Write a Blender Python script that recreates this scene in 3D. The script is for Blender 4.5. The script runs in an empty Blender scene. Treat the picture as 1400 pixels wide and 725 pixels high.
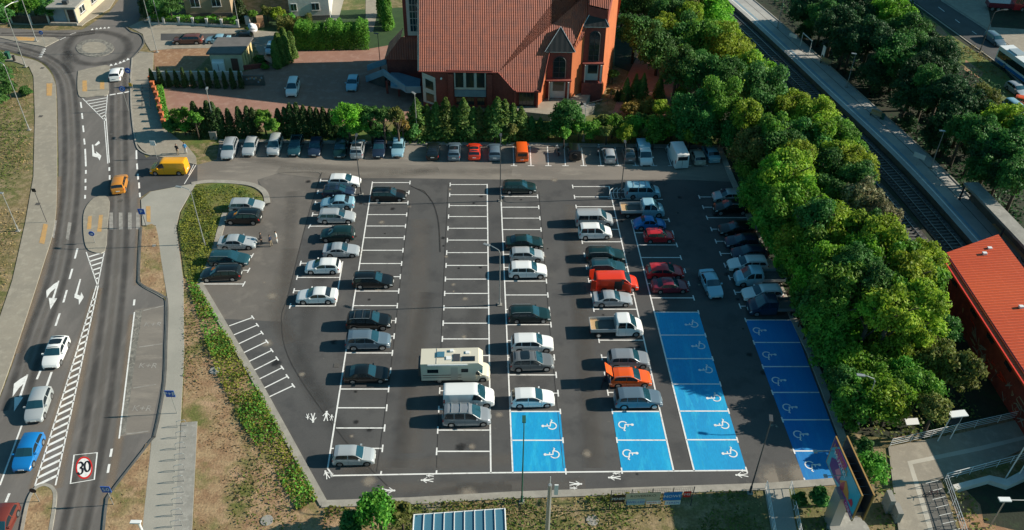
import bpy, bmesh, math, random
import numpy as np
from mathutils import Vector, Matrix, noise
random.seed(7); RNG=np.random.default_rng(7)
D=bpy.data; SC=bpy.context.scene; COL=SC.collection; PI=math.pi
# ------------------------------------------------------------ camera (solved from the bays and lamp posts)
F,T,RO,H=1181.1,0.67389,0.01510,64.5
ct,st=math.cos(T),math.sin(T)
FW=Vector((0,ct,-st)); R0=Vector((1,0,0)); U0=Vector((0,st,ct))
RR=R0*math.cos(RO)+U0*math.sin(RO); UU=U0*math.cos(RO)-R0*math.sin(RO)
def G(px,py,z=0.0):
    d=FW*F+RR*(px-700)-UU*(py-362.5); t=(H-z)/-d.z
    return Vector((d.x*t,d.y*t,z))
def P(v):
    v=Vector(v)-Vector((0,0,H)); z=v.dot(FW)
    return (700+F*v.dot(RR)/z, 362.5-F*v.dot(UU)/z)
def top_z(b,ty):                       # height of something standing at photo point b whose top is at row ty
    g=G(*b); lo,hi=0,60
    for _ in range(40):
        m=(lo+hi)/2
        if P((g.x,g.y,m))[1]>ty: lo=m
        else: hi=m
    return lo
cam=D.cameras.new('camera'); co=D.objects.new('camera',cam); COL.objects.link(co); SC.camera=co
co.matrix_world=Matrix((( RR.x,UU.x,-FW.x,0),(RR.y,UU.y,-FW.y,0),(RR.z,UU.z,-FW.z,H),(0,0,0,1)))
cam.sensor_width=36; cam.lens=F/1400*36; cam.clip_end=5000; cam.clip_start=1
# ------------------------------------------------------------ light
SAZ=math.radians(5.0); SEL=math.radians(27)
sd=Vector((math.cos(SAZ)*math.cos(SEL),math.sin(SAZ)*math.cos(SEL),math.sin(SEL)))
sl=D.lights.new('sun','SUN'); sl.energy=5.0; sl.angle=math.radians(.5); sl.color=(1,.90,.76)
so=D.objects.new('sun',sl); COL.objects.link(so); so.rotation_euler=sd.to_track_quat('Z','Y').to_euler(); so.location=(60,60,120)
W=D.worlds.new('World'); SC.world=W; W.use_nodes=True; nt=W.node_tree
sk=nt.nodes.new('ShaderNodeTexSky'); sk.sky_type='NISHITA'; sk.sun_disc=False
sk.sun_elevation=SEL; sk.sun_rotation=PI/2-SAZ
tn=nt.nodes.new('ShaderNodeMix'); tn.data_type='RGBA'; tn.blend_type='MULTIPLY'; tn.inputs[0].default_value=1; tn.inputs[7].default_value=(.45,1.0,1.04,1); nt.links.new(sk.outputs[0],tn.inputs[6]); nt.links.new(tn.outputs[2],nt.nodes['Background'].inputs[0]); nt.nodes['Background'].inputs[1].default_value=.068
SC.view_settings.view_transform='Standard'; SC.view_settings.look='None'; SC.view_settings.exposure=0.55; SC.view_settings.gamma=1
# ------------------------------------------------------------ materials
MATS={}
def base(name):
    m=D.materials.new(name); m.use_nodes=True; MATS[name]=m; return m,m.node_tree,m.node_tree.nodes['Principled BSDF']
def M(name,col,rough=.7,metal=0,coat=0,trans=None,spec=None,alpha=None):
    m,t,b=base(name); b.inputs['Base Color'].default_value=(*col,1); b.inputs['Roughness'].default_value=rough
    b.inputs['Metallic'].default_value=metal; b.inputs['Coat Weight'].default_value=coat
    if coat: b.inputs['Coat Roughness'].default_value=.06
    if spec is not None: b.inputs['Specular IOR Level'].default_value=spec
    return m
def N(t,typ,**k):
    n=t.nodes.new(typ)
    for a,b in k.items():
        if a in n.inputs: n.inputs[a].default_value=b
        else: setattr(n,a,b)
    return n
def noisy(name,cols,scales,rough=.9,bump=.3,bscale=30,stretch=None,detail=6,fine=None):
    """cols: list of colours; successive colours blended in by noise masks (scale, lo, hi)"""
    m,t,b=base(name); L=t.links.new
    tc=N(t,'ShaderNodeTexCoord'); src=tc.outputs['Object']
    if stretch:
        mp=N(t,'ShaderNodeMapping'); mp.inputs['Scale'].default_value=stretch; L(src,mp.inputs[0]); src=mp.outputs[0]
    cur=None
    for i,c in enumerate(cols):
        if i==0:
            rgb=N(t,'ShaderNodeRGB'); rgb.outputs[0].default_value=(*c,1); cur=rgb.outputs[0]; continue
        sc,lo,hi=scales[i-1]
        nz=N(t,'ShaderNodeTexNoise',Scale=sc,Detail=float(detail),Roughness=.62); L(src,nz.inputs['Vector'])
        off=N(t,'ShaderNodeMapRange'); off.inputs['From Min'].default_value=lo; off.inputs['From Max'].default_value=hi; L(nz.outputs[0],off.inputs[0])
        mx=N(t,'ShaderNodeMix',data_type='RGBA'); L(off.outputs[0],mx.inputs[0]); L(cur,mx.inputs[6]); mx.inputs[7].default_value=(*c,1); cur=mx.outputs[2]
        if i==1: first=nz
    if fine:
        nz=N(t,'ShaderNodeTexNoise',Scale=fine[0],Detail=3.0,Roughness=.7); L(src,nz.inputs['Vector'])
        mr=N(t,'ShaderNodeMapRange'); mr.inputs['From Min'].default_value=.25; mr.inputs['From Max'].default_value=.75
        mr.inputs['To Min'].default_value=1-fine[1]; mr.inputs['To Max'].default_value=1+fine[1]; L(nz.outputs[0],mr.inputs[0])
        hs=N(t,'ShaderNodeHueSaturation'); L(cur,hs.inputs['Color']); L(mr.outputs[0],hs.inputs['Value']); cur=hs.outputs[0]
    L(cur,b.inputs['Base Color']); b.inputs['Roughness'].default_value=rough
    if bump:
        nb=N(t,'ShaderNodeTexNoise',Scale=float(bscale),Detail=4.0); L(tc.outputs['Object'],nb.inputs['Vector'])
        bp=N(t,'ShaderNodeBump',Strength=bump,Distance=.05); L(nb.outputs[0],bp.inputs['Height']); L(bp.outputs[0],b.inputs['Normal'])
    return m
noisy('ground_grass',[(.090,.11,.024),(.20,.14,.065),(.27,.20,.11),(.070,.105,.022)],[(.10,.38,.62),(.9,.44,.62),(.05,.52,.66)],bump=.8,bscale=5,fine=(4,.45))
noisy('dry_grass',[(.25,.150,.080),(.34,.235,.13),(.12,.125,.03),(.38,.25,.15)],[(.8,.4,.6),(.22,.5,.64),(.35,.56,.68)],bump=.8,bscale=5,fine=(5,.4))
noisy('lawn_dark',[(.022,.055,.014),(.032,.07,.018)],[(.5,.4,.6)],bump=.5,bscale=5,fine=(5,.3))
noisy('green_grass',[(.085,.13,.022),(.15,.145,.035),(.20,.14,.06)],[(.4,.4,.6),(.25,.55,.7)],bump=.8,bscale=5,fine=(5,.4))
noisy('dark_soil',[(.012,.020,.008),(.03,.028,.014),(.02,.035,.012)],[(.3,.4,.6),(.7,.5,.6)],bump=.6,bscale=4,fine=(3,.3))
noisy('asphalt_new',[(.069,.067,.066),(.088,.085,.082),(.056,.055,.055),(.17,.152,.132),(.038,.037,.036)],[(.10,.36,.66),(.35,.50,.66),(1.9,.66,.78),(2.6,.68,.78)],rough=.85,bump=.2,bscale=25,fine=(9,.16))
noisy('asphalt_old',[(.21,.185,.158),(.162,.144,.125),(.245,.216,.182)],[(.16,.42,.62),(.5,.52,.68)],rough=.9,bump=.15,bscale=25,fine=(9,.10),stretch=(.35,1.5,1))
noisy('asphalt_mid',[(.145,.129,.114),(.112,.101,.090),(.175,.155,.134)],[(.14,.40,.62),(.5,.52,.68)],rough=.9,bump=.15,bscale=25,fine=(9,.10))
noisy('asphalt_road',[(.150,.137,.126),(.118,.108,.099),(.178,.160,.146)],[(.10,.42,.60),(.5,.50,.68)],rough=.85,bump=.12,bscale=25,fine=(9,.09),stretch=(1.3,.28,1))
noisy('asphalt_far',[(.070,.070,.072),(.055,.055,.056)],[(.3,.4,.6)],rough=.85,bump=.1)
noisy('paving',[(.30,.265,.21),(.26,.232,.187),(.335,.30,.24)],[(.25,.4,.6),(1.2,.5,.65)],rough=.9,bump=.2,bscale=12,fine=(7,.08))
noisy('paving_strip',[(.48,.45,.38),(.42,.39,.33)],[(.25,.4,.6)],rough=.9)
noisy('paving_light',[(.34,.32,.275),(.30,.285,.245)],[(.25,.4,.6)],rough=.9,bump=.2,bscale=12,fine=(7,.07))
noisy('paving_red',[(.31,.165,.12),(.27,.145,.108),(.34,.20,.155)],[(.15,.4,.62),(.8,.5,.65)],rough=.9,bump=.2,bscale=12,fine=(8,.10))
noisy('kerb',[(.34,.315,.27),(.27,.25,.215)],[(.8,.4,.62)],rough=.9,bump=.2,fine=(5,.10))
noisy('kerb_dark',[(.08,.075,.068)],[],rough=.9)
noisy('cobble',[(.20,.19,.165),(.12,.115,.10),(.27,.25,.215)],[(1.1,.40,.60),(2.3,.5,.62)],rough=.9,bump=.9,bscale=9,fine=(6,.2))
noisy('tactile',[(.52,.30,.10),(.44,.27,.12)],[(1.5,.4,.6)],rough=.85,fine=(5,.1))
noisy('ballast',[(.075,.068,.062),(.035,.033,.032),(.16,.14,.12)],[(2.2,.42,.6),(1.3,.58,.7)],rough=.95,bump=1,bscale=8,fine=(6,.3))
noisy('platform',[(.40,.39,.36),(.33,.32,.30)],[(.4,.4,.6)],rough=.9,bump=.1,fine=(5,.08))
noisy('concrete',[(.30,.285,.255),(.24,.23,.205),(.35,.335,.30)],[(.5,.4,.6),(1.3,.55,.66)],rough=.9,bump=.2,fine=(5,.08))
noisy('concrete_dark',[(.13,.125,.115),(.09,.088,.08)],[(.5,.4,.6)],rough=.9,bump=.2,fine=(5,.1))
noisy('line_paint',[(.78,.77,.74),(.46,.44,.41)],[(2.2,.52,.74)],rough=.7,bump=0)
noisy('line_worn',[(.33,.31,.28),(.22,.205,.185)],[(1.6,.42,.62)],rough=.8,bump=0)
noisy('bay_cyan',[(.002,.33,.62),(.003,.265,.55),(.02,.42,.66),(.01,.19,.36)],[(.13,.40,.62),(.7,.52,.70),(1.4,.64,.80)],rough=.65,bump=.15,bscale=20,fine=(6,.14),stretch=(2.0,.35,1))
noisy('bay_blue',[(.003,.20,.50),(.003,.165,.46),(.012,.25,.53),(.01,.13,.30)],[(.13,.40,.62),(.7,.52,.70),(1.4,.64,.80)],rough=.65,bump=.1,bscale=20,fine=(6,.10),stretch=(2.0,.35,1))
noisy('tyre_mark',[(.035,.033,.031),(.045,.042,.04)],[(1.5,.4,.6)],rough=.9,bump=0)
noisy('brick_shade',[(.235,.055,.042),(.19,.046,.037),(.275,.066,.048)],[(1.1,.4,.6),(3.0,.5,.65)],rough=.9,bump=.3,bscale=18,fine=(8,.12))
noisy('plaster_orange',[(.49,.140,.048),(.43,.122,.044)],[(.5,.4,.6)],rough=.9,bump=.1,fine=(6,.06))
noisy('plaster_cream',[(.55,.48,.34),(.49,.425,.30)],[(.8,.4,.6)],rough=.9,fine=(6,.05))
noisy('plaster_yellow',[(.60,.47,.22),(.55,.43,.20)],[(.8,.4,.6)],rough=.9,fine=(6,.05))
noisy('plaster_tan',[(.40,.295,.18),(.35,.26,.16)],[(.8,.4,.6)],rough=.9,fine=(6,.05))
noisy('plaster_white',[(.58,.56,.51),(.50,.485,.45)],[(.8,.4,.6)],rough=.9,fine=(6,.05))
noisy('plaster_blue',[(.20,.30,.36),(.17,.26,.32)],[(.8,.4,.6)],rough=.9,fine=(6,.05))
noisy('felt_roof',[(.135,.125,.12),(.11,.105,.10)],[(.6,.4,.6)],rough=.95,fine=(6,.08))
noisy('red_wall',[(.26,.032,.020),(.17,.024,.016),(.32,.050,.030)],[(.5,.4,.6),(1.5,.5,.65)],rough=.85,fine=(5,.2))
noisy('wood_board',[(.55,.36,.18),(.45,.29,.15)],[(2,.4,.6)],rough=.8,fine=(5,.1),stretch=(1,6,1))
noisy('bark',[(.09,.065,.045),(.05,.038,.028)],[(3,.4,.6)],rough=.95,bump=.6)
noisy('rust_earth',[(.30,.17,.09),(.24,.13,.07),(.36,.23,.14)],[(.4,.4,.6),(1.2,.5,.65)],rough=.95,bump=.5,bscale=6,fine=(5,.2))
def ribbed(name,colA,colB,period,axis='X',rough=.6,cross=.35,patch=.25):
    m,t,b=base(name); L=t.links.new
    tc=N(t,'ShaderNodeTexCoord'); uv=tc.outputs['UV']
    w=N(t,'ShaderNodeTexWave',wave_type='BANDS',bands_direction='X',Scale=1/period*.31831*PI/1.0/PI*PI); w.inputs['Scale'].default_value=1/period/ (20/ (2*PI)) 
    L(uv,w.inputs['Vector'])
    w2=N(t,'ShaderNodeTexWave',wave_type='BANDS',bands_direction='Y'); w2.wave_profile='SAW'; w2.inputs['Scale'].default_value=1/cross/(20/(2*PI)); L(uv,w2.inputs['Vector'])
    nz=N(t,'ShaderNodeTexNoise',Scale=patch,Detail=5.0); L(uv,nz.inputs['Vector'])
    mx=N(t,'ShaderNodeMix',data_type='RGBA'); mx.inputs[6].default_value=(*colA,1); mx.inputs[7].default_value=(*colB,1)
    mr=N(t,'ShaderNodeMapRange'); mr.inputs['From Min'].default_value=.35; mr.inputs['From Max'].default_value=.65; L(nz.outputs[0],mr.inputs[0]); L(mr.outputs[0],mx.inputs[0])
    L(mx.outputs[2],b.inputs['Base Color']); b.inputs['Roughness'].default_value=rough
    ad=N(t,'ShaderNodeMath',operation='MULTIPLY_ADD'); L(w2.outputs['Fac'],ad.inputs[0]); ad.inputs[1].default_value=.35; L(w.outputs['Fac'],ad.inputs[2])
    bp=N(t,'ShaderNodeBump',Strength=1.0,Distance=period*.35); L(ad.outputs[0],bp.inputs['Height']); L(bp.outputs[0],b.inputs['Normal'])
    return m
ribbed('roof_tile',(.43,.095,.044),(.29,.070,.042),.27,cross=.40,patch=.9)
ribbed('roof_sheet',(.80,.115,.026),(.72,.092,.022),.42,cross=2.2,rough=.5,patch=.15)
ribbed('roof_slate',(.035,.036,.037),(.028,.028,.03),.8,cross=3)
MATS['roof_slate'].node_tree.nodes['Bump'].inputs['Strength'].default_value=.06; MATS['roof_slate'].node_tree.nodes['Principled BSDF'].inputs['Roughness'].default_value=.95
M('glass_dark',(.012,.020,.026),.08,spec=.8); M('glass_blue',(.012,.050,.070),.06,spec=1.0)
M('glass_pane',(.02,.03,.035),.1,spec=.8); M('glass_roof',(.06,.17,.24),.25,spec=.6)
M('tyre',(.012,.012,.013),.8); M('rim',(.42,.43,.44),.35,.8); M('black_plastic',(.018,.018,.02),.6)
M('headlight',(.62,.66,.68),.12,0,1); M('taillight',(.45,.012,.012),.2,0,1); M('plate',(.75,.75,.72),.5)
M('steel',(.42,.43,.42),.45,.6); M('steel_dark',(.07,.075,.08),.5,.3); M('white_metal',(.72,.73,.72),.45); M('rail_steel',(.34,.31,.28),.3,.8)
M('sign_blue',(.015,.10,.42),.4); M('sign_white',(.78,.78,.76),.4); M('sign_yellow',(.75,.42,.02),.4); M('sign_red',(.6,.02,.015),.5); M('sign_black',(.015,.015,.017),.5)
M('bin_green',(.02,.09,.06),.5); M('gold',(.35,.20,.06),.5); M('bag_white',(.68,.68,.70),.8)
M('skin',(.42,.25,.17),.6); M('hair',(.03,.02,.015),.8)
for n,c in dict(white=(.74,.75,.74),silver=(.40,.43,.45),lightsilver=(.43,.46,.47),grey=(.17,.18,.185),midgrey=(.26,.28,.30),bluegrey=(.13,.19,.24),black=(.006,.009,.010),navy=(.015,.028,.055),green=(.006,.026,.026),teal=(.02,.075,.095),lightblue=(.30,.52,.62),blue=(.008,.16,.44),red=(.48,.022,.028),darkred=(.16,.015,.03),scarlet=(.72,.045,.014),orange=(.74,.10,.010),yorange=(.72,.27,.012),yellow=(.80,.36,.008),amber=(.50,.20,.025),beige=(.45,.42,.36),ivory=(.62,.58,.47),brown=(.12,.05,.04),maroonbrown=(.14,.03,.022)).items():
    M('paint_'+n,c,.30 if n!='white' else .38,.25 if n in('silver','lightsilver','grey','midgrey','bluegrey','lightblue','teal') else 0,.5)
for n,c in dict(cloth_navy=(.02,.03,.06),cloth_black=(.015,.015,.017),cloth_white=(.6,.6,.58),cloth_blue=(.05,.25,.5),cloth_hiviz=(.65,.62,.03),cloth_khaki=(.25,.2,.13),cloth_red=(.5,.03,.02)).items(): M(n,c,.9)
def foliage(name,c1,c2,tr=.30):
    m,t,b=base(name); L=t.links.new
    ge=N(t,'ShaderNodeNewGeometry'); oi=N(t,'ShaderNodeObjectInfo')
    mx=N(t,'ShaderNodeMix',data_type='RGBA'); mx.inputs[6].default_value=(*c1,1); mx.inputs[7].default_value=(*c2,1); L(ge.outputs['Random Per Island'],mx.inputs[0])
    tc=N(t,'ShaderNodeTexCoord'); nz=N(t,'ShaderNodeTexNoise',Scale=.55,Detail=2.0); L(tc.outputs['Object'],nz.inputs['Vector'])
    mr=N(t,'ShaderNodeMapRange'); mr.inputs['From Min'].default_value=.3; mr.inputs['From Max'].default_value=.7; mr.inputs['To Min'].default_value=.62; mr.inputs['To Max'].default_value=1.35; L(nz.outputs[0],mr.inputs[0])
    mr2=N(t,'ShaderNodeMapRange'); mr2.inputs['To Min'].default_value=.80; mr2.inputs['To Max'].default_value=1.2; L(oi.outputs['Random'],mr2.inputs[0])
    mu=N(t,'ShaderNodeMath',operation='MULTIPLY'); L(mr.outputs[0],mu.inputs[0]); L(mr2.outputs[0],mu.inputs[1])
    hs=N(t,'ShaderNodeHueSaturation'); L(mx.outputs[2],hs.inputs['Color']); L(mu.outputs[0],hs.inputs['Value'])
    mr3=N(t,'ShaderNodeMapRange'); mr3.inputs['To Min'].default_value=.485; mr3.inputs['To Max'].default_value=.515; L(oi.outputs['Random'],mr3.inputs[0]); L(mr3.outputs[0],hs.inputs['Hue'])
    L(hs.outputs[0],b.inputs['Base Color']); b.inputs['Roughness'].default_value=.6; b.inputs['Specular IOR Level'].default_value=.25
    ts=N(t,'ShaderNodeBsdfTranslucent'); L(hs.outputs[0],ts.inputs[0]); ms=N(t,'ShaderNodeMixShader'); ms.inputs[0].default_value=tr
    L(b.outputs[0],ms.inputs[1]); L(ts.outputs[0],ms.inputs[2]); L(ms.outputs[0],t.nodes['Material Output'].inputs[0])
    return m
foliage('leaf_bright',(.12,.33,.026),(.24,.45,.040),.42); foliage('leaf_yellow',(.20,.34,.028),(.35,.45,.045),.42); foliage('leaf_dark',(.046,.15,.034),(.10,.235,.050),.36)
foliage('leaf_mid',(.080,.245,.030),(.18,.36,.046),.40); foliage('leaf_olive',(.12,.17,.035),(.22,.22,.060),.34); foliage('leaf_thuja',(.028,.062,.016),(.055,.095,.022),.15)
foliage('leaf_spruce',(.055,.13,.026),(.16,.22,.040),.25); foliage('leaf_cover',(.11,.16,.024),(.27,.27,.036)); foliage('leaf_ground',(.07,.13,.022),(.15,.18,.035)); foliage('leaf_straw',(.26,.17,.08),(.38,.27,.14))
foliage('leaf_grey',(.17,.19,.085),(.27,.23,.13)); foliage('leaf_shadow',(.022,.070,.026),(.050,.12,.038)); foliage('leaf_gold',(.24,.20,.04),(.30,.19,.05))  # leaf_shadow: the far bank's shade is put into this leaf green
# ------------------------------------------------------------ mesh builder
ORI={}
class MB:
    def __init__(s): s.v=[]; s.f=[]; s.m=[]; s.uv={}
    def face(s,pts,mi=0,uv=None):
        n=len(s.v); s.v+= [tuple(p) for p in pts]; s.f.append(tuple(range(n,n+len(pts)))); s.m.append(mi)
        if uv: s.uv[len(s.f)-1]=uv
    def box(s,c,sz,rz=0,mi=0,rx=0,ry=0):
        c=Vector(c); hx,hy,hz=[a/2 for a in sz]; R=Matrix.Rotation(rz,3,'Z')@Matrix.Rotation(ry,3,'Y')@Matrix.Rotation(rx,3,'X')
        p=[c+R@Vector((x*hx,y*hy,z*hz)) for z in(-1,1) for y in(-1,1) for x in(-1,1)]
        n=len(s.v); s.v+=[tuple(q) for q in p]
        for q in((0,2,3,1),(4,5,7,6),(0,1,5,4),(2,6,7,3),(0,4,6,2),(1,3,7,5)): s.f.append(tuple(n+i for i in q)); s.m.append(mi)
        return s
    def prism(s,pts,z0,z1,mi=0,mtop=None):
        pts=[Vector(p) for p in pts]
        a=sum(pts[i].x*pts[(i+1)%len(pts)].y-pts[(i+1)%len(pts)].x*pts[i].y for i in range(len(pts)))
        if a<0: pts=pts[::-1]
        n=len(s.v); k=len(pts)
        s.v+=[(p.x,p.y,z0) for p in pts]+[(p.x,p.y,z1) for p in pts]
        s.f.append(tuple(n+k+i for i in range(k))); s.m.append(mi if mtop is None else mtop)
        for i in range(k): j=(i+1)%k; s.f.append((n+i,n+j,n+k+j,n+k+i)); s.m.append(mi)
        return s
    def cyl(s,a,b,r,r2=None,n=8,mi=0,cap=True):
        a=Vector(a);b=Vector(b); r2=r if r2 is None else r2; d=(b-a)
        q=d.to_track_quat('Z','Y'); k=len(s.v)
        for c,rr in((a,r),(b,r2)):
            for i in range(n):
                t=2*PI*i/n; s.v.append(tuple(c+q@Vector((math.cos(t)*rr,math.sin(t)*rr,0))))
        for i in range(n): j=(i+1)%n; s.f.append((k+i,k+j,k+n+j,k+n+i)); s.m.append(mi)
        if cap: s.f.append(tuple(k+n+i for i in range(n))); s.m.append(mi); s.f.append(tuple(k+i for i in reversed(range(n)))); s.m.append(mi)
        return s
    def tube(s,pts,r,n=6,mi=0):
        for a,b in zip(pts,pts[1:]): s.cyl(a,b,r,n=n,mi=mi)
        return s
    def ribbon(s,pts,w,z,mi=0,closed=False):
        pts=[Vector((p[0],p[1],0)) for p in pts]
        k=len(pts); L=[];Rr=[]
        for i in range(k):
            a=pts[i-1] if (i>0 or closed) else pts[i]; b=pts[(i+1)%k] if (i<k-1 or closed) else pts[i]
            d=(b-a); d=d.normalized() if d.length>1e-6 else Vector((1,0,0)); nn=Vector((-d.y,d.x,0))*w/2
            L.append(pts[i]+nn); Rr.append(pts[i]-nn)
        for i in range(k if closed else k-1):
            j=(i+1)%k; s.face([(Rr[i].x,Rr[i].y,z),(Rr[j].x,Rr[j].y,z),(L[j].x,L[j].y,z),(L[i].x,L[i].y,z)],mi)
        return s
    def disc(s,c,r,z,n=24,mi=0): s.face([(c[0]+r*math.cos(2*PI*i/n),c[1]+r*math.sin(2*PI*i/n),z) for i in range(n)],mi); return s
    def mesh(s,name,mats,smooth=False,org=(0,0,0)):
        me=D.meshes.new(name); ox,oy,oz=org
        me.from_pydata([(x-ox,y-oy,z-oz) for x,y,z in s.v],[],s.f)
        for m in mats: me.materials.append(MATS[m] if isinstance(m,str) else m)
        me.polygons.foreach_set('material_index',s.m)
        if smooth: me.polygons.foreach_set('use_smooth',[True]*len(s.f))
        if s.uv:
            u=me.uv_layers.new(name='UVMap')
            for fi,uv in s.uv.items():
                for li,c in zip(me.polygons[fi].loop_indices,uv): u.data[li].uv=c
        me.update(); return me
    def build(s,name,mats,parent=None,loc=None,smooth=False,angle=None):
        if isinstance(mats,str): mats=[mats]
        if parent is not None: org=ORI.get(parent.name,(0,0,0))
        else: org=tuple(loc) if loc is not None else (0,0,0)
        me=s.mesh(name,mats,smooth,org); o=D.objects.new(name,me); COL.objects.link(o)
        if parent is not None: o.parent=parent
        else: o.location=org
        ORI[o.name]=org; return o
def tag(o,label=None,cat=None,group=None,kind=None):
    if label: o['label']=label
    if cat: o['category']=cat
    if group: o['group']=group
    if kind: o['kind']=kind
    return o
def thing(name,label,cat,loc=(0,0,0),group=None):
    o=D.objects.new(name,None); COL.objects.link(o); o.location=loc; o.empty_display_size=.3; ORI[o.name]=tuple(loc); return tag(o,label,cat,group)
def struct(o): o['kind']='structure'; return o
def gp(pts,z=0): return [G(x,y) if z==0 else G(x,y,z) for x,y in pts]
def uvface(mb,pts,mi=0):
    """planar face with metric uv: u horizontal, v up the slope"""
    p=[Vector(q) for q in pts]; n=(p[1]-p[0]).cross(p[2]-p[0]).normalized()
    if n.z<0: p=p[::-1]; n=-n
    u=Vector((0,0,1)).cross(n); u=u.normalized() if u.length>1e-3 else Vector((1,0,0)); v=n.cross(u)
    mb.face(p,mi,[((q.dot(u)),(q.dot(v))) for q in p])
def bez(p,n=8):
    out=[];k=len(p)
    for i in range(k-1):
        a=Vector(p[max(i-1,0)]);b=Vector(p[i]);c=Vector(p[i+1]);d=Vector(p[min(i+2,k-1)])
        for j in range(n):
            t=j/n; out.append(.5*((2*b)+(c-a)*t+(2*a-5*b+4*c-d)*t*t+(3*b-a-3*c+d)*t**3))
    out.append(Vector(p[-1])); return [tuple(q) for q in out]
# ============================================================ GROUND, ROADS, PAVEMENTS
def sheet(name,pts,z,mat):
    mb=MB(); g=gp(pts); a=sum(g[i].x*g[(i+1)%len(g)].y-g[(i+1)%len(g)].x*g[i].y for i in range(len(g)))
    if a<0: g=g[::-1]
    mb.face([(p.x,p.y,z) for p in g]); return struct(mb.build(name,[mat]))
def slab(name,pts,z,mat,side='kerb'):
    mb=MB(); mb.prism(gp(pts),0.0,z,1,0); return struct(mb.build(name,[mat,side]))
def line(mb,a,b,w,z,mi=0): mb.ribbon([G(*a),G(*b)],w,z,mi)
def kerb(pts,w=.18,z0=0,z1=.13,mat='kerb',close=False,smooth=True,name='kerb'):
    g=[G(*p) for p in (bez(pts) if smooth else pts)]
    if close: g.append(g[0])
    mb=MB()
    L=[];Rr=[]
    for i,p in enumerate(g):
        a=g[max(i-1,0)];b=g[min(i+1,len(g)-1)]; d=(b-a).normalized(); n=Vector((-d.y,d.x,0))*w/2; L.append(p+n);Rr.append(p-n)
    for i in range(len(g)-1):
        a,b,c,d=Rr[i],Rr[i+1],L[i+1],L[i]
        mb.face([(q.x,q.y,z1) for q in(a,b,c,d)]); mb.face([(a.x,a.y,z0),(b.x,b.y,z0),(b.x,b.y,z1),(a.x,a.y,z1)]); mb.face([(c.x,c.y,z0),(d.x,d.y,z0),(d.x,d.y,z1),(c.x,c.y,z1)])
    return struct(mb.build(name,[mat]))
# ground: one sheet
mb=MB(); S=1500; n=30
for i in range(n):
    for j in range(n):
        x0=-S+2*S*i/n; y0=-S+2*S*j/n; d=2*S/n
        mb.face([(x0,y0,-.01),(x0+d,y0,-.01),(x0+d,y0+d,-.01),(x0,y0+d,-.01)])
struct(mb.build('ground',['ground_grass']))
LOT=[(268,226),(296,219),(300,195),(560,198),(740,200),(984,203),(1003,250),(1085,437),(1108,484),(1150,594),(1167,656),(1050,665),(700,676),(560,684),(445,689),(350,520),(273,389),(310,292),(340,281),(362,279),(363,266),(345,255),(320,252),(268,250)]
sheet('car_park_asphalt',LOT,.012,'asphalt_new')
sheet('aisle_asphalt',[(268.5,226),(296,219),(300,196),(560,199),(740,201),(983,204),(1001,249),(940,246),(860,246),(700,246),(560,244),(436,244),(380,237),(352,246),(355,260),(362,272),(362,279),(363,266),(345,255),(320,252),(268.5,250)],.016,'asphalt_old')
sheet('patched_asphalt',[(436,244),(380,237),(352,246),(363,262),(366,279),(340,282),(311,293),(274,389),(300,436),(386,440),(395,400),(420,300)],.014,'asphalt_mid')
# road to the left, with roundabout arms
ROAD=[(-60,700)]+bez([(0,545),(22,484),(60,365),(76,309),(80,242),(79,170),(78,130),(75,108),(66,92),(52,82),(35,77),(0,68),(-60,55)],5)+[(-60,32),(0,38),(60,42),(112,41),(122,35),(150,16),(172,-12),(204,-12),(188,32),(172,38),(180,44),(192,49),(196,58),(190,69),(181,80),(179,110),(180,150),(187,197),(193,212),(200,217),(207,212),(212,240),(205,262),(192,270),(193,312),(191,375),(193,388),(222,404),(228,414),(227,470),(224,530),(212,592),(205,605),(152,672),(145,690),(140,735),(-60,735)]
sheet('main_road_asphalt',ROAD,.018,'asphalt_road')
sheet('access_road_asphalt',[(187,197),(200,216),(209,212),(270,226),(270,250),(205,262),(190,272)],.022,'asphalt_far')
# worn wheel tracks on the road (polished, darker tarmac)
def wheel_tracks(name,path,offs,w,mat,z):
    g=[G(*p) for p in bez(path,8)]; mb=MB()
    for o in offs:
        q=[]
        for i,p in enumerate(g):
            d=(g[min(i+1,len(g)-1)]-g[max(i-1,0)]).normalized(); q.append(p+Vector((-d.y,d.x,0))*o)
        mb.ribbon(q,w,z)
    return struct(mb.build(name,[mat]))
def soft(name,c,amt):
    m,t,b=base(name); L=t.links.new; b.inputs['Base Color'].default_value=(*c,1); b.inputs['Roughness'].default_value=.8
    tc=N(t,'ShaderNodeTexCoord'); nz=N(t,'ShaderNodeTexNoise',Scale=.5,Detail=5.0); L(tc.outputs['Object'],nz.inputs['Vector'])
    se=N(t,'ShaderNodeSeparateXYZ'); L(tc.outputs['UV'],se.inputs[0])
    sub=N(t,'ShaderNodeMath',operation='SUBTRACT'); L(se.outputs[0],sub.inputs[0]); sub.inputs[1].default_value=.5
    ab=N(t,'ShaderNodeMath',operation='ABSOLUTE'); L(sub.outputs[0],ab.inputs[0])
    mr=N(t,'ShaderNodeMapRange',interpolation_type='SMOOTHSTEP'); mr.inputs['From Min'].default_value=.5; mr.inputs['From Max'].default_value=.08; mr.inputs['To Max'].default_value=amt; L(ab.outputs[0],mr.inputs[0])
    mu=N(t,'ShaderNodeMath',operation='MULTIPLY'); L(mr.outputs[0],mu.inputs[0])
    m2=N(t,'ShaderNodeMapRange'); m2.inputs['From Min'].default_value=.3; m2.inputs['From Max'].default_value=.6; m2.inputs['To Min'].default_value=.55; L(nz.outputs[0],m2.inputs[0]); L(m2.outputs[0],mu.inputs[1])
    L(mu.outputs[0],b.inputs['Alpha']); return m
soft('track_dark',(.040,.037,.036),.45); soft('track_light',(.17,.15,.13),.40); soft('trace_dark',(.035,.033,.031),.20); soft('skid',(.02,.02,.02),.75); soft('edge_dust',(.28,.21,.15),.6)
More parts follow.
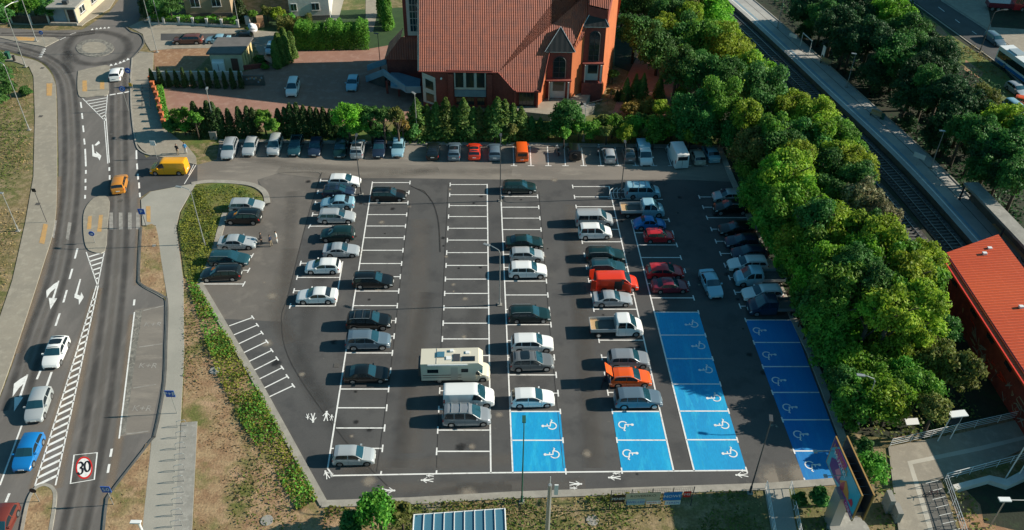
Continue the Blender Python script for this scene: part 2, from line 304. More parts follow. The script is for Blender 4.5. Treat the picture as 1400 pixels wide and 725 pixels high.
def soft_band(name,path,offs,w,mat,z,sm=8):
    g=[G(*p) for p in bez(path,sm)]; mb=MB()
    for o in offs:
        L=[];Rr=[]
        for i,p in enumerate(g):
            d=(g[min(i+1,len(g)-1)]-g[max(i-1,0)]).normalized(); nn=Vector((-d.y,d.x,0)); L.append(p+nn*(o+w/2)); Rr.append(p+nn*(o-w/2))
        for i in range(len(g)-1):
            mb.face([(Rr[i].x,Rr[i].y,z),(Rr[i+1].x,Rr[i+1].y,z),(L[i+1].x,L[i+1].y,z),(L[i].x,L[i].y,z)],0,[(0,0),(0,1),(1,1),(1,0)])
    return struct(mb.build(name,[mat]))
soft_band('wheel_wear',[(98,740),(128,600),(146,480),(157,390),(163,300),(162,200),(162,100)],[0.95,-0.95],1.1,'track_dark',.024)
soft_band('wheel_wear',[(98,740),(128,600),(146,480),(157,390),(163,300),(162,200),(162,100)],[0],.9,'track_light',.028)
soft_band('wheel_wear',[(20,560),(50,460),(78,380),(92,300),(98,230),(96,150),(88,105),(60,80),(0,62)],[0.9,-0.9],1.1,'track_dark',.024)
soft_band('wheel_wear',[(20,560),(50,460),(78,380),(92,300),(98,230),(96,150),(88,105),(60,80),(0,62)],[0],.8,'track_light',.028)
soft_band('wheel_wear',[(96,100),(90,75),(100,52),(132,44),(165,50),(176,66),(162,82),(130,88),(105,84),(92,70)],[0],2.2,'track_dark',.024)
soft_band('wheel_wear',[(0,48),(50,47),(95,48),(130,44)],[0.6,-0.6],1.0,'track_dark',.026)
for pth in ([(131,395),(106,484),(46,668)],[(135,395),(117,484),(78,668)],[(182,430),(163,600),(143,690)],[(193,270),(190,330),(188,390)],[(80,242),(77,305),(61,365),(22,484)]):
    soft_band('road_dust',pth,[0],1.3,'edge_dust',.021)
soft_band('skid_arc',[(560,255),(585,270),(597,300),(600,345)],[0.15,],.28,'skid',.028)
soft_band('skid_arc',[(568,258),(580,262),(589,275)],[0,],.2,'skid',.030)
for pth in ([(300,210),(420,228),(560,234),(700,236)],[(380,232),(470,243),(540,240),(600,232)],[(399,262),(392,400),(385,440),(400,475),(430,540),(470,600),(500,650)],[(440,360),(415,480),(450,560)],[(585,400),(560,520),(545,640)],[(650,420),(640,560)],[(775,300),(795,450),(810,640)]):
    soft_band('tyre_trace',pth,[0],2.6,'trace_dark',.022)
for pth,w in (([(400,340),(380,420),(395,470)],3),([(575,300),(570,460),(560,620)],3.5),([(780,280),(800,470),(815,640)],2.8),([(470,640),(700,628),(760,622)],2.2),([(520,668),(800,662)],2.0),([(1080,640),(1120,656)],2.5),([(590,680),(640,668),(700,668)],1.6)):
    soft_band('pale_dust',pth,[0],w,'track_light',.020)
def crack(name,pth,w=.09): 
    mb=MB(); mb.ribbon([G(*p) for p in bez(pth,6)],w,.030); return struct(mb.build(name,['tyre_mark']))
crack('tar_seam',[(440,236),(420,300),(395,400),(385,440),(400,500),(470,600),(530,665)]); crack('tar_seam',[(560,279),(548,380),(535,500),(515,645)],.06)
crack('tar_seam',[(613,252),(606,400),(597,640)],.05); crack('tar_seam',[(737,262),(752,450),(770,640)],.05); crack('tar_seam',[(380,237),(433,236),(436,244)],.06)
# oil spots and small repairs inside the bays
def radial(name,c,amt):
    m,t,b=base(name); L=t.links.new; b.inputs['Base Color'].default_value=(*c,1); b.inputs['Roughness'].default_value=.6
    tc=N(t,'ShaderNodeTexCoord'); vm=N(t,'ShaderNodeVectorMath',operation='DISTANCE'); vm.inputs[1].default_value=(.5,.5,0); L(tc.outputs['UV'],vm.inputs[0])
    nz=N(t,'ShaderNodeTexNoise',Scale=2.5,Detail=4.0); L(tc.outputs['Object'],nz.inputs['Vector']); ad=N(t,'ShaderNodeMath',operation='MULTIPLY_ADD'); L(nz.outputs[0],ad.inputs[0]); ad.inputs[1].default_value=.35; L(vm.outputs['Value'],ad.inputs[2])
    mr=N(t,'ShaderNodeMapRange',interpolation_type='SMOOTHSTEP'); mr.inputs['From Min'].default_value=.62; mr.inputs['From Max'].default_value=.25; mr.inputs['To Max'].default_value=amt; L(ad.outputs[0],mr.inputs[0]); L(mr.outputs[0],b.inputs['Alpha'])
radial('oil_spot',(.018,.017,.016),.75); radial('pale_spot',(.34,.29,.23),.60)
sp0=MB(); rs=random.Random(4)
def spot(mi,px,py,r): g=G(px,py); sp0.face([(g.x-r,g.y-r,.024),(g.x+r,g.y-r,.024),(g.x+r,g.y+r,.024),(g.x-r,g.y+r,.024)],mi,[(0,0),(1,0),(1,1),(0,1)])
for (xa_,xb_) in ((475,545),(605,660),(700,750),(800,850),(880,930),(960,1000)):
    for k in range(15): y=rs.uniform(262,620); f=(y-262)/360; sh={475:-35,605:-8,700:12,800:50,880:75,960:100}[xa_]*f; spot(0 if rs.random()<.7 else 1,rs.uniform(xa_,xb_)+sh,y,rs.uniform(.2,.55))
for k in range(26): spot(rs.choice([0,1,1]),rs.uniform(310,940),rs.uniform(230,660),rs.uniform(.25,.9))
for x,y,r in ((590,690,1.3),(640,676,1.2),(505,658,1.0),(1095,650,2.2),(1060,655,2.4),(560,283,.4),(372,405,.9),(365,470,.9),(413,512,.5)): spot(1,x,y,r)
struct(sp0.build('surface_spots',['oil_spot','pale_spot']))
# pavements and islands
PAV=[(181,81),(192,71),(210,73),(209,95),(214,130),(224,176),(256,200),(268,215),(269,251),(262,262),(246,290),(241,312),(251,385),(252,484),(247,578),(243,600),(240,735),(194,735),(208,600),(214,592),(226,530),(229,470),(230,414),(213,309),(200,309),(195,300),(192,272),(206,260),(214,240),(210,213),(200,222)]
slab('footway',[(181,81),(192,71),(210,73),(209,95),(214,130),(224,176),(256,200),(268,215),(269,226),(210,213),(205,213),(194,205),(187,196),(180,150),(179.5,110)],.10,'paving')
slab('footway',[(269,251),(262,262),(246,290),(241,312),(251,385),(252,484),(247,578),(240,735),(194,735),(208,600),(214,592),(226,530),(229,470),(230,414),(213,309),(195,309),(193,274),(206,263)],.10,'paving_light')
slab('footway',[(-60,68)]+bez([(0,71),(35,80),(52,85),(65,95),(74,110),(77,132),(78,242),(74.5,309),(58.5,365),(20,484),(0,541)],5)+[(-60,690),(-60,560),(0,435),(17,385),(35,305),(46,242),(48,160),(46,105),(40,92),(20,85),(0,82),(-60,70)],.10,'paving')
slab('footway',[(-60,20),(0,33.5),(60,34),(112,36),(118,31),(150,12),(165,-12),(140,-12),(95,28),(60,28),(0,27),(-60,12)],.10,'paving')
slab('side_street',[(176,37),(195,28),(197,32),(350,42),(400,46),(392,62),(350,60),(300,66),(235,67),(206,70),(199,59),(195,47)],.06,'paving')
sheet('side_street_patch',[(220,46.5),(338,46.5),(336,55.5),(220,56)],.07,'asphalt_far')
sheet('side_street_path',[(203,0),(212,18),(214,30),(196,31),(204,-5)],.02,'paving')
slab('splitter_island',bez([(107,98),(128,93),(150,91),(148,112),(147.5,130),(130,132),(112,134),(107,128),(106,112),(107,98)],3)[:-1],.11,'paving')
slab('splitter_island',bez([(143,268),(150,276),(147,310),(143.5,344),(126,345),(117,336),(114,310),(116,288),(128,272),(143,268)],3)[:-1],.11,'paving')
slab('splitter_island',[(-10,50),(75,52),(81,55),(62,65),(25,58)],.11,'paving')
slab('grass_island',bez([(30,740),(38,690),(48,671),(62,665),(73,672),(74,690),(66,740)],3),.12,'dry_grass')
kerb([(28,740),(38,690),(48,670),(62,664),(74,671),(75,690),(67,740)],.3,0,.14)
slab('verge',bez([(195,312),(213,310),(221,360),(228,411),(221,404),(206,395),(193,387),(191.5,350),(195,312)],3)[:-1],.11,'dry_grass')
slab('verge',[(207,603),(194,735),(141,735),(146,690),(153,674),(180,640),(200,608)],.11,'dry_grass')
kerb([(193.5,312),(190.5,375),(193,389),(222,405),(229,415),(228,470),(225,530),(213,593),(205,606),(153,673),(146,690),(141,740)],.22,0,.14,'concrete_dark')
kerb([(191.7,312),(188.8,375),(191.5,389.5),(220,406),(227,416),(226,470),(223,530),(211,593),(203,606),(151.5,673),(144,690),(139,740)],.12,.02,.10,'kerb')
kerb([(181,80),(179,110),(180,150),(186,196),(194,208),(207,213)],.2)
kerb([(172,37),(180,44),(192,48),(197,58),(191,69),(181,80)],.22,0,.15,'concrete_dark')
slab('roundabout_island',[( 130+26*math.cos(t*PI/12), 66+12.2*math.sin(t*PI/12)) for t in range(24)],.08,'cobble')
sheet('roundabout_cap',[( 129+17*math.cos(t*PI/12), 66+8*math.sin(t*PI/12)) for t in range(24)],.09,'paving')
# parking bays beside the footway (K+R) with cobbled strip
sheet('kiss_and_ride_bay',[(184,424),(223,418),(221,520),(205,592),(163,597),(172,520)],.023,'asphalt_old')
sheet('gutter_strip',[(185,425),(195,424),(181,520),(172,592),(163,598),(172,520)],.027,'cobble')
# car park kerbs: wide light strip
def strip(name,pts,w,z,mat,off=0):
    g=[G(*p) for p in pts]; mb=MB(); q=[]
    mb2=MB()
    L=[];Rr=[]
    for i,p in enumerate(g):
        d=(g[min(i+1,len(g)-1)]-g[max(i-1,0)]).normalized(); nn=Vector((-d.y,d.x,0)); L.append(p+nn*(off+w/2)); Rr.append(p+nn*(off-w/2))
    mb.prism(L+Rr[::-1],0,z); return struct(mb.build(name,[mat]))
for si_,seg in enumerate(([(273,389),(350,520),(443,690)],[(440,690),(560,686),(700,678),(1050,666),(1170,657)],[(308,292),(291,352),(272,391)],[(1000,244),(1003,250),(1044,342),(1085,437),(1108,484),(1150,594),(1169,657)],[(984,203),(1001,246)])):
    strip('car_park_kerb',seg,.75,.12+.005*si_,'kerb',0)
strip('car_park_kerb',[(300,193.5),(560,196.5),(740,198.5),(984,201.5)],.8,.15,'kerb')
kerb([(262,252),(285,249),(320,250),(347,254),(362,264),(366,279)],.75,0,.12,'kerb')
slab('nose_verge',bez([(268,252),(300,251),(325,253),(345,258),(358,268),(360,277)],3)+[(338,281),(308,292),(290,352),(271,391),(253,380),(243,312),(248,290),(262,264)],.07,'green_grass')
sheet('verge_ground',[(243,312),(253,380),(271,391),(349,521),(442,692),(700,681),(1050,669),(1180,661),(1215,760),(262,760),(270,578),(249,578),(253,484)],.004,'dry_grass')
sheet('soil_strip',[(300,193),(984,200),(1000,150),(860,90),(840,160),(560,165),(300,185),(226,178),(222,172),(256,199)],.002,'green_grass')
sheet('lower_verge_ground',[(560,688),(700,682),(1050,671),(1180,662),(1215,760),(470,760)],.008,'ground_grass')
slab('cycle_stand_pad',[(248,579),(270,577),(262,740),(238,740)],.104,'concrete')
sheet('paved_bank',[(1215,600),(1400,575),(1400,520),(1300,450),(1150,560)],.003,'rust_earth')
# left bank grass
sheet('left_bank',[(-80,84),(0,84),(20,87),(40,94),(45,106),(47,160),(45,242),(34,305),(16,385),(0,431),(-80,640)],.03,'ground_grass')
# church yard
slab('church_yard_paving',[(216,122),(385,88),(395,66),(500,68),(545,60),(560,40),(600,40),(600,150),(560,165),(226,178)],.05,'paving_red')
sheet('yard_garden',[(208,66),(232,68),(300,64),(345,70),(372,88),(382,92),(330,118),(212,120),(209,95)],.02,'ground_grass')
sheet('brown_lawn',[(210,68),(290,66),(286,78),(262,100),(212,104)],.03,'rust_earth')
sheet('side_garden',[(345,20),(560,10),(560,62),(500,68),(395,68),(350,40)],.012,'lawn_dark')
sheet('garden_path',[(455,0),(470,0),(462,30),(448,45),(440,40)],.02,'paving_light')
sheet('garden_path',[(500,0),(520,0),(510,44),(500,44)],.02,'paving')
sheet('yard_lane',[(345,56),(395,62),(390,90),(360,86)],.02,'paving')
# ---- railway
def offs(path,d):
    g=[Vector((p.x,p.y,0)) for p in path]; out=[]
    for i,p in enumerate(g):
        t=(g[min(i+1,len(g)-1)]-g[max(i-1,0)]).normalized(); out.append(p+Vector((-t.y,t.x,0))*d)
    return out
TR=[G(*p) for p in [(905,-60),(1003,27),(1109,130),(1210,230),(1307,341),(1420,480),(1560,660)]]
def strip2(name,path,d0,d1,z0,z1,mat,side=None):
    a=offs(path,d0);b=offs(path,d1); mb=MB()
    mb.prism(a+b[::-1],z0,z1,1 if side else 0,0); return struct(mb.build(name,[mat]+([side] if side else [])))
def at(path,s):       # point and direction at arc length
    for a,b in zip(path,path[1:]):
        l=(b-a).length
        if s<=l: return a+(b-a)*(s/l),(b-a).normalized()
        s-=l
    return path[-1],(path[-1]-path[-2]).normalized()
TR=[Vector((p[0],p[1],0)) for p in bez([tuple(p) for p in TR],6)]
TLEN=sum((b-a).length for a,b in zip(TR,TR[1:]))
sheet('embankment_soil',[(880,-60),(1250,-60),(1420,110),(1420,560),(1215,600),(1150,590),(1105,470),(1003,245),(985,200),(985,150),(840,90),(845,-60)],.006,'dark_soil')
sg=1 if offs(TR,1)[5].x>TR[5].x else -1    # +1 => left-normal points to the platform (right)
def trk(c0):
    strip2('ballast_bed',TR,c0-1.7,c0+1.7,0,.10,'ballast')
    c=offs(TR,c0)
    mb=MB(); s=0
    while s<TLEN:
        p,d=at(c,s); mb.box((p.x,p.y,.16),(2.5,.26,.14),math.atan2(d.y,d.x)+PI/2); s+=.68
    o=mb.build('sleepers',['concrete_dark']); tag(o,'row of dark sleepers under the railway rails',None,None,'structure')
    for e in(-.75,.75):
        q=offs(TR,c0+e); mb=MB()
        a=offs(q,-.04);b=offs(q,.04); mb.prism(a+b[::-1],.23,.37); struct(mb.build('rail',['rail_steel']))
trk(0); trk(-4.2*sg)
strip2('ballast_shoulder',TR,-7.2*sg,-5.9*sg,0,.06,'ballast')
# platform
PE=[G(*p) for p in [(925,-60),(1000,8),(1133,130),(1233,230),(1332,333),(1420,425)]]
# ---- platform (right of the track; side = -sg normal direction means dist negative)
sd_=sg
strip2('platform',TR,1.95*sd_,7.0*sd_,0,.80,'platform','concrete_dark')
strip2('platform_edge_line',TR,2.75*sd_,2.92*sd_,.79,.812,'line_paint')
strip2('platform_edge_strip',TR,3.15*sd_,3.55*sd_,.79,.808,'plaster_blue')
strip2('platform_drain',TR,5.15*sd_,5.25*sd_,.79,.806,'kerb_dark')
strip2('platform_kerb',TR,6.9*sd_,7.12*sd_,.79,.90,'concrete')
# ============================================================ MARKINGS
mk=MB(); ZL=.030
def T_(mb,p,d,w=.14,z=ZL,l=.45):      # end bar across a bay line
    mb.ribbon([(p.x-d.x*l,p.y-d.y*l),(p.x+d.x*l,p.y+d.y*l)],w,z+.003)
def col(ys,lineA,lineB,long_side,w=.14,skip=()):
    """bay lines between two boundary lines given as pixel pairs; long line on A"""
    def xa(l,y): (x0,y0),(x1,y1)=l; return x0+(x1-x0)*(y-y0)/(y1-y0)
    A=[G(xa(lineA,y),y) for y in ys]; B=[]
    for y in ys:
        B.append(G(xa(lineB,y),y))
    dB=(B[-1]-B[0]).normalized()
    for i,(a,b) in enumerate(zip(A,B)):
        if i in skip: continue
        mk.ribbon([a,b],w,ZL); T_(mk,b,dB)
def long(a,b,w=.15): mk.ribbon([G(*a),G(*b)],w,ZL+.006)
col([250,263.5,277.7,293.8,309.4,325.5,342.6,360.7,378.7,398.4,418.3,438.7,460,483,507.3,532.3,558,585.6,613.5],((509.3,249.3),(448,640.7)),((560.5,250),(523,613.5)),0); long((509.3,248.8),(448,641)); long((448,641),(455,650.5))
col([252.7,266.6,281.5,296.5,312.5,328.7,345.8,363.3,382,401.6,421.3,442.3,463.8,486.5,510,534.5,560,588.5,617.5],((666,252.7),(671,646.7)),((615.5,252.7),(597,617.5)),0); long((666,252),(671,647))
col([269,283.7,298.7,314.3,331,348,366,384.7,403.7,423.5,444.3,466,489,513,538],((684.3,254.7),(698,563)),((735,269),(763,538)),0); long((684.3,255),(701,646.5))
col([255.5,269.5,283,298,314,331,349,366,384,403,423.2,444,465.5,489,513,537],((832.7,256),(921,643.6)),((783,255.5),(831,537)),0); long((832.7,255),(921,644.5))
col([301,318.5,335.3,352.5,370.5,388,407.7],((853.3,258),(948.6,642.9)),((915,302.7),(948.3,407.7)),0); long((863,301),(949,644.5)); long((853,258),(857,272)); line(mk,(857,272.5),(906,273),.14,ZL)
col([269.7,283.7,298,313.7,330.3,347,363,380,400,419],((1003,250),(1085,437)),((956,269.7),(1011.7,419)),0)
col([247.5,263,277.7,293.7],((487,248),(479,293.7)),((438,248),(427.3,293.7)),0); line(mk,(423.3,309.7),(477,309.2),.14,ZL); long((486.8,255),(477,309)); T_(mk,G(423.3,309.7),Vector((.15,1,0)))
col([360.3,379.7,398,418.7],((468.3,358.7),(458.3,418.9)),((411,360.3),(396.7,418.7)),0); long((468.5,358),(458.3,419))
for a,b in (((300,349),(345,350)),((290,370),(340,370)),((275,388.7),(333.5,388.7))): line(mk,a,b,.14,ZL); T_(mk,G(*b),Vector((.1,1,0)))
E0=[(345.7,434.3),(352,444.7),(358.3,455.3),(365,467.3),(371.7,479.3),(379,490.6),(386,503),(393,515),(401,527.5)]
for i,e in enumerate(E0):
    s=(313.3+(367-313.3)*i/8,446+(543.5-446)*i/8); line(mk,s,e,.14,ZL); T_(mk,G(*e),Vector((.6,-.8,0)).normalized(),l=.35)
for xt,xb in ((701.5,702.6),(724.5,726),(748.4,749.7),(771.2,773),(794.8,798),(818,821.7),(840.3,845.5),(862,869.4),(885,894),(909,917.7),(931,940.6),(953,963.4)):
    line(mk,(xt,200.5),(xb,227),.14,ZL); T_(mk,G(xb,227),Vector((1,0,0)))
# bottom line
long((452,650.8),(671,646.9)); long((671,646.9),(1021,643.5)); 
for p in ((520.5,649.5,521.5,644.5),(596.5,648.2,597,643.5)): line(mk,p[:2],p[2:],.15,ZL)
long((268,226),(252,252),.1); long((226+40,223),(258,240),.08)
struct(mk.build('parking_lines',['line_paint']))
# blue disabled bays
def bay(pts): 
    mb=MB(); g=gp(pts); mb.face([(p.x,p.y,.034) for p in g][::-1]); return mb
def bays(rows,la,lb,name='blue_bay',mat='bay_cyan'):
    def xa(l,y): (x0,y0),(x1,y1)=l; return x0+(x1-x0)*(y-y0)/(y1-y0)
    y0,y1=rows[0],rows[-1]
    sheet(name,[(xa(la,y0),y0),(xa(lb,y0),y0),(xa(lb,y1),y1),(xa(la,y1),y1)],.026,mat)
    m2=MB()
    for y in rows[:-1]: m2.ribbon([G(xa(la,y),y),G(xa(lb,y),y)],.15,.036)
    for y in rows: T_(m2,G(xa(lb,y),y),(G(*lb[1])-G(*lb[0])).normalized(),z=.036,l=.35)
    struct(m2.build('bay_lines',['line_paint']))
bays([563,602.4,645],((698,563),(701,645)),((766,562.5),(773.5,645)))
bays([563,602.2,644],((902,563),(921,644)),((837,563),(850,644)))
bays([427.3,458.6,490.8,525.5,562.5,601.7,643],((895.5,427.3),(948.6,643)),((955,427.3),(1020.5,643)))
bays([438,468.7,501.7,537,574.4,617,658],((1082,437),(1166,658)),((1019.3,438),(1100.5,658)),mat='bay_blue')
struct_sym=[]
def symbol(c,flip,tilt=0,s=1.0):
    """wheelchair mark, painted; x to the right in the picture"""
    g=G(*c); mb=MB(); f=-1 if flip else 1
    def q(x,y): return (g.x+f*x*s, g.y+y*s)
    arc=[q(.0+.50*math.cos(a),-.12+.50*math.sin(a)) for a in [math.radians(k) for k in range(-235,75,18)]]
    if flip: mb.ribbon([q(-.55+.45*math.cos(a)+.45,.05+.5*math.sin(a)) for a in [math.radians(k) for k in range(-60,250,18)]],.12,.036)
    else: mb.ribbon(arc,.12,.036)
    mb.disc(q(.15 if not flip else -.95,.85 if not flip else .12),.15,.036,12)
    if not flip:
        mb.ribbon([q(.13,.72),q(.02,.18),q(-.45,.16)],.14,.038); mb.ribbon([q(.08,.45),q(-.32,.42)],.10,.040); mb.ribbon([q(-.45,.2),q(-.62,-.35),q(-.85,-.30)],.13,.042)
    else:
        mb.ribbon([q(-.8,.12),q(-.15,.05),q(-.12,-.45)],.14,.038); mb.ribbon([q(-.45,.08),q(-.42,-.3)],.10,.040); mb.ribbon([q(-.15,-.42),q(.30,-.62),q(.28,-.82)],.13,.042)
    struct(mb.build('wheelchair_symbol',['line_paint']))
def sym2(c,mir):
    """picture shows the mark lying on its side: wheel with the seated figure reaching out along the bay"""
    g=G(*c); mb=MB(); f=mir
    q=lambda x,y:(g.x+f*x*.80,g.y+y*.80)
    mb.ribbon([q(-.15+.52*math.cos(math.radians(k)),.08+.52*math.sin(math.radians(k))) for k in range(30,300,15)],.12,.036)
    mb.disc(q(.98,.12),.15,.036,12)
    mb.ribbon([q(.82,.14),q(.10,.12),q(.02,-.38)],.14,.038); mb.ribbon([q(.46,.12),q(.42,-.20)],.10,.040); mb.ribbon([q(.06,-.36),q(-.12,-.78),q(.06,-.88)],.12,.042)
    struct(mb.build('wheelchair_symbol',['line_paint']))
def sym1(c):
    g=G(*c); mb=MB(); q=lambda x,y:(g.x+x*.80,g.y+y*.80)
    mb.ribbon([q(.20+.52*math.cos(math.radians(k)),-.08+.52*math.sin(math.radians(k))) for k in range(-150,120,15)],.12,.036)
    mb.disc(q(-.92,-.12),.15,.036,12); mb.ribbon([q(-.78,-.14),q(-.02,-.10),q(.02,.40)],.14,.038); mb.ribbon([q(-.42,-.12),q(-.38,.22)],.10,.040); mb.ribbon([q(.0,.36),q(.22,.78),q(.05,.88)],.12,.042)
    struct(mb.build('wheelchair_symbol',['line_paint']))
for c in ((752.5,582),(756,621),(966,505.6),(977,544),(988,581),(999,619.6),(946.7,443.7),(956,473)): sym1(c)
for c in ((853.5,582),(859.5,621),(1036.7,452.7),(1050,486),(1063,521),(1078,558),(1093,595),(1109,637)): sym2(c,1)
def walkers(c,ang,s=1.0,kids=1):
    s*=.66; g=G(*c); mb=MB(); ca,sa=math.cos(ang),math.sin(ang)
    def fig(ox,oy,k,z):
        def q(x,y): x,y=x*k*s+ox,y*k*s+oy; return (g.x+x*ca-y*sa,g.y+x*sa+y*ca)
        mb.disc(q(0,.95),.17*k*s,z,10); mb.ribbon([q(0,.78),q(0,.05)],.34*k*s,z+.002); mb.ribbon([q(-.05,.1),q(-.28,-.85)],.16*k*s,z+.004); mb.ribbon([q(.05,.1),q(.28,-.85)],.16*k*s,z+.006)
        mb.ribbon([q(-.1,.70),q(-.50,.15)],.12*k*s,z+.008); mb.ribbon([q(.1,.70),q(.50,.15)],.12*k*s,z+.010)
    fig(0,0,1,.034)
    for i in range(kids): fig(.85*(1 if i==0 else -1)*s*(.95+.3*i),-.35*s,.6,.05+i*.014)
    struct(mb.build('pedestrian_symbol',['line_paint']))
walkers((446,570),.1,1.0,1); walkers((428,571),PI+.2,.95,1)
walkers((447,650),PI*.15,.8,1); walkers((585,657),PI/2,.9,1); walkers((530,671),-PI/2,.95,1); walkers((786,662),-PI/2,.9,1); walkers((841,653.5),PI/2,.9,1); walkers((1015,650),PI/2,.9,1)
# road markings
rm=MB(); Z=.034
def pxpoly(pts,z=Z,mi=0):
    g=gp(pts); a=sum(g[i].x*g[(i+1)%len(g)].y-g[(i+1)%len(g)].x*g[i].y for i in range(len(g)))
    if a<0: g=g[::-1]
    rm.face([(p.x,p.y,z) for p in g],mi)
def pl(a,b,w=.14,mi=0,z=Z): line(rm,a,b,w,z,mi)
for a,b in (((110.3,140),(111.5,148)),((112,155),(113,163)),((113.5,172),(114.5,181)),((115,190),(116,198)),((116.5,204),(117.5,228)),((117.5,233),(117.5,238)),((117,245),(117,250)),((117,255),(117,260)),((116.5,267),(116.3,272)),((149.5,229),(149.5,234)),((150,240),(150,246)),((106,340),(102.5,354)),((99,368),(95,382)),((91.5,397),(86.7,414)),((81.7,429),(76,446)),((55.5,507),(50.5,519)),((70.8,509),(63,531)),((13,675),(8,687)),((186.5,206),(186.8,218)),((187.3,224),(187.8,232)),((188.5,238),(189,246)),((190,250),(190.5,258)),((191,264),(191.5,270)),((153,614),(151,625)),((149.5,635),(147.5,647)),((184,410),(183,418))): pl(a,b,.22)
pl((30,582),(0,664),.16); pl((184,427),(163,600),.14); pl((145,160),(149.5,223),.12); pl((142.5,163),(147.5,224),.12)
for a,b in (((150,130.3),(158,129)),((160,128.5),(168,127.3)),((170,127),(177,125.5))): pl(a,b,.35)
# give-way triangles
for (x,y,dx,dy) in ((152,90,1,0),(158.5,88.5,1,0),(164.5,86.5,1,0),(169.5,84.5,1,0),(175,82,1,0)): pxpoly([(x-2.5,y+1.2),(x+2.5,y-.2),(x-.3,y-2.4)])
for (x,y) in ((126,41),(132,40),(137.5,39.4),(143,39),(148.5,38.6)): pxpoly([(x-2,y+.6),(x+2,y+.2),(x+.4,y-1.8)])
for (x,y) in ((60,67.5),(59,70.2),(57.5,72.8),(56,75.3),(55,78)): pxpoly([(x-3,y+.3),(x+3,y+.8),(x+2.2,y-.9)])
pl((96,47.5),(104,45),.14); pl((82,55),(90,51),.14)
# hatched areas
def xl(l,y): (x0,y0),(x1,y1)=l; return x0+(x1-x0)*(y-y0)/(y1-y0)
A1=((113,135),(144,166)); B1=((147,130),(144,166)); pl(*A1,.12); pl(*B1,.12)
for k in range(8):
    y=139+k*3.6; pl((xl(A1,y),y),(xl(B1,y-5.0+k*.2),y-5+k*.2),.2)
A1=((118,345),(133.5,391)); B1=((143,344),(133.5,391)); pl(*A1,.12); pl(*B1,.12)
for k in range(6):
    y=352+k*6; pl((xl(A1,y),y),(xl(B1,y-7+k),y-7+k),.25)
La=[(132,391),(104,484),(48,664)]; Lb=[(134.5,391),(114.5,484),(76,664)]
for L_ in (La,Lb): pl(L_[0],L_[1],.14); pl(L_[1],L_[2],.14)
def xs(L_,y): 
    return xl((L_[0],L_[1]),y) if y<L_[1][1] else xl((L_[1],L_[2]),y)
y=410
while y<662:
    w=xs(Lb,y)-xs(La,y); pl((xs(La,y+w*.25),y+w*.25),(xs(Lb,y-w*.3),y-w*.3),.28); y+=8.2+(y-410)*.012
# zebra (worn) and tactile plates
for x in (152,165,177.5,188.5): pxpoly([(x-2.5,291),(x+2.5,291),(x+3,314),(x-2.5,314)],.03,1)
for x,y in ((95,305),(75,302)): pxpoly([(x-2,y-1),(x+3,y),(x-1,y+24),(x-5,y+22)],.03,1)
struct(rm.build('road_markings',['line_paint','line_worn']))
tm=MB()
for pts in ([(113,111),(119,111),(119.5,126),(113,126)],[(137,111),(143,111),(143,123),(137,123)],[(121,297),(126,296),(125,314),(119,315)],[(136,295),(141,295),(139,318),(133,318)],[(64,115),(72,115),(71,132),(64,132)],[(60,307),(66,308),(61,335),(54,333)],[(200,283),(206,283),(206,305),(201,304)],[(22,51),(48,52.5),(46,57),(25,56)]):
    g=gp(pts)[::-1]; tm.face([(p.x,p.y,.116) for p in g])
struct(tm.build('tactile_paving',['tactile']))
# arrows
ar=MB()
def arrow(polys):
    for i,pts in enumerate(polys):
        g=gp(pts); a=sum(g[k].x*g[(k+1)%len(g)].y-g[(k+1)%len(g)].x*g[k].y for k in range(len(g)))
        if a<0: g=g[::-1]
        ar.face([(p.x,p.y,.034+.003*i) for p in g])
c2=lambda x,y:(x/3,242+y/3); c3=lambda x,y:(x/3.009,484+y/3.009); c1=lambda x,y:(x/3,y/3)
arrow([[c2(238,427),c2(244,427),c2(222,502),c2(213,502)],[c2(200,497),c2(235,499),c2(207,545)],[c2(240,430),c2(234,452),c2(208,474),c2(192,498),c2(190,468),c2(222,440)]])
arrow([[c2(327,420),c2(333,420),c2(316,488),c2(307,487)],[c2(307,480),c2(330,488),c2(334,474),c2(344,494),c2(324,526),c2(323,504),c2(305,496)]])
arrow([[c3(110,86),c3(117,86),c3(88,178),c3(78,178)],[c3(113,87),c3(106,116),c3(78,142),c3(52,178),c3(58,124),c3(84,104)],[c3(60,178),c3(96,180),c3(58,238)]])
arrow([[c1(377,594),c1(383,594),c1(388,634),c1(379,634)],[c1(379,626),c1(396,632),c1(394,622),c1(416,640),c1(409,660),c1(402,648),c1(379,642)]])
arrow([[(129,199),(135,193),(137,196),(132,199.5)]])
struct(ar.build('lane_arrows',['line_paint']))
# 30 limit painted on the road
def ell(cx,cy,rx,ry,n=28,sk=-.0): return [(cx+rx*math.cos(2*PI*k/n)-sk*ry*math.sin(2*PI*k/n),cy+ry*math.sin(2*PI*k/n)) for k in range(n)]
def up(g): 
    a=sum(g[k].x*g[(k+1)%len(g)].y-g[(k+1)%len(g)].x*g[k].y for k in range(len(g))); return g if a>0 else g[::-1]
sp=MB()
for j,(rx,ry,mi) in enumerate(((11.6,15.4,1),(9.6,13,0))): sp.face([(p.x,p.y,.030+.004*j) for p in up(gp(ell(115.2,640,rx,ry)))],mi)
sp.ribbon([G(*p) for p in((101.4,622.5),(133,619.3),(129,656),(96.4,661.5))],.14,.03,0,True)
def stroke(pts,w,z,mi): sp.ribbon([G(*p) for p in pts],w,z,mi)
stroke(bez([(107.5,634.5),(110,632.5),(113,634.5),(112.5,638),(109.5,640.3)],4),.19,.040,2); stroke(bez([(109.5,640.3),(112.8,641.5),(112.6,646.5),(109,649),(106.3,646.5)],4),.19,.040,2)
sp.ribbon([G(*p) for p in ell(119.5,638.2,3.7,7.0,16)],.19,.040,2,True)
struct(sp.build('speed_limit_marking',['line_paint','sign_red','sign_black']))
